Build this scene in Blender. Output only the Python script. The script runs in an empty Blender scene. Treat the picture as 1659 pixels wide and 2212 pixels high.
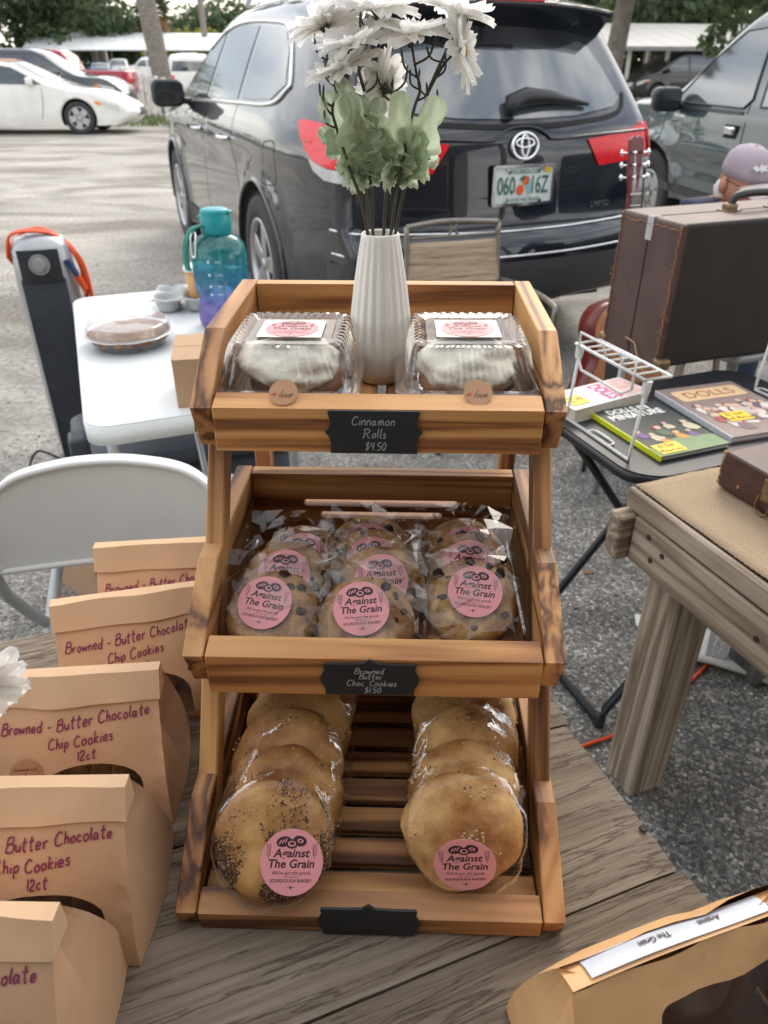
import bpy, bmesh, math, random
import numpy as np
from mathutils import Vector, Matrix, noise as mnoise
R = math.radians
SC = bpy.context.scene
COL = SC.collection
# ------------------------------------------------------------------ camera
CH, PITCH, FPX, PW, PH = 1.36, R(31.2), 1600.0, 1659.0, 2212.0   # height, pitch, focal in photo pixels
cam = bpy.data.cameras.new('camera'); cam_o = bpy.data.objects.new('camera', cam); COL.objects.link(cam_o)
cam.sensor_width = 36; cam.sensor_fit = 'AUTO'; cam.lens = 36 * FPX / PH
cam.clip_start = .02; cam.clip_end = 2000
cam_o.location = (0, 0, CH); cam_o.rotation_euler = (R(90) - PITCH, 0, 0)
cam.dof.use_dof = True; cam.dof.focus_distance = .66; cam.dof.aperture_fstop = 10
SC.camera = cam_o
# ------------------------------------------------------------------ sky, sun, exposure
SUN_EL, SUN_AZ = R(38), R(18)          # azimuth from +Y towards +X
w = bpy.data.worlds.new('World'); SC.world = w; w.use_nodes = True
nt = w.node_tree; nt.nodes.clear()
o_ = nt.nodes.new('ShaderNodeOutputWorld'); bg = nt.nodes.new('ShaderNodeBackground')
sk = nt.nodes.new('ShaderNodeTexSky'); sk.sky_type = 'NISHITA'; sk.sun_disc = False
sk.sun_elevation = SUN_EL; sk.sun_rotation = SUN_AZ; sk.air_density = 1.2; sk.dust_density = 2.5
tc = nt.nodes.new('ShaderNodeTexCoord'); mp = nt.nodes.new('ShaderNodeMapping'); mp.inputs['Scale'].default_value = (1, 1, 2.6)
nz = nt.nodes.new('ShaderNodeTexNoise'); nz.inputs['Scale'].default_value = 2.3; nz.inputs['Detail'].default_value = 7; nz.inputs['Roughness'].default_value = .58
cr = nt.nodes.new('ShaderNodeValToRGB'); cr.color_ramp.elements[0].position = .36; cr.color_ramp.elements[0].color = (.42, .42, .42, 1)
cr.color_ramp.elements[1].position = .66; cr.color_ramp.elements[1].color = (.96, .96, .96, 1)
mx = nt.nodes.new('ShaderNodeMix'); mx.data_type = 'RGBA'
nz2 = nt.nodes.new('ShaderNodeTexNoise'); nz2.inputs['Scale'].default_value = 3.4; nz2.inputs['Detail'].default_value = 5
cr2 = nt.nodes.new('ShaderNodeValToRGB'); cr2.color_ramp.elements[0].position = .38; cr2.color_ramp.elements[0].color = (4.4, 4.7, 5.3, 1)
cr2.color_ramp.elements[1].position = .62; cr2.color_ramp.elements[1].color = (13.2, 12.7, 12.0, 1)
L = nt.links.new
L(tc.outputs['Generated'], mp.inputs[0]); L(mp.outputs[0], nz.inputs['Vector']); L(mp.outputs[0], nz2.inputs['Vector'])
L(nz.outputs['Fac'], cr.inputs[0]); L(nz2.outputs['Fac'], cr2.inputs[0])
L(cr.outputs[0], mx.inputs[0]); L(sk.outputs[0], mx.inputs[6]); L(cr2.outputs[0], mx.inputs[7])
L(mx.outputs[2], bg.inputs[0]); bg.inputs[1].default_value = .1
L(bg.outputs[0], o_.inputs[0])
sun = bpy.data.lights.new('sun', 'SUN'); sun_o = bpy.data.objects.new('sun', sun); COL.objects.link(sun_o)
sun.energy = .75; sun.angle = R(28); sun.color = (1, .93, .82)
sd = Vector((math.sin(SUN_AZ) * math.cos(SUN_EL), math.cos(SUN_AZ) * math.cos(SUN_EL), math.sin(SUN_EL)))
sun_o.rotation_euler = (-sd).to_track_quat('-Z', 'Y').to_euler(); sun_o.location = (20, 10, 20)
vs = SC.view_settings; vs.view_transform = 'Standard'; vs.look = 'None'; vs.exposure = 1.35; vs.gamma = 1; vs.use_curve_mapping = False
cy = SC.cycles
cy.use_denoising = True; cy.max_bounces = 10; cy.transparent_max_bounces = 24; cy.glossy_bounces = 5
cy.diffuse_bounces = 4; cy.transmission_bounces = 6; cy.caustics_reflective = False; cy.caustics_refractive = False
cy.sample_clamp_indirect = 6
# ------------------------------------------------------------------ helpers
def ray(px, py):
    a = (px - PW / 2) / FPX; b = (PH / 2 - py) / FPX; c, s = math.cos(PITCH), math.sin(PITCH)
    return Vector((a, c + b * s, -s + b * c))
def at_z(px, py, z):            # photo pixel -> point on the level plane z
    r = ray(px, py); return Vector((0, 0, CH)) + r * ((z - CH) / r.z)
def at_y(px, py, y):            # photo pixel -> point on the upright plane y
    r = ray(px, py); return Vector((0, 0, CH)) + r * (y / r.y)
YAW = R(21); E1 = Vector((math.cos(YAW), math.sin(YAW), 0)); E2 = Vector((-math.sin(YAW), math.cos(YAW), 0))
def st(s, t, z=0): v = E1 * s + E2 * t; v.z = z; return v
def link(o, parent=None):
    COL.objects.link(o)
    if parent is not None: o.parent = parent
    return o
def tag(o, label=None, cat=None, group=None, kind=None):
    if label: o['label'] = label
    if cat: o['category'] = cat
    if group: o['group'] = group
    if kind: o['kind'] = kind
    return o
def thing(name, label, cat, loc=(0, 0, 0), rz=0, group=None, rot=None):
    o = bpy.data.objects.new(name, None); o.empty_display_size = .05; link(o)
    o.location = loc; o.rotation_euler = rot if rot else (0, 0, rz)
    return tag(o, label, cat, group)
def dup(o, parent=None):
    c = o.copy(); link(c, parent)
    for ch in list(o.children): dup(ch, c)
    return c
class MB:
    """collects shapes in a bmesh; build() links them as ONE mesh object"""
    def __init__(s): s.bm = bmesh.new(); s.mats = []; s.mi = 0
    def m(s, mat):
        if mat not in s.mats: s.mats.append(mat)
        s.mi = s.mats.index(mat); return s
    def add(s, vs, fs, T=None, smooth=False):
        bv = [s.bm.verts.new((T @ Vector(v)) if T is not None else v) for v in vs]; out = []
        for f in fs:
            try: nf = s.bm.faces.new([bv[i] for i in f])
            except ValueError: continue
            nf.material_index = s.mi; nf.smooth = smooth; out.append(nf)
        return bv, out
    def box(s, c, size, T=None, bev=0, rot=None, seg=1):
        M4 = Matrix.Translation(c)
        if rot is not None: M4 = M4 @ rot
        if T is not None: M4 = T @ M4
        x, y, z = (q / 2 for q in size)
        vs = [(a, b, d) for a in (-x, x) for b in (-y, y) for d in (-z, z)]
        fs = [(0, 1, 3, 2), (4, 6, 7, 5), (0, 4, 5, 1), (2, 3, 7, 6), (0, 2, 6, 4), (1, 5, 7, 3)]
        bv, nf = s.add(vs, fs, M4)
        if bev:
            es = list({e for f in nf for e in f.edges})
            r = bmesh.ops.bevel(s.bm, geom=es, offset=bev, segments=seg, affect='EDGES', profile=.6)
            for f in r['faces']: f.material_index = s.mi; f.smooth = seg > 1
        return s
    def prism(s, poly, a, b, axis='z', T=None, bev=0, smooth=False):
        """2-D polygon extruded from a to b along axis; poly coords are the other two axes in order"""
        def p(u, v, h): return {'z': (u, v, h), 'y': (u, h, v), 'x': (h, u, v)}[axis]
        n = len(poly)
        vs = [p(u, v, a) for u, v in poly] + [p(u, v, b) for u, v in poly]
        fs = [tuple(range(n))[::-1], tuple(range(n, 2 * n))] + [(i, (i + 1) % n, n + (i + 1) % n, n + i) for i in range(n)]
        bv, nf = s.add(vs, fs, T)
        bmesh.ops.recalc_face_normals(s.bm, faces=nf)
        if smooth:
            for f in nf[2:]: f.smooth = True
        if bev:
            es = list({e for f in nf[:2] for e in f.edges})
            r = bmesh.ops.bevel(s.bm, geom=es, offset=bev, segments=1, affect='EDGES')
            for f in r['faces']: f.material_index = s.mi
        return s
    def plate(s, outer, holes, a, b, axis='z', T=None):
        """flat plate with holes"""
        def p(u, v, h): return {'z': (u, v, h), 'y': (u, h, v), 'x': (h, u, v)}[axis]
        es = []; loops = []
        for lp in [outer] + holes:
            vv = [s.bm.verts.new((T @ Vector(p(u, v, a))) if T is not None else p(u, v, a)) for u, v in lp]
            es += [s.bm.edges.new((vv[i], vv[(i + 1) % len(vv)])) for i in range(len(vv))]; loops.append(vv)
        g = bmesh.ops.triangle_fill(s.bm, use_beauty=True, edges=es)
        nf = [q for q in g['geom'] if isinstance(q, bmesh.types.BMFace)]
        for f in nf: f.material_index = s.mi
        if b != a:
            ex = bmesh.ops.extrude_face_region(s.bm, geom=nf)
            d = Vector(p(0, 0, b)) - Vector(p(0, 0, a))
            if T is not None: d = T.to_3x3() @ d
            nv = [q for q in ex['geom'] if isinstance(q, bmesh.types.BMVert)]
            bmesh.ops.translate(s.bm, verts=nv, vec=d)
            allf = list({f for v in nv for f in v.link_faces} | set(f for f in nf if f.is_valid))
            for f in allf: f.material_index = s.mi
            bmesh.ops.recalc_face_normals(s.bm, faces=allf)
        return s
    def cyl(s, p, q, r, r2=None, seg=16, T=None, cap=True, smooth=True):
        p, q = Vector(p), Vector(q); r2 = r if r2 is None else r2
        d = (q - p).normalized(); a = d.orthogonal().normalized(); b = d.cross(a)
        vs = []
        for c, rr in ((p, r), (q, r2)):
            vs += [c + (a * math.cos(2 * math.pi * i / seg) + b * math.sin(2 * math.pi * i / seg)) * rr for i in range(seg)]
        s.add(vs, [(i, (i + 1) % seg, seg + (i + 1) % seg, seg + i) for i in range(seg)], T, smooth)
        if cap:
            s.add(vs[:seg], [tuple(range(seg))[::-1]], T); s.add(vs[seg:], [tuple(range(seg))], T)
        return s
    def tube(s, path, r, seg=8, T=None, closed=False, cap=True):
        P = [Vector(p) for p in path]; n = len(P); rs = r if hasattr(r, '__len__') else [r] * n
        vs = []; prev = None
        for i in range(n):
            d = (P[(i + 1) % n] - P[i - 1]) if (closed or 0 < i < n - 1) else (P[1] - P[0] if i == 0 else P[-1] - P[-2])
            d = d.normalized() if d.length > 1e-9 else Vector((0, 0, 1))
            if prev is None: a = d.orthogonal().normalized()
            else:
                a = prev - d * prev.dot(d); a = a.normalized() if a.length > 1e-6 else d.orthogonal().normalized()
            prev = a; b = d.cross(a)
            vs += [P[i] + (a * math.cos(2 * math.pi * k / seg) + b * math.sin(2 * math.pi * k / seg)) * rs[i] for k in range(seg)]
        m = n if closed else n - 1
        fs = [(i * seg + k, i * seg + (k + 1) % seg, ((i + 1) % n) * seg + (k + 1) % seg, ((i + 1) % n) * seg + k) for i in range(m) for k in range(seg)]
        if not closed and cap: fs += [tuple(range(seg))[::-1], tuple(range((n - 1) * seg, n * seg))]
        s.add(vs, fs, T, True); return s
    def lathe(s, prof, seg=32, T=None, smooth=True, mod=None):
        vs = []; n = len(prof)
        for i in range(seg):
            a = 2 * math.pi * i / seg
            for k, (r, z) in enumerate(prof):
                rr = r * (mod(a, z) if mod else 1); vs.append((rr * math.cos(a), rr * math.sin(a), z))
        fs = [(i * n + k, ((i + 1) % seg) * n + k, ((i + 1) % seg) * n + k + 1, i * n + k + 1) for i in range(seg) for k in range(n - 1)]
        bv, nf = s.add(vs, fs, T, smooth)
        bmesh.ops.remove_doubles(s.bm, verts=bv, dist=1e-6); return s
    def ball(s, c, r, T=None, seg=14, fn=None):
        rx, ry, rz = r if hasattr(r, '__len__') else (r, r, r); vs = []; h = seg // 2
        for j in range(h + 1):
            th = math.pi * j / h
            for i in range(seg):
                ph = 2 * math.pi * i / seg
                v = Vector((math.sin(th) * math.cos(ph), math.sin(th) * math.sin(ph), math.cos(th)))
                k = fn(v) if fn else 1
                vs.append(Vector(c) + Vector((v.x * rx, v.y * ry, v.z * rz)) * k)
        fs = [(j * seg + i, (j + 1) * seg + i, (j + 1) * seg + (i + 1) % seg, j * seg + (i + 1) % seg) for j in range(h) for i in range(seg)]
        bv, nf = s.add(vs, fs, T, True)
        bmesh.ops.remove_doubles(s.bm, verts=bv, dist=1e-6); return s
    def grid(s, fn, nu, nv, T=None, smooth=True):
        vs = [fn(i / nu, j / nv) for i in range(nu + 1) for j in range(nv + 1)]
        fs = [(i * (nv + 1) + j, (i + 1) * (nv + 1) + j, (i + 1) * (nv + 1) + j + 1, i * (nv + 1) + j + 1) for i in range(nu) for j in range(nv)]
        s.add(vs, fs, T, smooth); return s
    def mesh(s, name):
        me = bpy.data.meshes.new(name); s.bm.to_mesh(me); s.bm.free()
        for m_ in s.mats: me.materials.append(m_)
        return me
    def build(s, name, mat=None, parent=None, loc=None, rot=None):
        if mat is not None and not s.mats: s.mats = [mat]
        o = bpy.data.objects.new(name, s.mesh(name)); link(o, parent)
        if loc is not None: o.location = loc
        if rot is not None: o.rotation_euler = rot
        return o
def rrect(x0, y0, x1, y1, r, n=6):
    out = []
    for cx, cy_, a0 in ((x1 - r, y1 - r, 0), (x0 + r, y1 - r, 90), (x0 + r, y0 + r, 180), (x1 - r, y0 + r, 270)):
        out += [(cx + r * math.cos(R(a0 + 90 * i / n)), cy_ + r * math.sin(R(a0 + 90 * i / n))) for i in range(n + 1)]
    return out
def crom(pts, n=8, closed=False):
    P = [Vector(p) for p in pts]; out = []; N = len(P)
    for i in range(N if closed else N - 1):
        g = (lambda k: P[k % N]) if closed else (lambda k: P[min(max(k, 0), N - 1)])
        a, b, c, d = g(i - 1), g(i), g(i + 1), g(i + 2)
        for k in range(n):
            t = k / n
            out.append(.5 * (2 * b + (c - a) * t + (2 * a - 5 * b + 4 * c - d) * t * t + (3 * b - a - 3 * c + d) * t ** 3))
    if not closed: out.append(P[-1])
    return out
def RX(a): return Matrix.Rotation(a, 4, 'X')
def RY(a): return Matrix.Rotation(a, 4, 'Y')
def RZ(a): return Matrix.Rotation(a, 4, 'Z')
def TR(*v): return Matrix.Translation(v if len(v) == 3 else v[0])
# ------------------------------------------------------------------ lettering
_tc = {}
def text_geo(t, size=1, shear=0, bold=0, sp=1.0):
    k = (t, shear, bold, sp)
    if k not in _tc:
        c = bpy.data.curves.new('t', 'FONT'); c.body = t; c.size = 1; c.shear = shear; c.offset = bold; c.space_character = sp
        c.align_x = 'CENTER'; c.resolution_u = 3; c.fill_mode = 'FRONT'
        o = bpy.data.objects.new('t', c); COL.objects.link(o)
        me = o.evaluated_get(bpy.context.evaluated_depsgraph_get()).to_mesh()
        _tc[k] = ([tuple(v.co) for v in me.vertices], [tuple(p.vertices) for p in me.polygons])
        bpy.data.objects.remove(o); bpy.data.curves.remove(c)
    vs, fs = _tc[k]; return [(x * size, y * size, z) for x, y, z in vs], fs
def put_text(mb, t, x, y, size, T=None, fn=None, wid=None, **kw):
    vs, fs = text_geo(t, size, **kw); kx = 1
    if wid: xs = [v[0] for v in vs]; kx = wid / (max(xs) - min(xs)); xm = (max(xs) + min(xs)) / 2; vs = [(a - xm, b, c) for a, b, c in vs]
    vs = [(x + a * kx, y + b, 0) for a, b, c in vs]
    if fn: vs = [fn(a, b) for a, b, c in vs]
    mb.add(vs, fs, T)
HW = {  # hand lettering: strokes on a 1-high cell, x height .55
 'B': [[(0, 0), (.08, .5), (.14, 1)], [(.1, .95), (.5, 1), (.5, .65), (.12, .54)], [(.12, .54), (.58, .5), (.5, .02), (0, 0)]],
 'C': [[(.55, .82), (.35, 1), (.05, .6), (.1, .1), (.35, 0), (.6, .15)]],
 'R': [[(.05, 0), (.1, .5), (.12, 1)], [(.0, .85), (.3, 1), (.6, .8), (.4, .55), (.12, .5)], [(.25, .52), (.45, .2), (.7, 0)]],
 'r': [[(.02, .5), (.08, 0)], [(.07, .3), (.18, .5), (.35, .48)]],
 'o': [[(.2, .52), (.02, .3), (.15, 0), (.38, .2), (.3, .5), (.18, .5)]],
 'w': [[(0, .5), (.1, .02), (.22, .38), (.36, .02), (.5, .5)]],
 'n': [[(.02, .5), (.05, 0)], [(.05, .32), (.22, .54), (.34, .4), (.36, 0)]],
 'm': [[(.02, .5), (.05, 0)], [(.05, .32), (.18, .54), (.27, .4), (.28, 0)], [(.28, .32), (.42, .54), (.52, .4), (.56, 0)]],
 'e': [[(.03, .26), (.35, .3), (.25, .54), (.05, .4), (.08, .05), (.38, .08)]],
 'd': [[(.33, .42), (.12, .52), (.02, .15), (.22, 0), (.36, .25)], [(.42, 1), (.36, .4), (.4, 0)]],
 '-': [[(.05, .38), (.4, .4)]],
 'u': [[(.02, .5), (.06, .08), (.22, .02), (.34, .25)], [(.36, .5), (.37, 0)]],
 't': [[(.2, .95), (.15, .3), (.2, 0), (.32, .05)], [(0, .62), (.38, .66)]],
 'h': [[(.05, 1), (.05, 0)], [(.05, .3), (.22, .52), (.33, .38), (.36, 0)]],
 'c': [[(.32, .45), (.15, .52), (.02, .25), (.12, .02), (.35, .1)]],
 'l': [[(.08, 1), (.04, .3), (.12, 0)]],
 'a': [[(.32, .42), (.14, .52), (.02, .2), (.14, 0), (.32, .25)], [(.34, .5), (.34, .1), (.44, .02)]],
 'i': [[(.06, .5), (.05, 0)], [(.08, .72), (.09, .77)]],
 'p': [[(.04, .5), (.02, -.45)], [(.05, .35), (.25, .54), (.36, .25), (.2, .02), (.05, .12)]],
 'k': [[(.05, 1), (.05, 0)], [(.36, .55), (.08, .25), (.38, 0)]],
 's': [[(.32, .46), (.15, .52), (.08, .36), (.28, .2), (.22, .02), (.02, .06)]],
 'v': [[(0, .5), (.14, 0), (.34, .52)]],
 '1': [[(.1, .9), (.08, 0)]],
 '2': [[(.02, .7), (.2, .95), (.38, .7), (.02, 0), (.42, .02)]],
 '4': [[(.1, .95), (.03, .5), (.42, .5)], [(.34, .95), (.32, 0)]],
 '5': [[(.4, .95), (.1, .95), (.06, .55), (.35, .5), (.35, .1), (.02, 0)]],
 '0': [[(.2, .95), (.02, .5), (.2, 0), (.42, .45), (.22, .95)]],
 '$': [[(.4, .8), (.15, .9), (.08, .6), (.38, .4), (.3, .1), (.02, .15)], [(.26, 1.08), (.16, -.12)]],
 '.': [[(.04, .0), (.05, .05)]], 'D': [[(.05, 0), (.06, 1)], [(0, 1), (.5, .8), (.5, .2), (0, 0)]], 'M': [[(0, 0), (.08, .95), (.28, .3), (.5, .95), (.56, 0)]],
 'g': [[(.32, .42), (.14, .52), (.02, .2), (.14, 0), (.32, .25)], [(.35, .5), (.33, -.3), (.05, -.35)]],
}
def hand(mb, t, x, y, size, lw, fn=None, T=None, seed=0, slope=0, slant=.12, center=True, lean=0):
    rnd = random.Random(seed); cx = 0; strokes = []
    for ch in t:
        if ch == ' ': cx += .38; continue
        g = HW.get(ch, HW['o']); mxx = max(p[0] for q in g for p in q); k = rnd.uniform(.93, 1.08); dy = rnd.uniform(-.03, .03)
        for q in g: strokes.append([(cx + (px + slant * py) * k, py * k + dy) for px, py in q])
        cx += mxx * k + rnd.uniform(.13, .19)
    off = cx / 2 if center else 0
    for q in strokes:
        pts = crom([((px - off) * size, py * size + slope * (px - off) * size, 0) for px, py in q], 5)
        vs = []; n = len(pts)
        for i, p in enumerate(pts):
            d = (pts[min(i + 1, n - 1)] - pts[max(i - 1, 0)]); d = d.normalized() if d.length > 1e-9 else Vector((0, 1, 0))
            h = Vector((-d.y, d.x, 0)) * lw * rnd.uniform(.42, .58)
            for sg in (1, -1):
                a = p + h * sg; vs.append((x + a.x, y + a.y, 0) if fn is None else fn(x + a.x, y + a.y))
        mb.add(vs, [(2 * i, 2 * i + 1, 2 * i + 3, 2 * i + 2) for i in range(n - 1)], T)
# ------------------------------------------------------------------ materials
def newmat(name):
    m = bpy.data.materials.new(name); m.use_nodes = True; n = m.node_tree; b = n.nodes['Principled BSDF']; return m, n, b
def nd(n, t, **kw):
    x = n.nodes.new(t)
    for k, v in kw.items():
        if k in x.inputs: x.inputs[k].default_value = v
        else: setattr(x, k, v)
    return x
def ramp(n, stops):
    r = n.nodes.new('ShaderNodeValToRGB'); e = r.color_ramp.elements
    while len(e) < len(stops): e.new(.5)
    for q, (p, c) in zip(e, stops): q.position = p; q.color = tuple(c) + ((1,) if len(c) == 3 else ())
    return r
def coords(n, scale=(1, 1, 1), rand=True, rot=(0, 0, 0), kind='Object'):
    t = n.nodes.new('ShaderNodeTexCoord'); m = n.nodes.new('ShaderNodeMapping'); m.inputs['Scale'].default_value = scale; m.inputs['Rotation'].default_value = rot
    l = n.links.new
    if rand:
        oi = n.nodes.new('ShaderNodeObjectInfo'); ml = nd(n, 'ShaderNodeMath', operation='MULTIPLY'); ml.inputs[1].default_value = 37.7
        va = nd(n, 'ShaderNodeVectorMath', operation='ADD'); l(oi.outputs['Random'], ml.inputs[0]); l(t.outputs[kind], va.inputs[0]); l(ml.outputs[0], va.inputs[1]); l(va.outputs[0], m.inputs[0])
    else: l(t.outputs[kind], m.inputs[0])
    return m.outputs[0]
def bump(n, b, h, strength=.3, dist=.002):
    q = nd(n, 'ShaderNodeBump', Strength=strength, Distance=dist); n.links.new(h, q.inputs['Height']); n.links.new(q.outputs[0], b.inputs['Normal']); return q
def mat(name, col, rough=.5, metal=0, var=.0, vscale=20, bmp=0, bscale=200, bdist=.001, coat=0, ior=None, coatior=None, spec=None, sheen=0, vs3=None):
    m, n, b = newmat(name); b.inputs['Base Color'].default_value = (*col, 1); b.inputs['Roughness'].default_value = rough; b.inputs['Metallic'].default_value = metal
    if coat: b.inputs['Coat Weight'].default_value = coat; b.inputs['Coat Roughness'].default_value = .03
    if coatior: b.inputs['Coat IOR'].default_value = coatior
    if ior: b.inputs['IOR'].default_value = ior
    if spec is not None: b.inputs['Specular IOR Level'].default_value = spec
    if sheen: b.inputs['Sheen Weight'].default_value = sheen
    l = n.links.new
    if var:
        z = nd(n, 'ShaderNodeTexNoise', Scale=vscale, Detail=6.0, Roughness=.6); l(coords(n, vs3 or (1, 1, 1)), z.inputs['Vector'])
        r = ramp(n, [(.3, [c * (1 - var) for c in col]), (.7, [min(1, c * (1 + var)) for c in col])]); l(z.outputs['Fac'], r.inputs[0]); l(r.outputs[0], b.inputs['Base Color'])
        rr = nd(n, 'ShaderNodeMapRange'); rr.inputs[3].default_value = max(0, rough - .08); rr.inputs[4].default_value = min(1, rough + .1); l(z.outputs['Fac'], rr.inputs[0]); l(rr.outputs[0], b.inputs['Roughness'])
    if bmp:
        z = nd(n, 'ShaderNodeTexNoise', Scale=bscale, Detail=4.0); l(coords(n, vs3 or (1, 1, 1)), z.inputs['Vector']); bump(n, b, z.outputs['Fac'], bmp, bdist)
    return m
def wood(name, axis, stops, fine=55, coarse=9, rough=.55, bstr=.25, along=.05, blot=None, crack=False, distort=.8, fmix=.55, knots=0):
    m, n, b = newmat(name); l = n.links.new; sc = [1, 1, 1]; sc[axis] = along
    v = coords(n, sc)
    a = nd(n, 'ShaderNodeTexNoise', Scale=coarse, Detail=3.0, Distortion=distort); l(v, a.inputs['Vector'])
    wv = nd(n, 'ShaderNodeMath', operation='MULTIPLY'); wv.inputs[1].default_value = 9; l(a.outputs['Fac'], wv.inputs[0])
    fr = nd(n, 'ShaderNodeMath', operation='PINGPONG'); fr.inputs[1].default_value = 1; l(wv.outputs[0], fr.inputs[0])
    f = nd(n, 'ShaderNodeTexNoise', Scale=fine * 4, Detail=5.0, Roughness=.65); l(v, f.inputs['Vector'])
    mxx = nd(n, 'ShaderNodeMix', data_type='FLOAT'); mxx.inputs[0].default_value = fmix; l(fr.outputs[0], mxx.inputs[2]); l(f.outputs['Fac'], mxx.inputs[3])
    r = ramp(n, stops); l(mxx.outputs[0], r.inputs[0]); out = r.outputs[0]
    if blot:
        z = nd(n, 'ShaderNodeTexNoise', Scale=blot[0], Detail=3.0); sc2 = [1, 1, 1]; sc2[axis] = .3; l(coords(n, sc2), z.inputs['Vector'])
        rb = ramp(n, [(.36, blot[1]), (.62, (1, 1, 1))]); l(z.outputs['Fac'], rb.inputs[0])
        mm = nd(n, 'ShaderNodeMix', data_type='RGBA', blend_type='MULTIPLY'); mm.inputs[0].default_value = 1; l(out, mm.inputs[6]); l(rb.outputs[0], mm.inputs[7]); out = mm.outputs[2]
    hgt = mxx.outputs[0]
    if knots:
        sk_ = [1, 1, 1]; sk_[axis] = .38
        vk = nd(n, 'ShaderNodeTexVoronoi', Scale=knots, feature='F1'); l(coords(n, sk_), vk.inputs['Vector']); rk = ramp(n, [(.035, (.16, .09, .05)), (.075, (.42, .28, .2)), (.11, (1, 1, 1))]); l(vk.outputs['Distance'], rk.inputs[0])
        mm = nd(n, 'ShaderNodeMix', data_type='RGBA', blend_type='MULTIPLY'); mm.inputs[0].default_value = 1; l(out, mm.inputs[6]); l(rk.outputs[0], mm.inputs[7]); out = mm.outputs[2]
    if crack:
        sc3 = [1, 1, 1]; sc3[axis] = .07
        k = nd(n, 'ShaderNodeTexNoise', Scale=60.0, Detail=5.0, Roughness=.6, Distortion=.25); l(coords(n, sc3), k.inputs['Vector'])
        kr = ramp(n, [(.50, (1, 1, 1)), (.525, (.42, .38, .34)), (.55, (1, 1, 1))]); l(k.outputs['Fac'], kr.inputs[0])
        mm = nd(n, 'ShaderNodeMix', data_type='RGBA', blend_type='MULTIPLY'); mm.inputs[0].default_value = 1; l(out, mm.inputs[6]); l(kr.outputs[0], mm.inputs[7]); out = mm.outputs[2]
        ad = nd(n, 'ShaderNodeMath', operation='MULTIPLY'); l(kr.outputs[0], ad.inputs[0]); l(hgt, ad.inputs[1]); hgt = ad.outputs[0]
    l(out, b.inputs['Base Color']); b.inputs['Roughness'].default_value = rough
    bump(n, b, hgt, bstr, .0015); return m
PINE = [(.18, (.10, .042, .016)), (.34, (.27, .118, .042)), (.48, (.47, .23, .08)), (.74, (.63, .345, .135))]
PINEL = [(.16, (.17, .065, .022)), (.32, (.40, .175, .055)), (.46, (.60, .315, .11)), (.75, (.71, .42, .165))]
PINED = [(.22, (.085, .035, .015)), (.4, (.22, .095, .036)), (.55, (.38, .175, .065)), (.75, (.50, .265, .11))]
W = {}
for i, a in enumerate('xyz'):
    W[a] = wood('charred_pine_' + a, i, PINE, blot=(7, (.40, .30, .25)), coarse=17, along=.045, fmix=.36, knots=7)
    W[a + 'l'] = wood('light_pine_' + a, i, PINEL, blot=(5, (.62, .46, .36)), coarse=17, along=.045, fmix=.36, knots=6)
    W[a + 'd'] = wood('dark_pine_' + a, i, PINED, blot=(6, (.5, .42, .38)), coarse=19, along=.045, fmix=.42)
GREYW = [(.25, (.105, .078, .055)), (.42, (.16, .126, .094)), (.6, (.22, .18, .138)), (.78, (.285, .24, .19))]
WEATH = wood('weathered_plank', 0, GREYW, fine=55, coarse=26, rough=.88, bstr=1.0, along=.05, crack=True, blot=(3, (.7, .67, .62)), fmix=.78, distort=.4)
TANW = [(.2, (.13, .095, .065)), (.42, (.25, .19, .135)), (.6, (.36, .29, .215)), (.8, (.46, .39, .31))]
TREAT = {a: wood('treated_lumber_' + a, i, TANW, fine=40, coarse=11, rough=.8, bstr=.6, along=.05, distort=1.6) for i, a in enumerate('xyz')}
DARKW = wood('dark_post_wood', 2, [(.2, (.03, .028, .025)), (.6, (.09, .085, .075)), (.8, (.16, .15, .14))], rough=.9, bstr=.8)
def thin_clear(name, tint=(1, 1, 1), lo=.05, hi=.55, rough=.05, bmp=0, bscale=60, rim=None, haze=0, hazecol=(.9, .92, .95)):
    """thin clear film or sheet plastic: see-through with a gloss that grows at grazing angles"""
    m, n, b = newmat(name); l = n.links.new; n.nodes.remove(b); out = n.nodes['Material Output']
    tr = nd(n, 'ShaderNodeBsdfTransparent'); tr.inputs[0].default_value = (*tint, 1)
    gl = nd(n, 'ShaderNodeBsdfGlossy', Roughness=rough); gl.inputs[0].default_value = (1, 1, 1, 1)
    lw = nd(n, 'ShaderNodeLayerWeight', Blend=.25); mr = nd(n, 'ShaderNodeMapRange'); mr.inputs[3].default_value = lo; mr.inputs[4].default_value = hi
    l(lw.outputs['Fresnel'], mr.inputs[0]); mx_ = nd(n, 'ShaderNodeMixShader'); l(mr.outputs[0], mx_.inputs[0]); l(tr.outputs[0], mx_.inputs[1]); l(gl.outputs[0], mx_.inputs[2])
    res = mx_.outputs[0]
    if haze:
        df = nd(n, 'ShaderNodeBsdfDiffuse'); df.inputs[0].default_value = (*hazecol, 1); m2 = nd(n, 'ShaderNodeMixShader'); m2.inputs[0].default_value = haze; l(res, m2.inputs[1]); l(df.outputs[0], m2.inputs[2]); res = m2.outputs[0]
    if bmp:
        z = nd(n, 'ShaderNodeTexNoise', Scale=bscale, Detail=3.0, Distortion=1.5); l(coords(n), z.inputs['Vector'])
        q = nd(n, 'ShaderNodeBump', Strength=bmp, Distance=.003); l(z.outputs['Fac'], q.inputs['Height']); l(q.outputs[0], gl.inputs['Normal']); l(q.outputs[0], lw.inputs['Normal'])
    l(res, out.inputs[0]); return m
CELLO = thin_clear('cellophane', (.985, .985, .985), .02, .30, .07, bmp=.45, bscale=55)
SHARD = thin_clear('stiff_cellophane', (.985, .985, .985), .022, .6, .05, bmp=.15, bscale=38)
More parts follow.
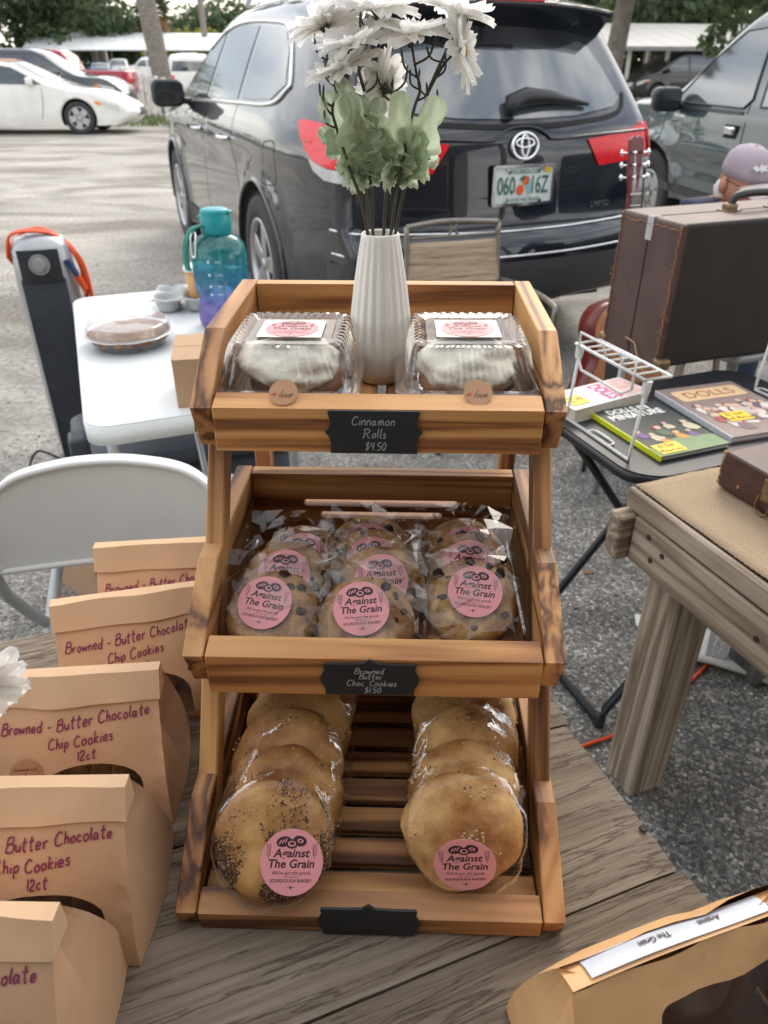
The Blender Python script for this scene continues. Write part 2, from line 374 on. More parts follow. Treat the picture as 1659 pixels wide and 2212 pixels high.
CLAM = thin_clear('clear_clamshell_plastic', (.975, .98, .985), .045, .8, .05, haze=.02)
PIELID = thin_clear('clear_pie_lid', (.93, .93, .95), .08, .8, .05, haze=.16)
def ombre():
    m, n, b = newmat('ombre_bottle_plastic'); l = n.links.new
    t = n.nodes.new('ShaderNodeTexCoord'); sx = n.nodes.new('ShaderNodeSeparateXYZ'); l(t.outputs['Object'], sx.inputs[0])
    mr = nd(n, 'ShaderNodeMapRange'); mr.inputs[1].default_value = 0; mr.inputs[2].default_value = .24; l(sx.outputs[2], mr.inputs[0])
    r = ramp(n, [(.1, (.42, .22, .62)), (.3, (.33, .25, .66)), (.5, (.07, .38, .55)), (.75, (.03, .46, .48)), (.95, (.02, .42, .38))]); l(mr.outputs[0], r.inputs[0])
    n.nodes.remove(b); tr = nd(n, 'ShaderNodeBsdfTransparent'); gl = nd(n, 'ShaderNodeBsdfGlossy', Roughness=.05); df = nd(n, 'ShaderNodeBsdfDiffuse'); tl = nd(n, 'ShaderNodeBsdfTranslucent')
    l(r.outputs[0], df.inputs[0]); l(r.outputs[0], tl.inputs[0])
    li = nd(n, 'ShaderNodeMix', data_type='RGBA'); li.inputs[0].default_value = .45; l(r.outputs[0], li.inputs[6]); li.inputs[7].default_value = (.8, .95, .95, 1); l(li.outputs[2], tr.inputs[0])
    a = nd(n, 'ShaderNodeMixShader'); a.inputs[0].default_value = .5; l(df.outputs[0], a.inputs[1]); l(tl.outputs[0], a.inputs[2])
    fr_ = ramp(n, [(.3, (.55,) * 3), (.75, (.22,) * 3)]); l(mr.outputs[0], fr_.inputs[0])
    c = nd(n, 'ShaderNodeMixShader'); l(fr_.outputs[0], c.inputs[0]); l(tr.outputs[0], c.inputs[1]); l(a.outputs[0], c.inputs[2])
    lw = nd(n, 'ShaderNodeLayerWeight', Blend=.25); mr2 = nd(n, 'ShaderNodeMapRange'); mr2.inputs[3].default_value = .05; mr2.inputs[4].default_value = .5; l(lw.outputs['Fresnel'], mr2.inputs[0])
    d = nd(n, 'ShaderNodeMixShader'); l(mr2.outputs[0], d.inputs[0]); l(c.outputs[0], d.inputs[1]); l(gl.outputs[0], d.inputs[2]); l(d.outputs[0], n.nodes['Material Output'].inputs[0]); return m
OMBRE = ombre()
def leafmat(name, c1, c2, trans=.35, scale=.6, rough=.6):
    m, n, b = newmat(name); l = n.links.new
    z = nd(n, 'ShaderNodeTexNoise', Scale=scale, Detail=5.0); l(coords(n), z.inputs['Vector']); r = ramp(n, [(.35, c1), (.65, c2)]); l(z.outputs['Fac'], r.inputs[0]); l(r.outputs[0], b.inputs['Base Color'])
    b.inputs['Roughness'].default_value = rough; tl = nd(n, 'ShaderNodeBsdfTranslucent'); l(r.outputs[0], tl.inputs[0]); mx_ = nd(n, 'ShaderNodeMixShader'); mx_.inputs[0].default_value = trans
    l(b.outputs[0], mx_.inputs[1]); l(tl.outputs[0], mx_.inputs[2]); l(mx_.outputs[0], n.nodes['Material Output'].inputs[0]); return m
def paint(name, c, metal=.25, rough=.38, coatior=1.5):
    m = mat(name, c, rough, metal, coat=1, coatior=coatior, var=.08, vscale=3, spec=.15); m.node_tree.nodes['Principled BSDF'].inputs['Coat Roughness'].default_value = .012; return m
def ground_mat():
    m, n, b = newmat('asphalt_and_sandy_gravel'); l = n.links.new
    v = coords(n, rand=False)
    # distance from the market side: dark exposed-aggregate asphalt turns into a pale sandy lot
    rt = coords(n, rand=False, rot=(0, 0, -YAW)); sx = n.nodes.new('ShaderNodeSeparateXYZ'); l(rt, sx.inputs[0])
    nb = nd(n, 'ShaderNodeTexNoise', Scale=.7, Detail=6.0, Roughness=.65); l(v, nb.inputs['Vector'])
    nm = nd(n, 'ShaderNodeMath', operation='MULTIPLY'); nm.inputs[1].default_value = 3.2; l(nb.outputs['Fac'], nm.inputs[0])
    ad = nd(n, 'ShaderNodeMath', operation='ADD'); l(sx.outputs[1], ad.inputs[0]); l(nm.outputs[0], ad.inputs[1])
    mr = nd(n, 'ShaderNodeMapRange'); mr.inputs[1].default_value = 2.9; mr.inputs[2].default_value = 6.0; l(ad.outputs[0], mr.inputs[0])
    vo = nd(n, 'ShaderNodeTexVoronoi', Scale=135.0, feature='F1'); l(v, vo.inputs['Vector'])
    sp = n.nodes.new('ShaderNodeSeparateColor'); l(vo.outputs['Color'], sp.inputs[0])
    peb = ramp(n, [(.0, (.12, .118, .114)), (.4, (.22, .216, .206)), (.7, (.34, .333, .318)), (.9, (.50, .485, .455)), (1, (.70, .68, .64))]); l(sp.outputs[0], peb.inputs[0])
    ed = nd(n, 'ShaderNodeTexVoronoi', Scale=135.0, feature='DISTANCE_TO_EDGE'); l(v, ed.inputs['Vector'])
    er = ramp(n, [(.0, (.6, .6, .6)), (.22, (1.05, 1.05, 1.05))]); l(ed.outputs['Distance'], er.inputs[0])
    asp = nd(n, 'ShaderNodeMix', data_type='RGBA', blend_type='MULTIPLY'); asp.inputs[0].default_value = 1; l(peb.outputs[0], asp.inputs[6]); l(er.outputs[0], asp.inputs[7])
    dz = nd(n, 'ShaderNodeTexNoise', Scale=7.0, Detail=5.0); l(v, dz.inputs['Vector']); dr = ramp(n, [(.32, (.62, .61, .6)), (.5, (1, .99, .97)), (.7, (1.4, 1.37, 1.32))]); l(dz.outputs['Fac'], dr.inputs[0])
    asp2 = nd(n, 'ShaderNodeMix', data_type='RGBA', blend_type='MULTIPLY'); asp2.inputs[0].default_value = 1; l(asp.outputs[2], asp2.inputs[6]); l(dr.outputs[0], asp2.inputs[7])
    g1 = nd(n, 'ShaderNodeTexNoise', Scale=28.0, Detail=8.0, Roughness=.75); l(v, g1.inputs['Vector'])
    gr = ramp(n, [(.3, (.13, .118, .105)), (.45, (.30, .283, .255)), (.6, (.43, .412, .378)), (.8, (.58, .56, .52))]); l(g1.outputs['Fac'], gr.inputs[0])
    tk = nd(n, 'ShaderNodeTexNoise', Scale=1.3, Detail=5.0, Distortion=1.2); l(coords(n, (.45, .9, 1), rand=False, rot=(0, 0, -R(12))), tk.inputs['Vector'])
    tr_ = ramp(n, [(.36, (.55, .53, .50)), (.46, (.82, .81, .79)), (.56, (1.0, .99, .97)), (.68, (1.25, 1.23, 1.2))]); l(tk.outputs['Fac'], tr_.inputs[0])
    gv = nd(n, 'ShaderNodeMix', data_type='RGBA', blend_type='MULTIPLY'); gv.inputs[0].default_value = 1; l(gr.outputs[0], gv.inputs[6]); l(tr_.outputs[0], gv.inputs[7])
    fx = nd(n, 'ShaderNodeMix', data_type='RGBA'); l(mr.outputs[0], fx.inputs[0]); l(asp2.outputs[2], fx.inputs[6]); l(gv.outputs[2], fx.inputs[7])
    l(fx.outputs[2], b.inputs['Base Color']); b.inputs['Roughness'].default_value = .9
    hm = nd(n, 'ShaderNodeMix', data_type='FLOAT'); l(mr.outputs[0], hm.inputs[0]); l(ed.outputs['Distance'], hm.inputs[2]); l(g1.outputs['Fac'], hm.inputs[3]); bump(n, b, hm.outputs[0], .7, .012); return m
M = dict(
 white=mat('white_plastic', (.66, .69, .69), .42, var=.04, vscale=6, bmp=.15, bscale=500, bdist=.0004),
 chairw=mat('off_white_chair_plastic', (.70, .71, .685), .42, var=.05, vscale=5, bmp=.1, bscale=400, bdist=.0004),
 greytube=mat('grey_painted_tube', (.42, .44, .44), .4, .3, var=.1),
 kraft=mat('kraft_paper', (.55, .34, .20), .74, var=.10, vscale=11, bmp=.55, bscale=17, bdist=.006),
 krafto=mat('orange_kraft_paper', (.62, .36, .17), .6, var=.10, vscale=14, bmp=.6, bscale=22, bdist=.006), kraftb=mat('kraft_band', (.60, .39, .235), .72, var=.08, vscale=14, bmp=.4, bscale=26, bdist=.004),
 kraftst=mat('kraft_sticker', (.42, .23, .125), .7, var=.08),
 ink=mat('purple_marker_ink', (.22, .012, .085), .6), brownink=mat('brown_print', (.07, .03, .02), .6), chalk=mat('grey_chalk_pen', (.32, .35, .36), .8), redink=mat('red_print', (.5, .03, .03), .6),
 pink=mat('pink_sticker_paper', (.66, .27, .285), .5, var=.03), darkprint=mat('dark_plum_print', (.035, .012, .02), .55),
 black=mat('black_chalk_board', (.012, .013, .016), .55, var=.2, vscale=30), blackm=mat('black_metal', (.018, .02, .025), .38, .2, var=.2), blackpl=mat('black_plastic', (.02, .022, .026), .45, var=.2, vscale=15),
 slate=mat('slate_plastic', (.05, .058, .075), .5, var=.15, bmp=.3, bscale=600), silver=mat('silver_plastic', (.38, .39, .40), .35, .5, var=.06),
 chrome=mat('chrome', (.75, .76, .78), .12, 1, var=.1), alu=mat('foil', (.72, .72, .73), .28, 1, var=.08, vscale=40, bmp=.5, bscale=90),
 rubber=mat('tyre_rubber', (.028, .028, .03), .75, var=.25, bmp=.3, bscale=60), rim=mat('alloy_rim', (.42, .42, .43), .32, .85, var=.1), rimd=mat('dark_alloy', (.05, .05, .055), .35, .6),
 glass=mat('dark_car_glass', (.018, .022, .026), .04, ior=2.1), glassl=mat('tinted_car_glass', (.06, .075, .085), .05, ior=2.2), redl=mat('red_lamp', (.68, .008, .018), .2, var=.1, vscale=40), clearl=mat('clear_lamp', (.55, .56, .55), .12, coat=1, var=.2, vscale=30), amber=mat('amber_lamp', (.8, .22, .03), .15, coat=1),
 seam=mat('panel_gap', (.006, .006, .007), .8), cladding=mat('grey_cladding', (.05, .05, .053), .6, var=.12), underbody=mat('underbody', (.01, .01, .01), .9),
 ceramic=mat('matt_cream_ceramic', (.76, .74, .68), .55, var=.03), petal=leafmat('white_petal', (.90, .89, .86), (.95, .94, .92), .6, 60), leaf=leafmat('silk_leaf', (.46, .56, .40), (.62, .70, .54), .55, 25, .8), stem=mat('brown_green_stem', (.06, .055, .035), .6, var=.25, vscale=80), calyx=mat('dark_calyx', (.045, .04, .03), .6), yolk=mat('flower_centre', (.5, .3, .03), .8),
 cookie=None, dough=None, icing=mat('cream_cheese_icing', (.93, .88, .74), .55, var=.06, vscale=26, bmp=.7, bscale=42, bdist=.006), roll=mat('cinnamon_roll_dough', (.30, .13, .045), .6, var=.35, vscale=40, bmp=.5, bscale=90),
 choc=mat('chocolate', (.045, .018, .010), .75, var=.3, vscale=80, spec=.15), seedd=mat('poppy_seed', (.02, .014, .012), .5), seedl=mat('sesame_seed', (.55, .40, .20), .5), onion=mat('toasted_onion_flake', (.10, .03, .012), .6),
 labelw=mat('glossy_label_paper', (.46, .48, .52), .4, var=.08, vscale=40), paperw=mat('white_paper', (.78, .77, .75), .7, var=.03), card=mat('brown_cardboard', (.40, .26, .155), .8, var=.07, vscale=8, bmp=.15, bscale=60), cards=mat('cardboard_edge', (.22, .13, .07), .85), pulp=mat('grey_moulded_pulp', (.46, .48, .48), .9, var=.06, bmp=.5, bscale=160, bdist=.002),
 orange=mat('orange_cable', (.72, .085, .015), .45), bluep=mat('blue_plug', (.03, .05, .16), .5), teal=mat('teal_cap_plastic', (.005, .26, .29), .35, var=.05), tealg=mat('green_strap', (.003, .17, .13), .6), cup=mat('tan_paper_cup', (.62, .34, .14), .7),
 burlap=None, leather=None, leatherd=None, nail=mat('rusty_nail', (.035, .02, .014), .8, var=.4, vscale=200), rust=mat('worn_brass', (.22, .15, .08), .5, .7, var=.4, vscale=90), thread=mat('frayed_thread', (.36, .17, .08), .9), tape=thin_clear('clear_tape', (.8, .8, .78), .1, .5, .2, haze=.3), wire=mat('white_vinyl_wire', (.68, .69, .67), .4, var=.1, vscale=40),
 sling=None, bronze=mat('bronze_chair_tube', (.22, .20, .17), .4, .5, var=.15), guitar=mat('amber_guitar_top', (.42, .13, .02), .22, coat=1, var=.12, vscale=6), guitars=mat('cherry_guitar_side', (.13, .010, .008), .35, coat=.15, var=.15, vscale=10), rosew=mat('rosewood', (.05, .025, .015), .5, var=.3, vscale=50), bone=mat('bone_nut', (.75, .72, .62), .4),
 trunkp=mat('palm_bark', (.22, .195, .17), .95, var=.3, vscale=6, bmp=.9, bscale=9, bdist=.05, vs3=(1, 1, 2.5)), bark=mat('oak_bark', (.15, .13, .11), .95, var=.4, vscale=3, bmp=1, bscale=7, bdist=.06), fence=mat('white_fence_paint', (.62, .60, .57), .7, var=.15, vscale=3), roofm=mat('white_metal_roof', (.74, .76, .77), .5, var=.06, vscale=.6), roofg=mat('grey_metal_roof', (.27, .27, .265), .6, var=.15, vscale=.8), roofbounce=mat('market_roof', (.50, .48, .44), .8, var=.2),
 oak=leafmat('oak_leaves', (.045, .075, .035), (.12, .17, .075), .4, .5), oakl=leafmat('yellow_sunlit_leaves', (.16, .19, .03), (.40, .38, .07), .45, .5), palm=leafmat('palm_fronds', (.05, .075, .03), (.10, .12, .05), .3, .8), dead=leafmat('dead_palm_fronds', (.25, .13, .05), (.36, .21, .09), .3, .8), moss=leafmat('spanish_moss', (.12, .13, .10), (.2, .21, .17), .4, 1), grass=leafmat('grass_blades', (.06, .11, .025), (.16, .22, .06), .35, 3),
 skin=mat('weathered_skin', (.50, .24, .16), .5, var=.12, vscale=40, bmp=.2, bscale=120), hair=mat('white_hair', (.70, .69, .67), .8, bmp=.6, bscale=300), cap=mat('mauve_cap_cloth', (.36, .30, .35), .85, var=.15, vscale=14, bmp=.3, bscale=500), capb=mat('cap_brim_cloth', (.50, .43, .42), .85, var=.08), shirt=mat('navy_shirt', (.03, .04, .07), .9, var=.2), jeans=mat('denim', (.04, .06, .11), .9, var=.2), lens=thin_clear('spectacle_lens', (.55, .42, .45), .1, .5, .05),
 pebble=mat('pale_pebbles', (.32, .31, .28), .8, var=.6, vscale=90), pebbled=mat('dark_pebbles', (.19, .186, .178), .8, var=.6, vscale=90), newsp=mat('newsprint', (.62, .61, .58), .85, var=.06), leafd=mat('dry_leaf', (.28, .13, .05), .8, var=.3, vscale=60), clothc=mat('grey_tote_label', (.3, .32, .34), .5),
)
def two(name, c1, c2, scale, rough, bstr=.5, bd=.003, extra=None, coords_scale=(1, 1, 1), lo=.4, hi=.62, detail=6.0, rand=True):
    m, n, b = newmat(name); l = n.links.new; z = nd(n, 'ShaderNodeTexNoise', Scale=scale, Detail=detail, Roughness=.65); l(coords(n, coords_scale, rand), z.inputs['Vector'])
    r = ramp(n, [(lo, c1), (hi, c2)]); l(z.outputs['Fac'], r.inputs[0]); l(r.outputs[0], b.inputs['Base Color']); b.inputs['Roughness'].default_value = rough; bump(n, b, z.outputs['Fac'], bstr, bd); return m
M['cookie'] = two('browned_butter_cookie', (.23, .10, .028), (.52, .30, .105), 34, .8, .9, .004)
M['dough'] = two('baked_bagel_crust', (.27, .105, .025), (.68, .41, .155), 17, .6, .7, .006, lo=.34, hi=.62)
M['doughd'] = two('dark_baked_bagel_crust', (.20, .075, .018), (.55, .30, .095), 15, .6, .7, .006, lo=.34, hi=.64)
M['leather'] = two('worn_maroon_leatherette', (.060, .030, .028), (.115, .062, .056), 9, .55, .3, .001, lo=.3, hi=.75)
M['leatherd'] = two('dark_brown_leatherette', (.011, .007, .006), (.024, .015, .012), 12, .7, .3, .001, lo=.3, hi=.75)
M['leatherb'] = two('cracked_brown_leather', (.045, .018, .012), (.085, .036, .026), 30, .5, .6, .001, lo=.3, hi=.75)
def weave(name, c1, c2, sc, rough=.9):
    m, n, b = newmat(name); l = n.links.new; v = coords(n, rand=False); hs = []
    for ax in (0, 1):
        wv = nd(n, 'ShaderNodeTexWave', Scale=sc, wave_type='BANDS', bands_direction='XY'[ax], Distortion=.4); l(v, wv.inputs['Vector']); hs.append(wv.outputs['Fac'])
    mm = nd(n, 'ShaderNodeMath', operation='MULTIPLY'); l(hs[0], mm.inputs[0]); l(hs[1], mm.inputs[1]); r = ramp(n, [(.05, c1), (.6, c2)]); l(mm.outputs[0], r.inputs[0]); l(r.outputs[0], b.inputs['Base Color']); b.inputs['Roughness'].default_value = rough; bump(n, b, mm.outputs[0], .8, .002); return m
M['burlap'] = weave('burlap_cloth', (.30, .215, .135), (.62, .475, .32), 80)
def sling():
    m, n, b = newmat('tan_sling_fabric'); l = n.links.new; z = nd(n, 'ShaderNodeTexNoise', Scale=60.0, Detail=5.0, Roughness=.7); l(coords(n, (.06, 1, 3)), z.inputs['Vector']); r = ramp(n, [(.36, (.17, .125, .085)), (.47, (.38, .29, .205)), (.7, (.54, .43, .32))]); l(z.outputs['Fac'], r.inputs[0]); l(r.outputs[0], b.inputs['Base Color']); b.inputs['Roughness'].default_value = .8; bump(n, b, z.outputs['Fac'], .3, .001); return m
M['sling'] = sling()
GROUND = ground_mat()
# ================================================================== the setting
def ground_fn():
    mb = MB(); xs = [-500, -120, -40, -12, -4, 0, 4, 12, 40, 120, 500]; ys = [-60, -12, -4, 0, 4, 12, 40, 120, 600]
    vs = [(x, y, 0) for x in xs for y in ys]; k = len(ys)
    mb.add(vs, [(i * k + j, (i + 1) * k + j, (i + 1) * k + j + 1, i * k + j + 1) for i in range(len(xs) - 1) for j in range(k - 1)])
    return tag(mb.build('ground', GROUND), kind='structure')
ground_fn()
rnd = random.Random(5)
def scatter(name, label, area, n, rmin, rmax, m, seed):
    g = random.Random(seed); mb = MB()
    for _ in range(n):
        s, t = g.uniform(area[0], area[1]), g.uniform(area[2], area[3]); p = st(s, t); r = rmin + (rmax - rmin) * g.random() ** 2.5
        a = g.uniform(0, 6.28); q = [(math.cos(a + k * 1.2566) * r * g.uniform(.7, 1.1), math.sin(a + k * 1.2566) * r * g.uniform(.6, 1)) for k in range(5)]
        h = r * g.uniform(.35, .7)
        vs = [(p.x + x, p.y + y, -.001) for x, y in q] + [(p.x + x * .6, p.y + y * .6, h) for x, y in q]
        mb.add(vs, [(k, (k + 1) % 5, 5 + (k + 1) % 5, 5 + k) for k in range(5)] + [(5, 6, 7, 8, 9)])
    return tag(mb.build(name, m), label, kind='stuff')
scatter('gravel', 'pale loose pebbles over dark asphalt', (-.6, 1.9, .3, 2.6), 5200, .002, .0075, M['pebble'], 1)
scatter('gravel', 'dark loose pebbles over dark asphalt', (-.8, 1.9, .3, 3.2), 7500, .002, .009, M['pebbled'], 2)
scatter('gravel', 'pale gravel over the sandy lot', (-1.6, 2.2, 2.4, 6.5), 5000, .003, .012, M['pebble'], 3)
# unseen market stall, placed to shade the tables, paled to bounce fill: roof on posts over and behind the camera
rt = thing('market_roof', 'pale unseen shed roof on posts sheltering the selling tables', 'roof', st(-.4, -4.1, 0), YAW)
mb = MB(); mb.box((0, 0, 2.62), (9, 7.2, .06)); mb.build('roof_sheet', M['roofbounce'], rt)
for x in (-4.3, 4.3):
    for y in (-3.4, 3.4):
        mb = MB(); mb.box((x, y, 1.295), (.12, .12, 2.59), bev=.006); mb.build('post', TREAT['z'], rt)
mb = MB(); mb.box((0, 3.5, 2.5), (8.5, .05, .17), bev=.004); mb.build('fascia_beam', TREAT['x'], rt)
wl = thing('market_wall', 'pale unseen boarded back wall of the market stall', 'wall', st(-.4, -4.2, 0), YAW)
for i in range(30):
    mb = MB(); mb.box((-4.35 + i * .3, 0, 1.29), (.29, .03, 2.58), bev=.004); mb.build('board', M['roofbounce'], wl)  # unseen boards share the pale roof colour to return fill light
# ================================================================== selling tables
def plank_table(name, label, s0, s1, edges, z, thick, mt, seed, legs, legmat):
    g = random.Random(seed); sm, tm = (s0 + s1) / 2, (edges[0] + edges[-1]) / 2
    t = thing(name, label, 'table', st(sm, tm, 0), YAW)
    for a, b in zip(edges[:-1], edges[1:]):
        mb = MB(); e0, e1 = s0 - sm + g.uniform(-.004, .004), s1 - sm + g.uniform(-.004, .004); n = 26
        prof = []
        lo, hi = a - tm + .0012, b - tm - .0012
        nx, ny = 60, 8
        def top(u, v):
            x = e0 + (e1 - e0) * u; y = lo + (hi - lo) * v
            e = min(v, 1 - v) * (hi - lo); ee = min(u, 1 - u) * (e1 - e0)
            d = -.0035 * max(0, 1 - e / .006) ** 2 - .003 * max(0, 1 - ee / .008) ** 2
            return (x, y + .0015 * mnoise.noise((x * 3, v * 2, seed)) * (1 if 0 < v < 1 else 1), z + d + .0012 * mnoise.noise((x * 2, y * 30, seed)))
        mb.grid(top, nx, ny)
        mb.box(((e0 + e1) / 2, (lo + hi) / 2, z - .006 - thick / 2), (e1 - e0 - .0008, hi - lo - .001, thick), bev=.002)
        mb.build('plank', mt, t)
    for (ls, lt, sx, sy, lm) in legs:
        mb = MB(); mb.box((0, 0, (z - thick - .01) / 2), (sx, sy, z - thick - .01), bev=.005); mb.build('leg', lm or legmat, t, loc=(ls - sm, lt - tm, 0))
    return t, sm, tm
TZ = .735
tab, tsm, ttm = plank_table('picnic_table', 'weathered grey plank table carrying the bakery display stand', -1.5, .400, [-.09, .098, .285, .472, .659, .846], TZ, .036, WEATH, 3,
    [(-1.3, .1, .089, .089, None), (-1.3, .78, .089, .089, None), (.2, .1, .089, .089, None), (.2, .78, .089, .089, None)], TREAT['z'])
for s in (-1.24, .26):
    mb = MB(); mb.box((s - tsm, .397 - ttm, TZ - .095), (.038, .84, .09), bev=.003); mb.build('cross_rail', TREAT['y'], tab)
for px, py in ((1390, 1790),):
    p = at_z(px, py, TZ); q = Matrix.Rotation(-YAW, 4, 'Z') @ (p - st(tsm, ttm, 0))
    mb = MB(); mb.cyl((0, 0, 0), (0, 0, .0016), .0042, .0036, seg=12); mb.build('nail', M['nail'], tab, loc=(q.x, q.y, TZ - .0004))
T2Z = .700
tb2, s2, t2 = plank_table('picnic_table', 'timber table with burlap cloth and a square post leg', .851, 2.6, [.02, .2, .385, .57, .755, .936], T2Z, .034, WEATH, 9,
    [(.915, .835, .089, .089, None), (.915, .12, .089, .089, None), (2.4, .12, .089, .089, None), (2.4, .83, .089, .089, None)], TREAT['z'])
mb = MB(); mb.box((0, 0, 0), (.036, .74, .095), bev=.004); o = mb.build('end_rail', TREAT['y'], tb2, loc=(.852 - s2, .535 - t2, T2Z - .088))
mb = MB(); mb.box((0, 0, 0), (.014, .92, .040), bev=.004); mb.build('edge_board', TREAT['y'], tb2, loc=(.842 - s2, .478 - t2, T2Z - .017))
mb = MB(); mb.box((0, 0, 0), (.12, .036, .095), bev=.004); mb.build('back_rail', TREAT['x'], tb2, loc=(.868 - s2, .926 - t2, T2Z - .090))
mb = MB(); mb.prism([(0, 0), (.12, 0), (.12, .06), (0, .06)], 0, .036, 'y'); mb.build('cleat', TREAT['x'], tb2, loc=(.965 - s2, .80 - t2, T2Z - .2))
for k, (tt, zz) in enumerate(((.86, -.06), (.845, -.1), (.82, -.075), (.6, -.085), (.42, -.08))):
    mb = MB(); mb.cyl((0, 0, 0), (-.0015, 0, 0), .0055, seg=10); mb.build('nail', M['nail'], tb2, loc=(.8342 - s2, tt - t2, T2Z + zz))
bl = MB()
def burl(u, v):
    s = .846 + 1.72 * u; t = .10 + .834 * v; e = .004 * mnoise.noise((s * 14, t * 14, 2)) + .003 * mnoise.noise((s * 30, t * 12, 7))
    return st(s, t + .012 * mnoise.noise((s * 4, 1, 5)) * (v > .95), T2Z + .006 + e * (1 if .02 < u else .5))
bl.grid(burl, 70, 50); ob = bl.build('table_cloth', M['burlap']); tag(ob, 'tan burlap cloth spread over the timber table', 'cloth')
md = ob.modifiers.new('s', 'SOLIDIFY'); md.thickness = .002; md.offset = 1
# dark post behind the timber table
p = at_z(1632, 1478, 0); ps = thing('wooden_post', 'dark weathered square post beside the newspaper', 'post', p, YAW)
mb = MB(); mb.box((.03, .04, .3), (.1, .1, .6), bev=.006); mb.build('shaft', DARKW, ps)
mb = MB(); mb.box((.03, .04, .608), (.115, .115, .016), bev=.004); mb.build('cap_board', DARKW, ps)
# ================================================================== display stand and crates
SX, SY, SYAW = -.0125, .350, R(-1.6)
HWD, TH = .1618, .018
STAND = Matrix.Translation((SX, SY, TZ)) @ RZ(SYAW)
NOSE = [(0, .0205), (.119, .1955), (.238, .371)]
CP = [(0, 0), (.082, .045), (.262, .045), (.262, -.043), (.018, -.043)]
stn = thing('display_stand', 'stepped charred pine frame holding three bakery crates', 'display stand', (SX, SY, TZ), SYAW)
lean = math.atan2(.119, .175)
for sx in (-1, 1):
    mb = MB(); mb.box((0, 0, 0), (TH - .001, .026, .44), bev=.0015); mb.build('leg', W['z'], stn, loc=(sx * (HWD - TH / 2), .205, .19), rot=(-lean, 0, 0))
    mb = MB(); mb.box((0, 0, .19), (TH, .03, .38), bev=.0015); mb.build('leg', W['z'], stn, loc=(sx * (HWD - TH / 2 - .0005), .484, 0))
    mb = MB(); mb.box((0, 0, 0), (TH - .002, .45, .024), bev=.0015); mb.build('foot_rail', W['y'], stn, loc=(sx * (HWD - TH / 2), .255, .0125))
mb = MB(); mb.box((0, 0, 0), (2 * HWD - 2 * TH - .001, .012, .03), bev=.001); mb.build('back_brace', W['x'], stn, loc=(0, .484, .09))
def tag_shape(wd, h):
    a, b = wd / 2, h / 2; pts = []
    right = [(a * .90, -b), (a * .90, -b * .62), (a * .955, -b * .3), (a, 0), (a * .955, b * .3), (a * .90, b * .62), (a * .93, b * .86), (a * .90, b)]
    top = [(a * .45, b * 1.0), (a * .12, b * 1.06), (0, b * 1.32), (-a * .12, b * 1.06), (-a * .45, b)]
    return right + top + [(-x, y) for x, y in right[::-1]] 
def tag_shape_flat(wd, h):
    a, b = wd / 2, h / 2
    right = [(a * .90, -b), (a * .88, -b * .5), (a * .92, -b * .2), (a, 0), (a * .92, b * .2), (a * .88, b * .5), (a * .93, b * .9), (a * .92, b)]
    return right + [(-x, y) for x, y in right[::-1]]
CRL = ['topmost pine crate with vase and two clamshells', 'middle pine crate full of wrapped cookies', 'lowest pine crate with two bags of bagels']
crates = {}
def crate(i, label, tagpoly, lines, slats, slots, tints):
    ny, nz_ = NOSE[i]
    t = thing('wooden_crate', label, 'crate', STAND @ Vector((0, ny, nz_)), SYAW, 'crates on the display stand'); crates[i] = t
    poly = CP if i else [(0, 0), (.082, .045), (.262, .045), (.262, -.0195), (.004, -.0195)]; zb = -.040 if i else -.018; zf = -.0335 if i else -.0125; tz = -.0195 if i else -.001
    for sx in (-1, 1):
        mb = MB(); mb.prism([(y, z) for y, z in poly], -TH / 2, TH / 2, 'x', bev=.0012); mb.build('side_panel', W[tints[0]], t, loc=(sx * (HWD - TH / 2 + .0006), 0, 0))
        # dark open slot of the tongue joint under the nose
        mb = MB(); mb.box((0, 0, 0), (TH + .003, .012, .009)); mb.build('joint_slot', M['seam'], t, loc=(sx * (HWD - TH / 2 + .0006), .019, -.024 if i else -.010))
    iw = HWD - TH - .0008
    mb = MB(); mb.prism([(-.001, zb), (.019, zb), (.019, .007), (-.001, .001)], -iw, iw, 'x', bev=.0012); mb.build('front_panel', W[tints[1]], t)
    hol = []
    if slots:
        hol = [rrect(-.088, .004, .086, .0125, .0042, 5), rrect(-.070, -.0115, .068, -.003, .0042, 5)]
    mb = MB(); mb.plate([(-iw, zb - .001), (iw, zb - .001), (iw, .0445), (-iw, .0445)], hol, .245, .2615, 'y'); mb.build('back_panel', W[tints[2]], t)
    if slats == 'x':
        n = 7; pitch = .0335
        for k in range(n):
            mb = MB(); mb.box((0, 0, 0), (2 * iw, .0255, .009), bev=.001); mb.build('slat', W['xd' if k % 2 else 'x'], t, loc=(0, .0335 + k * pitch, zf))
    else:
        n = 8; pitch = 2 * iw / n
        for k in range(n):
            mb = MB(); mb.box((0, 0, 0), (pitch - .009, .226, .009), bev=.001); mb.build('slat', W['yd' if k % 3 else 'y'], t, loc=(-iw + pitch * (k + .5), .132, -.0335))
        for yy in (.07, .19):
            mb = MB(); mb.box((0, 0, 0), (2 * iw, .02, .004)); mb.build('batten', W['xd'], t, loc=(0, yy, -.0402))
    mb = MB(); mb.prism([(a_, max(b_, -.0175 - tz) if not i else b_) for a_, b_ in tagpoly], 0, .0022, 'z', T=TR(0, -.0011, 0) @ RX(R(90)), bev=.0004 if i else 0); tg = mb.build('price_tag', M['black'], t, loc=(-.003 if i else 0, -.0008, tz))
    mb = MB()
    T = TR(0, -.0037, 0) @ RX(R(90))
    for k, (s_, yy, sz) in enumerate(lines): hand(mb, s_, .001 * k, yy, sz, .00085, T=T, seed=i * 7 + k, slant=.15)
    if lines: mb.build('lettering', M['chalk'], tg)
    return t
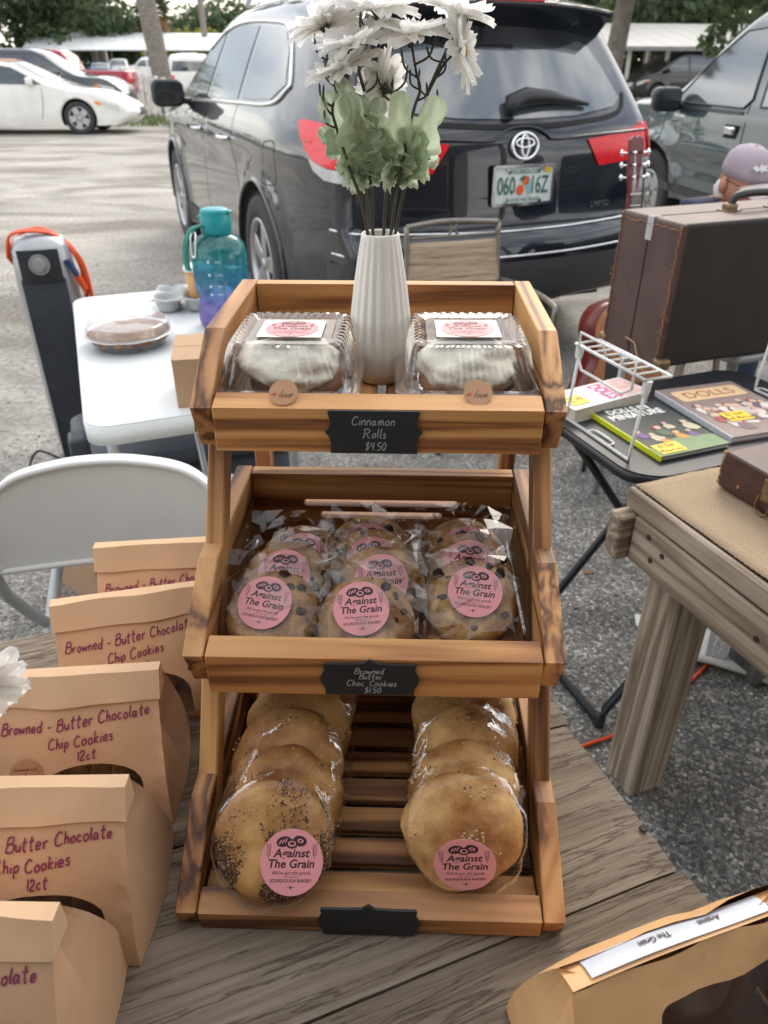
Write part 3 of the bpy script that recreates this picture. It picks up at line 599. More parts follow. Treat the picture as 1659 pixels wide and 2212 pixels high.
# built from the top down
CTOP = crate(2, CRL[0], tag_shape_flat(.085, .0405), [('Cinnamon', .0072, .0085), ('Rolls', -.005, .0085), ('$4.50', -.0165, .0078)], 'y', False, ('y', 'xl', 'xl'))
CMID = crate(1, CRL[1], tag_shape(.085, .035), [('Browned', .0078, .0064), ('Butter', .0016, .006), ('Choc. Cookies', -.0062, .0066), ('$1.50', -.0142, .0066)], 'y', True, ('y', 'xl', 'xl'))
CBOT = crate(0, CRL[2], tag_shape(.085, .037), [], 'x', False, ('y', 'x', 'x'))
# ================================================================== printed sticker
def sprig(mb, x, y, sg, T, k=1.0):
    for a in range(5):
        yy = y + a * .0019 * k
        for s in (-1, 1): mb.prism([(x + sg * .0004 * a, yy), (x + s * .0016 * k, yy + .0011 * k), (x + s * .0017 * k, yy + .002 * k)], 0, .00006, T=T)
    mb.prism([(x - .0002, y - .002 * k), (x + .0002, y - .002 * k), (x + sg * .002, y + .0095 * k), (x + sg * .0017, y + .0095 * k)], 0, .00005, T=T)
def ell(cx, cy_, a, b, rot=0, n=18): return [(cx + a * math.cos(6.2832 * i / n) * math.cos(rot) - b * math.sin(6.2832 * i / n) * math.sin(rot), cy_ + a * math.cos(6.2832 * i / n) * math.sin(rot) + b * math.sin(6.2832 * i / n) * math.cos(rot)) for i in range(n)]
def sticker_meshes(r=.0254):
    a = MB(); a.m(M['pink']); a.prism(ell(0, 0, r, r, 0, 40), 0, .0003, 'z'); am = a.mesh('sticker')
    b = MB(); b.m(M['darkprint']); T = TR(0, 0, .00042)
    b.prism(ell(-.0068, .0155, .0062, .0040, .25), 0, .00006, T=T); b.prism(ell(.0062, .0160, .0056, .0040, -.25), 0, .00006, T=T); b.prism(ell(-.0002, .0138, .0050, .0037), 0, .00008, T=T)
    put_text(b, 'Against', -.0002, .0038, .0090, T=T, shear=.22, bold=.022, wid=.030)
    put_text(b, 'The Grain', .0, -.0042, .0090, T=T, shear=.18, bold=.022, wid=.037)
    put_text(b, "We've got the goods", 0, -.0094, .0040, T=T, shear=.15, wid=.031)
    put_text(b, 'SOURDOUGH BAKERY', 0, -.0152, .0036, T=T, bold=.012, wid=.034)
    b.prism([(-.006, -.0114), (.006, -.0112), (.006, -.0109), (-.006, -.0111)], 0, .00005, T=T)
    b.prism([(-.004, -.0185), (0, -.0196), (.004, -.0183), (0, -.0189)], 0, .00005, T=T); b.prism([(-.0003, -.0208), (.0003, -.0208), (.0003, -.0172), (-.0003, -.0172)], 0, .00005, T=T)
    sprig(b, -.0190, .0045, 1, T); sprig(b, .0185, .0045, -1, T)
    b.m(M['pink']); T2 = TR(0, 0, .00052)
    b.prism(ell(.0066, .0161, .0026, .0016, -.25), 0, .00006, T=T2); b.prism(ell(-.0002, .0139, .0033, .0022), 0, .00006, T=T2)
    for k in range(3): b.prism(ell(-.0098 + k * .0024, .0150 + k * .0007, .0005, .0022, -.5, 8), 0, .00006, T=T2)
    b.m(M['darkprint']); T3 = TR(0, 0, .00062)
    b.prism(ell(.0066, .0161, .0013, .0008, -.25), 0, .00006, T=T3); b.prism(ell(.0, .0141, .0020, .0012), 0, .00006, T=T3); 
    return am, b.mesh('print')
STK, STKP = sticker_meshes()
def add_sticker(parent, loc, rot=(0, 0, 0), scale=1):
    o = bpy.data.objects.new('sticker', STK); link(o, parent); o.location = loc; o.rotation_euler = rot; o.scale = (scale,) * 3
    q = bpy.data.objects.new('print', STKP); link(q, o); return o
# ================================================================== wrapped cookies
def cookie_mesh(seed, r=.0445, h=.013):
    mb = MB(); g = random.Random(seed)
    def f(v):
        n = mnoise.noise((v.x * 2.2 + seed, v.y * 2.2, v.z)) * .10 + mnoise.noise((v.x * 6 + seed, v.y * 6, v.z * 3)) * .07
        return 1 + n * (1 if abs(v.z) > .2 else .5)
    vs = []; rings = 18; seg = 48
    for j in range(rings + 1):
        q = j / rings
        for i in range(seg):
            a = 6.28318 * i / seg; rr = r * (1 + .03 * mnoise.noise((math.cos(a) * 2 + seed, math.sin(a) * 2, 0))) * q
            x, y = rr * math.cos(a), rr * math.sin(a)
            z = h * (1 - q ** 5 * .85) + .0042 * mnoise.noise((x * 60 + seed, y * 60, 3)) * (1 - q ** 8) + .0030 * abs(mnoise.noise((x * 150, y * 150, seed))) * (1 - q ** 8)
            vs.append((x, y, z))
    vs += [(r * .97 * math.cos(6.28318 * i / seg), r * .97 * math.sin(6.28318 * i / seg), 0) for i in range(seg)]
    fs = [(j * seg + i, (j + 1) * seg + i, (j + 1) * seg + (i + 1) % seg, j * seg + (i + 1) % seg) for j in range(rings + 1) for i in range(seg)] + [tuple(range((rings + 1) * seg, (rings + 2) * seg))[::-1]]
    bv, _ = mb.add(vs, fs, None, True); bmesh.ops.remove_doubles(mb.bm, verts=bv, dist=1e-6)
    c = MB()
    for _ in range(16):
        a, q = g.uniform(0, 6.28), r * .9 * math.sqrt(g.random()); s = g.uniform(.0016, .0062)
        c.ball((q * math.cos(a), q * math.sin(a), h * .90), (s, s * g.uniform(.45, 1), s * .5), seg=10, T=TR(0, 0, 0), fn=lambda v: 1 + .45 * mnoise.noise(v * 2.1 + Vector((q * 900, a * 5, 0))))
    mb.mats = [M['cookie']]; c.mats = [M['choc']]
    return mb.mesh('cookie'), c.mesh('chocolate_chips')
def film_mesh(seed, wx=.056, y0=-.056, y1=.060, r=.046, h=.0165, amp=.0034, nu=8, nv=9):
    g = random.Random(seed); mb = MB(); P = {}
    for i in range(nu + 1):
        for j in range(nv + 1):
            u, v = i / nu, j / nv; x = -wx + 2 * wx * u + (g.uniform(-.4, .4) * 2 * wx / nu if 0 < i < nu else 0); y = y0 + (y1 - y0) * v + (g.uniform(-.4, .4) * (y1 - y0) / nv if 0 < j < nv else 0)
            d = math.hypot(x, y); k = max(0, min(1, (wx * 1.22 - d) / (wx * 1.22 - r * .92))); k = k * k * (3 - 2 * k)
            z = .002 + h * k + g.uniform(-1, 1) * amp * (1.15 - .75 * (k > .9)) + .003 * mnoise.noise((x * 40 + seed, y * 40, 0))
            P[i, j] = (x, y, max(z, h + .0008) if d < r * .98 else max(z, .0006))
    vs = [P[i, j] for i in range(nu + 1) for j in range(nv + 1)]; fs = []
    for i in range(nu):
        for j in range(nv):
            a, b, c, d = i * (nv + 1) + j, (i + 1) * (nv + 1) + j, (i + 1) * (nv + 1) + j + 1, i * (nv + 1) + j + 1
            fs += [(a, b, c), (a, c, d)] if g.random() < .5 else [(a, b, d), (b, c, d)]
    mb.add(vs, fs, None, False)
    # pulled folds: narrow standing creases that run out from the cookie
    for _ in range(9):
        a = g.uniform(0, 6.28); r0 = r * g.uniform(.95, 1.05); r1 = min(wx, r0 + g.uniform(.006, .02)); wd = g.uniform(.0012, .0035)
        c, s = math.cos(a), math.sin(a); z0 = h * .8
        mb.add([(c * r0, s * r0, z0), (c * r1 - s * wd, s * r1 + c * wd, .004), (c * r1 + s * wd * .4, s * r1 - c * wd * .4, .0095 + g.uniform(0, .006)), (c * (r0 - .012), s * (r0 - .012), h + .0025)], [(0, 1, 2), (0, 2, 3)], None, False)
    mb.mats = [SHARD]; return mb.mesh('wrapper')
CK = [cookie_mesh(s) for s in (1, 2, 3)]; FM = [film_mesh(s) for s in (11, 12, 13, 14)]
def wrapped_cookie(p, tilt, yaw, k, label, group, roll=0, stx=(0, 0), strot=0):
    t = thing('wrapped_cookie', label, 'cookie', p, 0, group, rot=(tilt, roll, yaw))
    o = bpy.data.objects.new('cookie', CK[k % 3][0]); link(o, t); o.rotation_euler = (0, 0, k * 1.7)
    c = bpy.data.objects.new('chocolate_chips', CK[k % 3][1]); link(c, o); tag(c, kind='stuff')
    add_sticker(t, (stx[0], stx[1], .0185), (0, 0, strot))
    f = bpy.data.objects.new('wrapper', FM[k % 4]); link(f, t); return t
ROWS = [('front', [(-.104, .540, .920), (-.0165, .530, .920), (.0815, .558, .922)]), ('second', [(-.094, .578, .926), (-.004, .570, .926), (.083, .594, .926)]), ('third', [(-.082, .606, .927), (-.010, .600, .927), (.080, .622, .925)]), ('rearmost', [None, (-.014, .628, .925), None])]
WH = ['beside the left crate wall', 'in the middle stack', 'beside the right crate wall']
k = 0
for rn, pts in ROWS:
    for c, p in enumerate(pts):
        if p is None: continue
        g = random.Random(k * 3 + 1)
        wrapped_cookie(p, R((33, 34, 32)[c] + (6 if rn != 'front' else 0)), R((-6, 5, -4)[c] + g.uniform(-9, 9)), k, 'wrapped chocolate chip cookie %s in the stack %s' % ({'front': 'against the front panel', 'second': 'second from the front panel', 'third': 'third from the front panel', 'rearmost': 'nearest the slotted back panel'}[rn], ['nearest the kraft bags', 'between the two others', 'nearest the burlap table'][c]), 'wrapped cookies in the middle crate', stx=((-.004, .006), (-.004, .008), (.004, .004))[c] if rn == 'front' else (g.uniform(-.004, .004), .006), strot=R((-2, 4, -3)[c])); k += 1
# ================================================================== bagged bagels
def bagel_mesh(seed, r=.0500, h=.042):
    mb = MB(); n, seg = 18, 40; vs = []
    prof = []
    for j in range(n + 1):
        a = math.pi * (j / n) * 1.0 - math.pi / 2      # from bottom to top round the outside
        prof.append((r * .60 + r * .40 * math.cos(a), h / 2 + h / 2 * math.sin(a)))
    prof = [(0, .004)] + [(r * .3, .002)] + prof[1:-1] + [(r * .36, h * .985), (r * .20, h * .95), (r * .09, h * .90), (0, h * .88)]
    m = len(prof)
    for i in range(seg):
        a = 6.28318 * i / seg
        for q, z in prof:
            x, y = q * math.cos(a), q * math.sin(a); d = 1 + .11 * mnoise.noise((math.cos(a) * 1.2 + seed, math.sin(a) * 1.2, z * 12)) + .045 * mnoise.noise((x * 45 + seed, y * 45, z * 45))
            vs.append((x * d, y * d, z + .0055 * mnoise.noise((x * 34 + seed, y * 34, 1)) * (z > .01)))
    fs = [(i * m + k, ((i + 1) % seg) * m + k, ((i + 1) % seg) * m + k + 1, i * m + k + 1) for i in range(seg) for k in range(m - 1)]
    bv, _ = mb.add(vs, fs, None, True); bmesh.ops.remove_doubles(mb.bm, verts=bv, dist=1e-6)
    mb.mats = [M['dough']]; return mb.mesh('bagel'), prof
def topping_mesh(seed, prof, n, heavy):
    g = random.Random(seed); mb = MB(); ms = [M['seedd'], M['seedl'], M['onion'], M['seedl']]
    up = [(q, z) for q, z in prof if z > .012]
    for _ in range(n):
        k = g.random() ** (1.0 if heavy else .8); i = min(len(up) - 2, int(k * (len(up) - 1))); f = g.random(); q = up[i][0] * (1 - f) + up[i + 1][0] * f; z = up[i][1] * (1 - f) + up[i + 1][1] * f
        a = g.uniform(0, 6.28) if not heavy else g.gauss(-1.45, 1.25)
        if not heavy and mnoise.noise((q * 45 * math.cos(a), q * 45 * math.sin(a), seed)) < g.uniform(-.25, .35): continue
        mb.m(ms[g.randrange(3) if not heavy else g.choice((0, 0, 1, 2, 2, 3))]); s = g.uniform(.0004, .00095)
        if mb.mi == ms.index(M['onion']): s *= 1.3
        T = TR(q * 1.01 * math.cos(a), q * 1.01 * math.sin(a), z + .0006) @ RZ(g.uniform(0, 6)) @ RX(g.uniform(-.6, .6))
        el = 1.8 if mb.mi else 1
        mb.add([(-s * el, 0, 0), (0, -s, 0), (s * el, 0, 0), (0, s, 0), (0, 0, s * .9)], [(0, 1, 4), (1, 2, 4), (2, 3, 4), (3, 0, 4)], T)
    return mb.mesh('seed_topping')
BG = [bagel_mesh(s) for s in (21, 22, 23)]
TPH = topping_mesh(5, BG[0][1], 5200, True); TPL = [topping_mesh(6, BG[1][1], 500, False), topping_mesh(7, BG[2][1], 700, False)]
def bagel_bag(name, label, x, ys, z, tilt, heavy, seed, sticker):
    g = random.Random(seed); base = Vector((x, ys, TZ + .009)); t = thing(name, label, 'bag of bagels', base, 0, 'bags of bagels in the lowest crate')
    n = 5; cs = []
    for k in range(n):
        p = Vector((g.uniform(-.004, .004) + .003 * k, k * .0365, z - TZ - .009 + k * .003)); cs.append(p)
        mesh = BG[k % 3][0]
        o = bpy.data.objects.new('bagel', mesh); link(o, t); o.location = p; o.material_slots[0].link = 'OBJECT'; o.material_slots[0].material = M['doughd'] if heavy else M['dough']; o.rotation_euler = (tilt + g.uniform(-.08, .08) - .05 * k, g.uniform(-.14, .14), g.uniform(-.4, .4) if k else 0); o.scale = (g.uniform(.97, 1.06), g.uniform(.92, 1.02), 1)
        q = bpy.data.objects.new('seed_topping', TPH if heavy and k == 0 else TPL[k % 2]); link(q, o)
    # the bag: a loose sleeve of film round the row, gathered at the front
    mb = MB(); seg, nv = 34, 26; P = {}
    nrm = Vector((0, -math.sin(tilt), math.cos(tilt))); upv = Vector((0, math.cos(tilt), math.sin(tilt)))
    for j in range(nv + 1):
        v = j / nv; c = cs[0].lerp(cs[-1], max(0, min(1, (v - .12) / .8))) + nrm * (.046 - .05 * max(0, (v - .9) / .1)) * (1 if v < .12 else .55 if v < .5 else .3)
        rad = .0535 * (1 if v > .14 else .35 + .65 * (v / .14) ** .5)
        for i in range(seg):
            a = 6.28318 * i / seg; rr = rad * (1 + g.uniform(-.028, .028) + .05 * mnoise.noise((math.cos(a) * 2.2, math.sin(a) * 2.2 + v * 3, v * 7 + seed))); q = c + Vector((math.cos(a) * rr, 0, 0)) + upv * (math.sin(a) * rr * .96) + Vector((0, 1, 0)) * g.uniform(-.002, .002)
            q.z = max(q.z, .003); q.x = max(-.064, min(.064, q.x)); P[i, j] = q
    vs = [P[i, j] for j in range(nv + 1) for i in range(seg)]; fs = []
    for j in range(nv):
        for i in range(seg):
            a, b, c, d = j * seg + i, j * seg + (i + 1) % seg, (j + 1) * seg + (i + 1) % seg, (j + 1) * seg + i
            fs += [(a, b, c), (a, c, d)] if g.random() < .5 else [(a, b, d), (b, c, d)]
    fs.append(tuple(range(seg))[::-1]); bv, nf = mb.add(vs, fs, None, True); mb.build('film_bag', CELLO, t)
    s = add_sticker(t, *sticker); return t
th = R(46)
nr = Vector((0, -math.sin(th), math.cos(th)))
def on_face(dx, dy, off): return Vector((dx, 0, 0)) + Vector((0, math.cos(th), math.sin(th))) * dy + nr * off
b1 = bagel_bag('bagel_bag', 'clear bag of seeded bagels with round pink sticker facing up', -.091, .410, .778, th, True, 4, ((.012, 0, 0), (0, 0, 0), 1))
b1.children[-1].location = Vector((0, 0, .778 - TZ - .009)) + on_face(.016, -.010, .0500); b1.children[-1].rotation_euler = (th, .05, .03)
b2 = bagel_bag('bagel_bag', 'clear bag of plain golden bagels with a foreshortened pink sticker', .070, .420, .778, th, False, 9, ((0, 0, 0), (0, 0, 0), 1))
b2.children[-1].location = Vector((0, 0, .778 - TZ - .009)) + on_face(-.004, -.020, .0535); b2.children[-1].rotation_euler = (th + R(30), -.10, -.06)
# ================================================================== clamshells
def rring(hw, hd, r, n=7):
    return rrect(-hw, -hd, hw, hd, r, n)
def clam_lid():
    mb = MB(); lv = [(0, .068, .078, .010), (0.0015, .0665, .0765, .010), (.0012, .060, .069, .014), (.012, .0575, .066, .015), (.030, .0535, .058, .015), (.0355, .0505, .054, .014), (.0362, .0465, .050, .013), (.0345, .040, .040, .006), (.0340, .039, .039, .006)]
    rings = []
    for k, (z, a, b, r) in enumerate(lv):
        R0 = rrect(-a, -b, a, b, r, 6); # resample to constant count
        pts = []
        n = 160; per = [Vector((*p, 0)) for p in R0]; ls = [(per[(i + 1) % len(per)] - per[i]).length for i in range(len(per))]; tot = sum(ls); acc = 0; i = 0
        for q in range(n):
            d = tot * q / n
            while i < len(per) - 1 and acc + ls[i] < d: acc += ls[i]; i += 1
            f = (d - acc) / max(ls[i], 1e-9); pts.append(per[i].lerp(per[(i + 1) % len(per)], min(1, f)))
        rib = .0011 * (3 <= k <= 6)
        for q, p in enumerate(pts):
            nn = p.normalized(); pts[q] = p + nn * (rib if q % 4 < 2 else -rib); pts[q].z = z + (rib * .8 if k in (5, 6) and q % 4 < 2 else 0)
        rings.append(pts)
    n = 160; vs = [p for r in rings for p in r]
    fs = [(k * n + q, k * n + (q + 1) % n, (k + 1) * n + (q + 1) % n, (k + 1) * n + q) for k in range(len(rings) - 1) for q in range(n)] + [tuple(range((len(rings) - 1) * n, len(rings) * n))]
    mb.add(vs, fs, None, False)
    for x in (-.03, .035): mb.box((x, -.0785, .002), (.014, .005, .004), bev=.001)
    mb.mats = [CLAM]; return mb.mesh('lid')
def clam_tray():
    mb = MB(); lv = [(-.0006, .068, .078, .010), (-.0012, .060, .069, .012), (-.028, .054, .062, .012), (-.030, .050, .058, .010)]; vs = []
    for z, a, b, r in lv: vs += [(x, y, z) for x, y in rrect(-a, -b, a, b, r, 5)]
    n = 24; mb.add(vs, [(k * n + q, k * n + (q + 1) % n, (k + 1) * n + (q + 1) % n, (k + 1) * n + q) for k in range(3) for q in range(n)] + [tuple(range(3 * n, 4 * n))], None, True)
    mb.mats = [CLAM]; return mb.mesh('tray')
def icing_mesh(seed):
    mb = MB()
    def f(v): return 1 + .20 * mnoise.noise((v.x * 1.6 + seed, v.y * 1.6, v.z * 1.5)) + .10 * mnoise.noise((v.x * 4 + seed, v.y * 4, v.z * 4 + 3)) + .045 * abs(mnoise.noise((v.x * 9, v.y * 9 + seed, v.z * 9)))
    mb.ball((0, 0, .0), (.047, .046, .026), seg=52, fn=f); mb.mats = [M['icing']]; return mb.mesh('icing')
LID, TRAY = clam_lid(), clam_tray()
def love_sticker(parent, loc, rot, r=.0125):
    a = MB(); a.m(M['kraftst']); a.prism(ell(0, 0, r, r, 0, 30), 0, .0003, 'z'); o = a.build('seal_sticker', None, parent, loc, rot)
    b = MB(); b.m(M['brownink']); T = TR(0, 0, .0005); hand(b, 'love', .002 * r / .0125, -.005 * r / .0125, .0065 * r / .0125, .00055 * r / .0125, T=T, slant=.5)
    hand(b, '-', -.009 * r / .0125, -.0068 * r / .0125, .009 * r / .0125, .0004, T=T); b.m(M['redink'])
    b.prism([(-.0075 * r / .0125 + q[0] * r / .0125, -.002 * r / .0125 + q[1] * r / .0125) for q in ((0, -.0015), (.0017, .0004), (.0013, .0013), (.0005, .0013), (0, .0007), (-.0005, .0013), (-.0013, .0013), (-.0017, .0004))], 0, .0001, T=T)
    b.build('lettering', None, o); return o
def clamshell(p, yaw, label, seed, seal_dx):
    t = thing('clamshell_box', label, 'food box', p, yaw, 'clamshells of cinnamon rolls')
    for nm, me in (('lid', LID), ('tray', TRAY)): o = bpy.data.objects.new(nm, me); link(o, t); o.location = (0, 0, .032)
    g = random.Random(seed)
    mb = MB(); mb.ball((.002, 0, .018), (.047, .045, .017), seg=24, fn=lambda v: 1 + .1 * mnoise.noise((v.x * 3 + seed, v.y * 3, v.z * 3))); mb.build('cinnamon_roll', M['roll'], t)
    ic = bpy.data.objects.new('icing', icing_mesh(seed)); link(ic, t); ic.location = (-.003 if seed % 2 else .001, -.004, .035); ic.rotation_euler = (0, 0, seed)
    mb = MB(); mb.box((0, 0, 0), (.060, .052, .0004)); lb = mb.build('label', M['paperw'], t, loc=(0, .002, .0676))
    s = add_sticker(t, (0, .001, .0680), (0, 0, 0), .98)
    love_sticker(t, (seal_dx, -.0885, .0395), (R(38), 0, 0)); return t
FLZ = TZ + NOSE[2][1] - .029
clamshell((-.0870, .690, FLZ), R(-2), 'clear clamshell of iced cinnamon roll nearer the water bottle', 31, .003)
clamshell((.0790, .690, FLZ), R(-1), 'clear clamshell of iced cinnamon roll nearer the guitar', 42, .004)
# ================================================================== vase and flowers
vz = TZ + NOSE[2][1] - .029; vb = Vector((-.0035, .738, vz)); VH = .146
va = thing('flower_vase', 'ribbed cream ceramic bottle vase between the clamshells', 'vase', vb)
prof = [(0, 0), (.020, 0), (.0245, .004), (.0290, .014), (.0315, .030), (.0318, .045), (.0300, .068), (.0265, .095), (.0225, .120), (.0188, .140), (.0182, .1445), (.0172, .1460), (.0160, .1445), (.0158, .12), (.012, .08)]
mb = MB(); mb.lathe(prof, 160, mod=lambda a, z: 1 - (.055 * (.5 - .5 * math.cos(a * 20)) ** 1.4) * min(1, max(0, (z - .012) / .03)) * min(1, max(0, (.144 - z) / .01))); mb.build('vessel', M['ceramic'], va)
FL = thing('daisy_bouquet', 'white silk daisies with grey green leaves in the ribbed vase', 'flowers', vb + Vector((0, 0, .02)))
INV = Matrix.Translation(-FL.location)
def daisy(center, axis, r, seed, parent, name='daisy'):
    g = random.Random(seed); q = axis.normalized().to_track_quat('Z', 'Y').to_matrix().to_4x4(); T0 = Matrix.Translation(center) @ q
    p = MB()
    for ly, (n, el, rr) in enumerate(((12, .30, 1.0), (11, .52, .88))):
        for i in range(n):
            a = 6.28318 * (i + .5 * ly) / n + g.uniform(-.1, .1); e = el + g.uniform(-.16, .14); ln = r * rr * g.uniform(.88, 1.08); wd = r * .25 * g.uniform(.85, 1.15); tw = g.uniform(-.25, .25)
            T = T0 @ RZ(a) @ RX(tw)
            def f(u, v, e=e, ln=ln, wd=wd):
                w_ = wd * (.35 + 1.25 * math.sin(math.pi * min(1, .12 + u * .80)) ** .8) * .62; x = ln * u; z = ln * (math.sin(e) * u - .28 * u * u * (1 if ly == 0 else .5)); yy = (v - .5) * 2 * w_
                if u > .99: x -= ln * .07 * abs(math.cos(v * 9.4))
                return (x * math.cos(e * .5) + .003, yy, z + .0020 * math.cos((v - .5) * 9) + .003)
            p.grid(f, 7, 4, T)
    fo = p.build(name, M['petal'], parent)
    c = MB(); c.lathe([(.0, -.006), (.0022, -.006), (.0030, -.002), (.0058, .002), (.0060, .004), (0, .005)], 12, T0)
    for i in range(11):
        a = 6.28318 * i / 11; ln = r * g.uniform(.26, .36)
        c.add([(.0022, -.0011, .0005), (.0022, .0011, .0005), (ln, 0, ln * .35)], [(0, 1, 2)], T0 @ RZ(a))
        c.add([(.0022, -.0011, -.0003), (.0022, .0011, -.0003), (ln, 0, ln * .35 - .0004)], [(0, 2, 1)], T0 @ RZ(a))
    c.build('calyx', M['calyx'], fo)
    y = MB(); y.ball((0, 0, .006), (r * .2, r * .2, r * .12), T0, seg=10); y.build('flower_centre', M['yolk'], fo); return fo
def zp(x, y): return (531 + .36 * x, .36 * y)
def fpt(zx, zy, y): return INV @ at_y(*zp(zx, zy), y)
STEMS = [([(740, 1445), (690, 1200), (630, 1030), (545, 770), (520, 660), (545, 560), (575, 450)], .728),
         ([(765, 1445), (750, 1130), (735, 850), (715, 560), (745, 400), (770, 250), (790, 80)], .735), ([(712, 545), (690, 470), (668, 380), (655, 300)], .730),
         ([(825, 1445), (840, 1150), (870, 690), (878, 560), (880, 470), (870, 380)], .755), ([(872, 640), (880, 560), (850, 535)], .745),
         ([(865, 1445), (905, 1150), (1000, 690), (1045, 540), (1020, 420), (992, 250)], .730), ([(890, 1445), (945, 1160), (1060, 740), (1085, 580), (1180, 400), (1255, 315)], .738),
         ([(1085, 570), (1150, 420), (1210, 290), (1250, 180), (1262, 100)], .742), ([(735, 1445), (720, 1150), (600, 700), (500, 420), (480, 190)], .765)]
g = random.Random(8)
def yoff(pts, y0): return [fpt(x, y, y0 - .006 * math.sin(i)) for i, (x, y) in enumerate(pts)]
for pts, y0 in STEMS:
    mb = MB(); P = crom(yoff(pts, y0), 5); n = len(P)
    if pts[0][1] > 1400: P = [Vector((P[0].x * .6, P[0].y * .6, .02))] + P
    n = len(P); mb.tube(P, [.0017 - .0007 * i / n for i in range(n)], 7)
    for k in range(n // 2, n - 2, 3):       # short side twigs
        s = g.choice((-1, 1)); d = Vector((s * g.uniform(.006, .017), g.uniform(-.006, .006), g.uniform(.012, .024))); a = P[k]
        mb.tube(crom([a, a + d * .5 + Vector((s * .004, 0, -.003)), a + d], 4), [.0010] * 8 + [.0003], 5)
    mb.build('stem', M['stem'], FL)
for i, (zx, zy, y0, ax, r) in enumerate([(590, 440, .726, (-.35, -.1, 1), .034), (655, 290, .726, (-.22, -.2, 1), .036), (790, 85, .735, (.05, -.05, 1), .036), (990, 235, .728, (.02, -.15, 1), .036), (1262, 110, .742, (.25, 0, 1), .035), (1262, 312, .736, (.85, -.3, .25), .035), (480, 175, .765, (-.35, .25, 1), .035), (845, 535, .748, (-.75, .45, .25), .034), (640, 60, .78, (-.1, .3, 1), .034)]):
    daisy(fpt(zx, zy, y0), Vector(ax), r * .93, i + 50, FL)
def lobed_leaf(base, tip, wd, seed, parent, bend=.25):
    g = random.Random(seed); ax = tip - base; ln = ax.length; d = ax.normalized(); view = Vector((g.uniform(-.35, .35), -1, g.uniform(.1, .5))); side = d.cross(view).normalized(); nn = side.cross(d).normalized()
    nu, nv = 26, 12
    def f(u, v):
        s = (v - .5) * 2; lob = 1 - .42 * abs(math.sin(u * 9.2 + .5)) ** 6 + .10 * math.cos(u * 37 + seed); w_ = wd * 1.12 * math.sin(math.pi * min(1, .05 + u * .92)) ** .62 * lob
        return base + d * (ln * u - .10 * ln * abs(s) * (u < .9)) + side * (w_ * s) + nn * (bend * ln * (u * u - .3 * u) * .8 + .30 * wd * (s * s) + .0045 * mnoise.noise((u * 4 + seed, s * 2, 0)) + .0012 * math.cos(abs(s) * 9 - u * 26) * abs(s))
    mb = MB(); mb.grid(f, nu, nv); return mb.build('leaf', M['leaf'], parent)
LV = [((735, 1130), (640, 560), .021), ((760, 1140), (830, 800), .024), ((720, 1140), (500, 620), .023), ((700, 1190), (560, 1020), .014), ((690, 1190), (740, 1000), .014), ((905, 1130), (950, 560), .021), ((930, 1140), (1140, 620), .022), ((905, 1130), (1010, 760), .023), ((850, 1130), (860, 840), .025), ((930, 1140), (1120, 980), .017), ((740, 1000), (690, 700), .015), ((760, 900), (590, 500), .014), ((820, 1150), (760, 960), .018), ((960, 1120), (1060, 820), .016), ((780, 1000), (800, 620), .015), ((880, 1140), (800, 1050), .016), ((640, 1050), (470, 820), .014)]
for i, (a, b, wd) in enumerate(LV):
    y0 = .716 + .03 * ((i * 7) % 5) / 4 - .005; lobed_leaf(fpt(a[0], a[1] - 70, .733), fpt(830 + (b[0] - 830) * 1.12, b[1] - 40, y0), wd * .84, i + 3, FL)
# second bunch, its vase standing just outside the picture
p = at_y(18, 1478, .44); q = at_y(-6, 1770, .385)
v2 = dup(va); v2.location = (-.455, .43, TZ + .001); tag(v2, 'ribbed cream vase standing past the kraft bags')
F2 = thing('daisy_bouquet', 'two white daisies reaching over the kraft bags', 'flowers', (-.455, .43, TZ + .02))
for k, (c, ax) in enumerate(((p, Vector((.75, -.75, .15))), (q, Vector((.5, -.8, .1))))):
    c = c - F2.location + Vector((-.012, 0, 0)); ax.normalize(); daisy(c + Vector((-.010, 0, 0)), ax, .034, 90 + k, F2)
    mb = MB(); mb.tube(crom([(0, 0, .03), (0, 0, .11), c * .6 + Vector((-.02, 0, .06)), c - ax * .006], 6), .0014, 7); mb.build('stem', M['stem'], F2)
# ================================================================== shared: a flat outline laid onto a curved skin
def skin_plate(mb, outer, holes, fn, maxlen, it=5, smooth=True):
    bm = bmesh.new(); es = []
    for lp in [outer] + holes:
        vv = [bm.verts.new((u, v, 0)) for u, v in lp]; es += [bm.edges.new((vv[i], vv[(i + 1) % len(vv)])) for i in range(len(vv))]
    bmesh.ops.triangle_fill(bm, use_beauty=True, edges=es)
    for _ in range(it):
        lg = [e for e in bm.edges if e.calc_length() > maxlen]
        if not lg: break
        bmesh.ops.subdivide_edges(bm, edges=lg, cuts=1); bmesh.ops.triangulate(bm, faces=[f for f in bm.faces if len(f.verts) > 3])
        bmesh.ops.beautify_fill(bm, faces=bm.faces, edges=bm.edges)
    bm.verts.index_update(); bmesh.ops.recalc_face_normals(bm, faces=bm.faces)
    vs = [fn(v.co.x, v.co.y) for v in bm.verts]; fs = [tuple(v.index for v in f.verts) for f in bm.faces]
    if bm.faces and sum(f.normal.z for f in bm.faces) < 0: fs = [f[::-1] for f in fs]
    bm.free(); return mb.add(vs, fs, None, smooth)
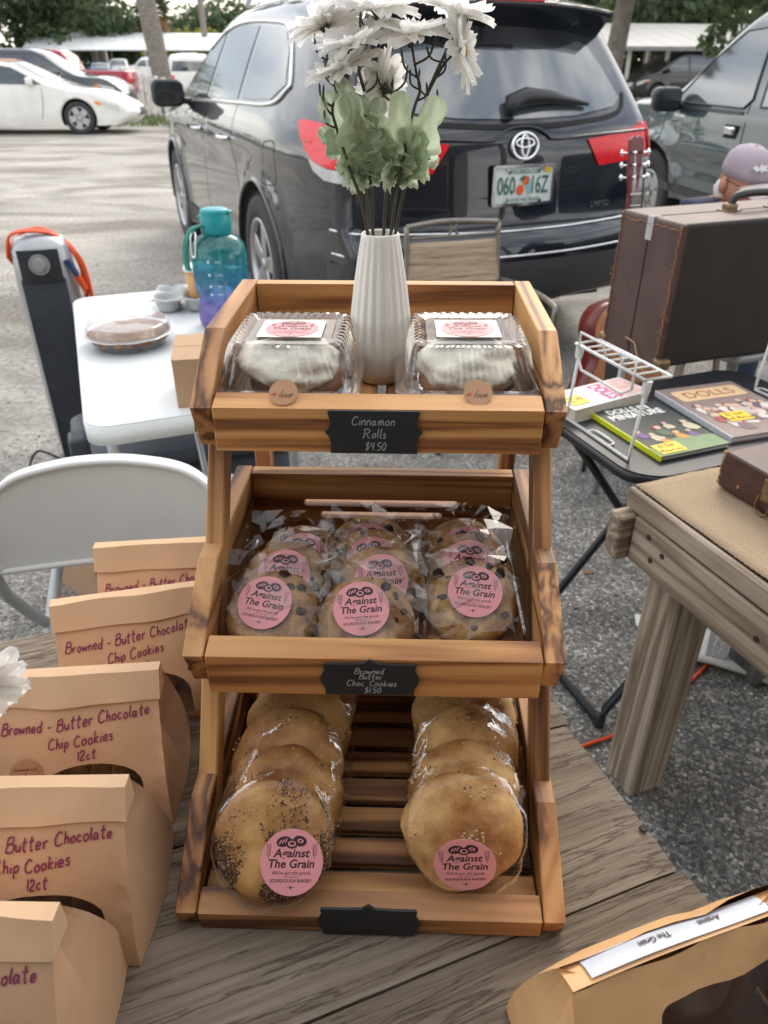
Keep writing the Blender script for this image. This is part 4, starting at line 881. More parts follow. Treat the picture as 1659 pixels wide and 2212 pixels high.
# ================================================================== kraft paper bags
def kraft_bag(p, yaw, label, Wd=.15, D=.124, H=.134, seed=0, text=True, win=None, flap=False, cookies=True, seal=True, ntop=.003, crum=1):
    t = thing('kraft_bag', label, 'paper bag', p, yaw, 'kraft bags of cookies' if text else None); a = Wd / 2
    def F(x, z, off=0):
        k = z / H; y = -D / 2 + (D / 2 - ntop) * (k ** 1.5) ; cr = crum * .0028 * mnoise.noise((x * 26 + seed * 3, z * 24, seed)) + crum * .0055 * mnoise.noise((x * 9, z * 9 + seed, 4)) * math.sin(math.pi * min(1, k + .05))
        return Vector((x * (1.04 - .05 * k), y - .006 * math.sin(math.pi * k) * (1 - (x / a) ** 2) + cr * (abs(x) < a * .97) - off, z))
    win = win or [(x * .046 + .008, z) for x, z in ([(-1, .010), (1, .010), (1, H - .098)] + [(math.cos(R(q)), H - .098 + .024 * math.sin(R(q))) for q in range(15, 180, 15)] + [(-1, H - .098)])]
    mb = MB(); skin_plate(mb, [(-a, 0), (a, 0), (a, H), (-a, H)], [win], lambda x, z: F(x, z), .012)
    def Bk(x, z): v = F(x, z); return Vector((v.x, -v.y * .95 + .001, z))
    mb.grid(lambda u, v: Bk(a - Wd * u, H * v), 8, 10)
    for sx in (-1, 1):
        def G(u, v, sx=sx):
            z = H * v; f, b = F(sx * a, z), Bk(sx * a, z); q = f.lerp(b, u); inn = (.014 + .012 * v) * (1 - abs(2 * u - 1)) * (v ** .8) * (.75 + .35 * math.sin(seed * 2.1 + sx)); q.x -= sx * (inn - .006 * math.sin(math.pi * u) * (1 - v)); return q
        mb.grid(G, 8, 12, smooth=False)
    mb.add([(-a, -D / 2, .0005), (a, -D / 2, .0005), (a, D / 2, .0005), (-a, D / 2, .0005)], [(3, 2, 1, 0)])
    body = mb.build('bag_body', M['kraft'] if text else M['krafto'], t)
    pn = MB(); skin_plate(pn, win, [], lambda x, z: F(x, z, -.0007), .012); pn.build('window', thin_clear('bag_window_film_%d' % seed, (.75, .7, .66) if text else (.42, .24, .16), .06, .5, .12), t)
    if not text:
        mb = MB(); mb.ball((.02, .004, .05), (.07, .03, .05), seg=24, fn=lambda v: 1 + .12 * mnoise.noise(v * 3)); mb.build('loaf', M['doughd'], t)
    elif cookies:
        for k in range(4):
            o = bpy.data.objects.new('cookie', CK[k % 3][0]); link(o, t); o.location = (-.026 + .020 * k, -.002, .036); o.rotation_euler = (R(90), R(0), R(70)); o.scale = (.8,) * 3
    if text:
        b = MB()
        def band(u, v):
            x = -a - .002 + (Wd + .004) * u; z = H - .023 + .024 * v; q = F(max(-a, min(a, x)), min(H, z)); return Vector((x, q.y - .0035 - .001 * math.sin(u * 9 + seed), z))
        b.grid(band, 14, 3); b.grid(lambda u, v: Vector((band(1 - u, v).x, -ntop + .008, H - .023 + .024 * v)), 6, 2)
        b.grid(lambda u, v: band(u, 1).lerp(Vector((band(u, 1).x, -ntop + .008, H + .001)), v), 14, 1)
        for sx in (0, 1): b.grid(lambda u, v, sx=sx: band(sx, u).lerp(Vector((band(sx, u).x, -ntop + .008, band(sx, u).z)), v), 3, 1)
        b.build('folded_band', M['kraftb'], t)
        i = MB(); fn = lambda x, z: F(x, z, .0009)
        hand(i, 'Browned - Butter Chocolate', 0, H - .041, .0094, .0012, fn=fn, seed=seed, slope=.07); hand(i, 'Chip Cookies', .004, H - .056, .0096, .0012, fn=fn, seed=seed + 1, slope=.06); hand(i, '12ct', .008, H - .069, .0088, .0012, fn=fn, seed=seed + 2, slope=.04)
        i.build('handwriting', M['ink'], t)
        if seal:
            q = F(-.046, H - .079, .0012); s = love_sticker(t, q, (R(90 - 14), 0, 0), .0150)
            l2 = MB(); hand(l2, 'handmade with', 0, .0045, .0030, .0003, T=TR(0, 0, .0005)); l2.build('lettering', M['brownink'], s)
    if flap:
        f = MB(); f.grid(lambda u, v: Vector((-a * .98 + Wd * .98 * u, .018 * v - ntop, H + .0015 - .007 * v * v + .0025 * math.sin(u * 5)) ), 16, 4); f.build('folded_top', M['krafto'], t)
        f = MB(); f.grid(lambda u, v: Vector((-a * .82 + Wd * .78 * u, .0025 + .0150 * v - ntop, H + .0032 - .007 * v * v + .0025 * math.sin(u * 4.5 + .3))), 16, 4); lb = f.build('white_label', M['labelw'], t)
        pr = MB(); pr.m(M['darkprint'])
        fn = lambda x, y: Vector((x, y, H + .0040 - .007 * ((y + ntop - .0025) / .0150) ** 2 + .0025 * math.sin((x + a * .82) / (Wd * .78) * 4.5 + .3)))
        T = None
        vs, fs = text_geo('Against', .0060, .15, .02); pr.add([fn(.022 - x, .0115 - ntop + .001 - y) for x, y, z in vs], fs)
        pr.build('print', None, lb); pr = MB(); pr.m(M['darkprint'])
        vs, fs = text_geo('The Grain', .0060, .15, .02); pr.add([fn(-.022 - x, .0115 - ntop + .001 - y) for x, y, z in vs], fs)
        pr.build('print', None, lb)
    return t
BAGS = [((.016, .735), 6, .140, 'kraft bag of cookies at the back of the row by the white chair'), ((.0, .650), 13, .136, 'kraft bag of cookies second from the white chair'), ((-.006, .512), 5, .144, 'kraft bag of cookies with daisy hanging over its corner'), ((.004, .380), 1, .148, 'kraft bag of cookies beside the lowest crate nose'), ((-.008, .272), -1, .156, 'kraft bag of cookies ending the row farthest from the white chair')]
for k, ((dx, y), yw, hh, lab) in enumerate(BAGS):
    xr = -.205 + dx; kraft_bag(Vector((xr - .075 * math.cos(R(yw)), y + .004 - .075 * math.sin(R(yw)), TZ + .001)), R(yw), lab, seed=k + 1, H=hh)
p = (at_z(1215, 2090, .868) + at_z(1700, 1915, .868)) / 2
kraft_bag(Vector((p.x + .002, p.y - .004, TZ + .001)), R(19), 'kraft bag with large dark window and white label along its top', Wd=.182, D=.10, H=.128, seed=9, text=False, flap=True,
    win=rrect(-.030, .012, .080, .100, .008, 4), ntop=.008, crum=1.9)
# ================================================================== left: white folding table and what stands on it
WT = .74; wt = thing('folding_table', 'white resin folding table with rounded corners', 'table', st(.17, 1.975, 0), YAW)
mb = MB(); o2 = rrect(-.245, -.515, .245, .515, .05, 6); mb.prism(o2, WT - .042, WT - .004, 'z', smooth=True); mb.prism([(x * .985, y * .993) for x, y in o2], WT - .004, WT, 'z'); mb.build('table_top', M['white'], wt)
for sy in (-1, 1):
    mb = MB(); mb.tube(crom([(-.2, sy * .40, WT - .045), (-.2, sy * .42, .04), (-.19, sy * .42, .013), (.19, sy * .42, .013), (.2, sy * .42, .04), (.2, sy * .40, WT - .045)], 5), .0125, 8); mb.build('leg', M['greytube'], wt)
    mb = MB(); mb.tube([(0, sy * .42, .35), (0, sy * .1, WT - .05)], .008, 8); mb.build('leg_brace', M['greytube'], wt)
mb = MB(); mb.tube([(-.2, -.415, .33), (.2, -.415, .33)], .008, 8); mb.build('cross_bar', M['greytube'], wt)
# pie
p = at_z(283, 742, WT); pie = thing('pie', 'pie in a foil pan under a clear plastic lid', 'pie', p)
s = .106
mb = MB(); mb.lathe([(0, .001), (s * .80, .001), (s * .82, .003), (s * .97, .034), (s * 1.07, .036), (s * 1.08, .034), (s * .98, .033), (s * .83, .004), (0, .004)], 60, mod=lambda a, z: 1 + (.012 * math.sin(a * 48) if z > .02 else 0)); mb.build('foil_pan', M['alu'], pie)
mb = MB(); mb.lathe([(0, .040), (s * .55, .042), (s * .85, .039), (s * .95, .034), (s * .93, .02), (0, .02)], 40, mod=lambda a, z: 1 + .02 * math.sin(a * 23) * (z < .04)); mb.build('crust', two('pie_crust', (.22, .085, .03), (.46, .27, .12), 30, .7), pie)
mb = MB(); mb.lathe([(s * 1.05, .037), (s * .99, .039), (s * .95, .058), (s * .90, .060), (s * .3, .062), (s * .27, .066), (0, .066)], 72, mod=lambda a, z: 1 + (.010 * math.sin(a * 36) if .038 < z < .059 else 0), smooth=False); mb.build('lid', PIELID, pie)
# cardboard box
p = at_z(390, 878, WT); cb = thing('cardboard_box', 'small brown cardboard box on the white table behind the stand', 'box', p + Vector((.062, .085, 0)), R(10))
mb = MB(); mb.box((0, 0, .052), (.16, .165, .104), bev=.0015); mb.build('carton', M['card'], cb)
mb = MB(); mb.box((0, 0, .1047), (.162, .081, .0012), rot=RX(R(1))); mb.build('flap', M['card'], cb, loc=(0, -.042, 0)); mb = MB(); mb.box((0, 0, .1047), (.162, .081, .0012)); mb.build('flap', M['card'], cb, loc=(0, .042, .0006))
# drink carrier
p = at_z(395, 668, WT); dc = thing('drink_carrier', 'grey moulded pulp drink carrier on the white table', 'drink carrier', p + Vector((0, .03, 0)), R(8))
mb = MB(); S = .085
def dcf(u, v):
    x, y = (u - .5) * 2 * S, (v - .5) * 2 * S; dx, dy = abs(abs(x) - .042), abs(abs(y) - .042); d = math.hypot(dx, dy); cup = max(0, min(1, (.040 - d) / .012)); peak = max(0, 1 - math.hypot(x, y) / .03)
    return (x, y, .045 - .042 * cup + .020 * peak - .006 * (max(abs(x), abs(y)) > S * .98))
mb.grid(dcf, 40, 40); mb.build('tray', M['pulp'], dc)
# paper cup
p = at_z(437, 672, WT); pc = thing('paper_cup', 'tan paper coffee cup with white lid behind the teal bottle', 'cup', p + Vector((-.005, .03, 0)))
mb = MB(); mb.lathe([(0, .001), (.028, .001), (.040, .115), (.038, .115), (.027, .004), (0, .004)], 28); mb.build('cup_body', M['cup'], pc)
mb = MB(); mb.lathe([(.0415, .112), (.042, .119), (.038, .126), (.034, .127), (.033, .122), (0, .122)], 28); mb.build('lid', M['paperw'], pc)
# bottle
bz = at_y(488, 480, 2.02)
p = Vector((at_z(492, 700, WT).x * .985, 1.985, WT)); p = at_z(490, 700, WT); bo = thing('water_bottle', 'large teal to purple water bottle with strap on the white table', 'bottle', p, R(-10))
HB = .262
bp = [(.0, .0), (.060, .0), (.068, .006), (.071, .02), (.070, .055), (.0655, .062), (.0655, .085), (.071, .093), (.073, .12), (.073, .185), (.069, .212), (.055, .232), (.036, .240), (.033, .243), (.033, .252)]
mb = MB(); mb.lathe(bp, 48); mb.build('vessel', OMBRE, bo)
mb = MB(); mb.lathe([(0, .004), (.065, .008), (.067, .05), (.062, .062), (.062, .085), (.068, .094), (.0695, .158), (0, .158)], 36); m_, n_, b_ = newmat('tinted_water'); b_.inputs['Base Color'].default_value = (.75, .9, .95, 1); b_.inputs['Roughness'].default_value = .02
WAT = thin_clear('water_in_bottle', (.62, .80, .90), .06, .4, .02); mb.build('water', WAT, bo)
mb = MB(); mb.lathe([(.039, .243), (.040, .250), (.0395, .283), (.037, .288), (.0375, .292), (.037, .299), (.030, .302), (0, .302)], 36, mod=lambda a, z: 1); mb.box((.036, 0, .294), (.018, .02, .009), bev=.003); mb.box((-.040, 0, .281), (.012, .02, .008), bev=.003); mb.build('cap', M['teal'], bo)
mb = MB(); pts = crom([(-.030, -.028, .262), (-.05, -.042, .255), (-.066, -.05, .225), (-.072, -.052, .185), (-.067, -.056, .155)], 5)
for sg in (0,):
    vs = []
    for q in pts: vs += [q + Vector((-.008, .006, 0)), q + Vector((.012, -.006, 0))]
    mb.add(vs, [(2 * i, 2 * i + 1, 2 * i + 3, 2 * i + 2) for i in range(len(pts) - 1)], None, True)
sb = mb.build('strap', M['tealg'], bo); q = sb.modifiers.new('s', 'SOLIDIFY'); q.thickness = .003
mb = MB(); mb.tube(crom([(-.04, -.046, .25), (-.036, -.056, .235), (-.04, -.062, .195), (-.05, -.060, .196), (-.049, -.054, .24)], 5, True), .0028, 8, closed=True); mb.build('carabiner', M['chrome'], bo)
mb = MB(); mb.tube([(.004, 0, .02), (.0, 0, .24)], .004, 8); mb.build('straw', mat('clear_teal_straw', (.35, .62, .62), .3), bo)
mb = MB()
for k, (nm, zz) in enumerate((('7AM', .180), ('11AM', .147), ('1PM', .118), ('3PM', .097))):
    fn = lambda x, z: (.0737 * math.sin(x / .0737 + .1), -.0737 * math.cos(x / .0737 + .1), z)
    put_text(mb, nm, .014, zz, .0085, fn=fn); mb.add([fn(-.010 + .004 * math.cos(i), zz + .003 + .004 * math.sin(i)) for i in range(6)], [(0, 1, 2, 3, 4, 5)])
mb.build('time_marks', mat('pale_print', (.55, .7, .75), .6), bo)
# tower heater
p = at_z(196, 1005, 0); ht = thing('tower_heater', 'grey tower heater with dark grille and orange cord looped over it', 'heater', p, R(16))
HH = .86
def hs(w_, d, z, r=.05): return [(x, y, z) for x, y in rrect(-w_, -d, w_, d, min(r, w_ * .95, d * .95), 4)]
def loft(mb, rings, cap=True, smooth=True):
    n = len(rings[0]); vs = [v for r_ in rings for v in r_]; fs = [(k * n + q, k * n + (q + 1) % n, (k + 1) * n + (q + 1) % n, (k + 1) * n + q) for k in range(len(rings) - 1) for q in range(n)]
    if cap: fs += [tuple(range(n))[::-1], tuple(range((len(rings) - 1) * n, len(rings) * n))]
    return mb.add(vs, fs, None, smooth)
mb = MB(); loft(mb, [hs(.082, .075, .06), hs(.090, .085, .2), hs(.094, .088, .72), hs(.090, .084, HH - .03), hs(.075, .070, HH), hs(.04, .045, HH + .012)]); mb.build('housing', M['silver'], ht)
mb = MB(); loft(mb, [hs(.13, .12, 0, .1), hs(.13, .12, .02, .1), hs(.10, .10, .05, .08), hs(.07, .07, .075, .06)]); mb.build('base', M['slate'], ht)
mb = MB()
def gr(u, v): a = (u - .5) * 1.9; z = .085 + (HH - .20) * v; return (.069 * math.sin(a) / .82, -.088 - .016 * math.cos(a) + .006, z)
mb.grid(gr, 16, 2)
for k in range(17):
    q = [gr(k / 16, v / 4) for v in range(5)]; mb.tube([(x, y - .002, z) for x, y, z in q], .0016, 4)
mb.build('grille', M['slate'], ht)
mb = MB(); mb.grid(lambda u, v: (.064 * (u - .5) * 2, -.092 - .012 * math.cos((u - .5) * 2.4), HH - .125 + .105 * v), 10, 2); cp = mb.build('control_panel', M['blackpl'], ht)
mb = MB(); mb.cyl((0, -.106, HH - .065), (0, -.112, HH - .065), .033, seg=28); mb.cyl((0, -.112, HH - .065), (0, -.128, HH - .064), .022, .019, seg=24); mb.build('dial', M['silver'], cp)
mb = MB(); g = random.Random(2)
for k in range(6):
    mb.tube(crom([(-.10 + .004 * k, -.05 + .006 * k, HH - .05 - .01 * k), (-.085, -.03, HH + .012), (-.02 + .004 * k, -.035 + .01 * k, HH + .026), (.06, -.02 + .006 * k, HH + .005), (.108 + .003 * k, 0, HH - .08), (.118 + .004 * k, -.01 - .008 * k, HH - .17 - .03 * g.random()), (.105, .05, HH - .20), (.10, .07, HH - .06), (0, .07, HH + .02), (-.09, .02, HH - .02)], 7, True), .0042, 7, closed=True)
ec = mb.build('extension_cord', M['orange']); ec.location = p; ec.rotation_euler = (0, 0, R(16)); tag(ec, 'orange extension cord coiled over the tower heater', 'cord')
mb = MB(); mb.cyl((.085, -.075, HH - .06), (.105, -.07, HH - .115), .010, seg=10); mb.build('plug', M['bluep'], ec); mb = MB(); mb.cyl((.106, -.07, HH - .118), (.122, -.065, HH - .165), .012, .010, seg=10); mb.build('socket', M['orange'], ec)
mb = MB(); mb.tube(crom([(-.05, -.1, .01), (-.13, -.16, .012), (-.2, -.12, .05), (-.17, -.03, .10), (-.08, -.06, .06)], 8), .005, 7); mb.build('power_cable', M['blackpl'], ht)
# dark tote under the white table
p = at_z(168, 1010, .44); to = thing('storage_tote', 'dark slate plastic tote under the white table', 'tote', Vector((p.x, p.y, 0)), YAW)
mb = MB(); loft(mb, [[(x + .30, y + .2, z) for x, y, z in hs(.27, .17, 0, .04)], [(x + .30, y + .2, z) for x, y, z in hs(.30, .19, .40, .04)]]); mb.build('bin', M['slate'], to)
mb = MB(); loft(mb, [[(x + .30, y + .2, z) for x, y, z in hs(*q)] for q in ((.31, .205, .40, .05), (.315, .21, .425, .05), (.295, .19, .44, .05))]); mb.build('lid', M['slate'], to)
mb = MB(); mb.box((.015, .03, .47), (.05, .07, .10), bev=.012, seg=3); mb.build('latch', M['slate'], to)
mb = MB(); mb.box((.44, .05, .4405), (.075, .012, .001)); mb.build('label', M['clothc'], to)
# white folding chair, its back to us
p = at_z(205, 1003, .775); ch = thing('folding_chair', 'white plastic folding chair seen from behind its backrest', 'chair', Vector((p.x, p.y, 0)), R(7))
mb = MB(); a = .205
ol = [(-.205, -.085), (-.19, -.10), (0, -.105), (.19, -.10), (.205, -.085), (.21, -.03), (.195, .04), (.15, .085), (.07, .103), (0, .107), (-.07, .103), (-.15, .085), (-.195, .04), (-.21, -.03)]
ol = [(v.x, v.y) for v in crom([(x, y, 0) for x, y in ol], 5, True)]
fb = lambda off: (lambda x, z: Vector((x, -off + .030 * (1 - (x / .21) ** 2) + .10 * (z + .1) * -.12, .668 + z)))
skin_plate(mb, ol, [], fb(.011), .04); skin_plate(mb, ol[::-1], [], fb(-.011), .04)
n = len(ol); q1, q2 = [fb(.011)(*v) for v in ol], [fb(-.011)(*v) for v in ol]; mb.add(q1 + q2, [(i, (i + 1) % n, n + (i + 1) % n, n + i) for i in range(n)], None, True)
mb.build('backrest', M['chairw'], ch)
mb = MB(); mb.tube([fb(.012)(x * .985, z * .965) for x, z in ol], .006, 8, closed=True); mb.build('backrest_rim', M['chairw'], ch)
mb = MB(); mb.prism(rrect(-.2, .18, .2, .50, .06, 5), .465, .485, 'z', smooth=True); mb.build('seat', M['chairw'], ch)
for sx in (-1, 1):
    mb = MB(); mb.tube(crom([(sx * .215, .0, .70), (sx * .218, .02, .5), (sx * .222, .42, .0)], 4), .0125, 10); mb.build('leg', M['greytube'], ch)
    mb = MB(); mb.tube(crom([(sx * .205, .40, .465), (sx * .212, .12, .3), (sx * .215, -.11, .0)], 4), .0125, 10); mb.build('leg', M['greytube'], ch)
mb = MB(); mb.tube([(-.215, -.06, .07), (.215, -.06, .07)], .009, 8); mb.build('cross_bar', M['greytube'], ch)
# box under chair, cord on the ground
p = at_z(190, 1300, 0); bx = thing('cardboard_box', 'cardboard box with handwriting on the ground under the white chair', 'box', p + Vector((.03, .12, 0)), R(-38))
mb = MB(); mb.box((0, 0, .11), (.26, .22, .22), bev=.002); mb.build('carton', M['card'], bx)
mb = MB(); mb.box((0, .06, .2215), (.26, .1, .002)); mb.build('flap', M['card'], bx)
mb = MB(); hand(mb, 'Bread', 0, .1, .05, .004, T=TR(-.1315, 0, .0) @ RZ(R(-90)) @ RX(R(90)), slope=-.3); mb.build('handwriting', M['brownink'], bx)
def cord(pts, label, r=.0045):
    mb = MB(); mb.tube(crom(pts, 8), r, 8); return tag(mb.build('extension_cord', M['orange']), label, 'cord')
cord([at_z(x, y, .006) for x, y in ((105, 1100), (112, 1200), (118, 1252), (140, 1300), (250, 1340), (420, 1300))], 'orange cord lying on gravel beside the cardboard box')
cord([at_z(x, y, .006) for x, y in ((1130, 1640), (1225, 1622), (1278, 1605), (1335, 1583), (1420, 1532), (1515, 1448), (1560, 1392), (1605, 1328), (1690, 1230))], 'orange cord crossing the asphalt behind the post leg')
# ================================================================== right: tray table, books, rack
BT = .700; btt = thing('tray_table', 'small black folding tray table with rounded corners', 'table', st(1.175, 1.155, 0), YAW)
o2 = rrect(-.305, -.21, .305, .21, .075, 7)
mb = MB(); mb.prism(o2, BT - .022, BT - .003, 'z', smooth=True); mb.prism([(x * .988, y * .984) for x, y in o2], BT - .003, BT, 'z'); mb.build('table_top', M['blackm'], btt)
for sg in (-1, 1):
    mb = MB(); mb.tube([(sg * .24, -.165, BT - .03), (-sg * .235, -.168, .05), (-sg * .245, -.165, .014), (-sg * .245, .165, .014), (-sg * .235, .168, .05), (sg * .24, .165, BT - .03)], .0105, 9); mb.build('leg_frame', M['blackm'], btt)
    for yy in (-1, 1): mb = MB(); mb.cyl((0, 0, 0), (.004, 0, .03), .014, seg=10); mb.build('rubber_foot', M['blackpl'], btt, loc=(-sg * .245, yy * .165, .001))
Z6 = lambda x, y: (1161 + .3 * x, 564 + .3 * y)
def book(label, TL, TR_, BL, th, cover, spine, deco, spine_side='left', pagemat=None):
    z = BT + th; A, B, C = at_z(*Z6(*TL), z), at_z(*Z6(*TR_), z), at_z(*Z6(*BL), z)
    u = B - A; v = A - C; wd, hg = u.length, v.length; ux = u.normalized(); vy = (v - ux * v.dot(ux)).normalized(); hg = v.dot(vy); ct = A + u * .5 - vy * hg * .5
    t = thing('book', label, 'book', Vector((ct.x, ct.y, BT + .0008)), math.atan2(ux.y, ux.x), 'books on the tray table')
    mb = MB(); mb.box((.001, 0, th / 2), (wd - .006, hg - .005, th - .004)); mb.build('pages', pagemat or M['paperw'], t)
    mb = MB(); mb.box((0, 0, th - .001), (wd, hg, .0018)); cv = mb.build('cover', cover, t); mb = MB(); mb.box((0, 0, .0005), (wd, hg, .0014)); mb.build('back_cover', cover, t)
    mb = MB(); mb.box((-wd / 2 + .0005, 0, th / 2), (.003, hg, th)); mb.build('spine', spine, t)
    zt = th + .0003; deco(cv, wd, hg, zt); return t, wd, hg
def patch(parent, name, poly, z, m): mb = MB(); mb.prism(poly, 0, .0002, 'z', T=TR(0, 0, z)); return mb.build(name, m, parent)
C_ = lambda n, c, r=.5, v=.12: mat(n, c, r, var=v, vscale=60)
YEL = C_('yellow_price_sticker', (.85, .60, .03))
def figures(cv, wd, hg, z, seed, cols, n, y0, y1):
    g = random.Random(seed); mb = MB(); sk_ = C_('printed_skin_%d' % seed, (.62, .40, .29)); ms = [C_('printed_cloth_%d_%d' % (seed, i), c) for i, c in enumerate(cols)]
    for k in range(n):
        x = (-.38 + .8 * (k + .5) / n + g.uniform(-.04, .04)) * wd; y = (y0 + (y1 - y0) * g.random()) * hg; r = wd * g.uniform(.034, .058); m_ = ms[(k * 3 + g.randrange(2)) % len(ms)]; jt = lambda P_: [(a_ + g.uniform(-.2, .2) * r, b_ + g.uniform(-.2, .2) * r) for a_, b_ in P_]
        mb.m(m_); mb.prism(jt([(x - r * .7, y - r * .4), (x + r * .8, y - r * .5), (x + r * 1.6, y - r * 2.2), (x + r * 2.0, y - r * 4.0), (x + r * .4, y - r * 4.3), (x - r * 1.2, y - r * 3.6), (x - r * 1.5, y - r * 1.8)]), 0, .0002, 'z', T=TR(0, 0, z + .00002 * k)); mb.m(ms[(k + 2) % len(ms)]); mb.prism(jt(ell(x, y + r * .25, r * 1.1, r * .95, .2, 12)), 0, .0002, 'z', T=TR(0, 0, z + .0003 + .00002 * k)); mb.m(sk_); mb.prism(ell(x, y, r * .72, r * .8, 0, 12), 0, .0002, 'z', T=TR(0, 0, z + .0006 + .00002 * k))
    mb.build('cover_picture', None, cv)
def price(cv, x, y, w_, h, z, a, b):
    o = patch(cv, 'price_sticker', [(x - w_ / 2, y - h / 2), (x + w_ / 2, y - h / 2), (x + w_ / 2, y + h / 2), (x - w_ / 2, y + h / 2)], z + .0012, YEL); mb = MB(); hand(mb, a, x, y + h * .08, h * .3, h * .035, T=TR(0, 0, z + .0017)); hand(mb, b, x, y - h * .36, h * .3, h * .035, T=TR(0, 0, z + .0017)); 
    q = mb.build('price_writing', M['brownink'], o); q.parent = cv; return o
def d_mini(cv, wd, hg, z):
    patch(cv, 'cover_picture', [(-wd * .5, -hg * .5), (wd * .5, -hg * .5), (wd * .5, -hg * .30), (.1 * wd, -.22 * hg), (-wd * .5, -hg * .34)], z, C_('printed_lawn', (.16, .24, .11)))
    mb = MB(); put_text(mb, 'DOLLS IN', -.02 * wd, .375 * hg, .030, T=TR(0, 0, z + .0002), bold=.03, wid=wd * .62); put_text(mb, 'MINIATURE', -.0 * wd, .25 * hg, .034, T=TR(0, 0, z + .0002), bold=.03, wid=wd * .80); mb.build('title', M['paperw'], cv)
    figures(cv, wd, hg, z + .0003, 3, [(.55, .25, .02), (.14, .06, .22), (.34, .26, .25), (.06, .10, .05), (.5, .45, .3), (.3, .05, .05)], 8, -.22, .12)
    price(cv, -.27 * wd, -.39 * hg, wd * .36, hg * .17, z, '$2 Doll', 'Miniature')
book('doll miniatures paperback with lime spine and yellow sticker', (385, 1090), (840, 1010), (960, 1400), .011, C_('dark_green_cover', (.028, .034, .030)), C_('lime_spine', (.62, .68, .02)), d_mini)
def d_big(cv, wd, hg, z):
    patch(cv, 'title_panel', rrect(-wd * .40, hg * .20, wd * .44, hg * .42, .01), z, C_('peach_panel', (.72, .50, .28), .5, .05))
    mb = MB(); put_text(mb, 'DOLLS', .02 * wd, .255 * hg, .045, T=TR(0, 0, z + .0003), wid=wd * .62); mb.build('title', C_('russet_print', (.26, .07, .03)), cv)
    figures(cv, wd, hg, z + .0002, 5, [(.62, .58, .52), (.28, .04, .04), (.10, .07, .10), (.30, .20, .16), (.5, .42, .4)], 11, -.04, .14); figures(cv, wd, hg, z + .0003, 6, [(.5, .46, .42), (.33, .05, .05), (.6, .56, .5), (.16, .10, .12)], 10, -.28, -.08)
    price(cv, -.12 * wd, -.18 * hg, wd * .30, hg * .17, z + .0008, '$2 1984', 'Doll Making')
book('large mauve doll making book with peach title panel', (850, 935), (1390, 865), (1485, 1260), .013, C_('mauve_cover', (.26, .19, .17)), C_('pale_grey_spine', (.52, .54, .57)), d_big)
def d_white(cv, wd, hg, z):
    patch(cv, 'cover_picture', [(-wd * .45, hg * .12), (wd * .45, hg * .12), (wd * .45, hg * .48), (-wd * .45, hg * .48)], z, C_('pale_pink_picture', (.62, .40, .37), .5, .35))
    mb = MB(); put_text(mb, 'DOLLS', 0, .0, .05, T=TR(0, 0, z + .0003), bold=.03, wid=wd * .85); mb.build('title', C_('magenta_print', (.50, .03, .22)), cv)
    price(cv, .08 * wd, -.34 * hg, wd * .5, hg * .22, z, '$2', 'Doll')
book('thick white doll book with magenta title under the wire rack', (590, 838), (815, 935), (20, 948), .030, C_('white_cover', (.70, .69, .68), .4, .04), C_('white_spine', (.66, .64, .62)), d_white, pagemat=C_('yellowed_pages', (.58, .53, .44)))
# wire rack
def rack(label, a_s, a_t, sgn=1, length=.215):
    p = st(a_s, a_t, BT); t = thing('wire_rack', label, 'rack', p, YAW); r = .0033; h = .168; Lg = length
    mb = MB(); mb.tube([(.01 * sgn, 0, h - .01), (0, 0, .02), (0, 0, r), (0, Lg, r), (0, Lg, .02), (.01 * sgn, Lg, h - .01)], r, 8); mb.build('leg_frame', M['wire'], t)
    mb = MB(); mb.tube(crom([(.004, .07, r * 1.2), (.02, .075, r * 1.2), (.02, .135, r * 1.2), (.004, .14, r * 1.2)], 3), .0022, 6); mb.build('foot_loop', M['wire'], t)
    mb = MB(); w_ = .058 * sgn; mb.tube([(0, -.004, h), (w_, -.004, h), (w_, Lg + .004, h), (0, Lg + .004, h)], r, 8, closed=True)
    for k in range(1, 8): mb.tube([(0, Lg * k / 8, h), (w_, Lg * k / 8, h)], .0022, 6)
    mb.build('shelf', M['wire'], t)
    mb = MB(); mb.tube([(-.003, .025, h + .028), (-.003, .025, h - .028), (-.003, .05, h - .045), (-.003, Lg - .03, h - .045), (-.003, Lg - .012, h - .02), (-.003, Lg - .012, h + .028)], .0028, 7, closed=True)
    for k in (.35, .6): mb.tube([(-.003, Lg * k, h + .028), (0.01, Lg * k, h)], .002, 6)
    mb.build('rim_loop', M['wire'], t)
    for yy in (0, Lg): mb = MB(); mb.cyl((.008 * sgn, yy, h - .03), (.010 * sgn, yy, h - .004), .0075, .009, seg=10); mb.build('leg_socket', M['wire'], t)
    return t
p = at_z(1357, 998, BT); rs, rtt = p.dot(E1), p.dot(E2); rack('white wire rack with narrow shelf standing over the doll books', rs, rtt)
p = at_z(1627, 845, BT); rack('white wire rack leg at the far edge of the tray table', p.dot(E1) + .004, p.dot(E2) - .14, 1, .14)
# grey table under the suitcase
GT = .695; gt = thing('folding_table', 'grey folding table under the maroon suitcase', 'table', st(2.04, 1.70, 0), YAW)
mb = MB(); mb.prism(rrect(-.50, -.27, .50, .27, .03, 4), GT - .022, GT, 'z', smooth=True); mb.build('table_top', M['greytube'], gt)
for sx in (-1, 1):
    for sy in (-1, 1): mb = MB(); mb.tube([(sx * .44, sy * .22, GT - .02), (sx * .46, sy * .24, 0)], .012, 8); mb.build('leg', M['greytube'], gt)
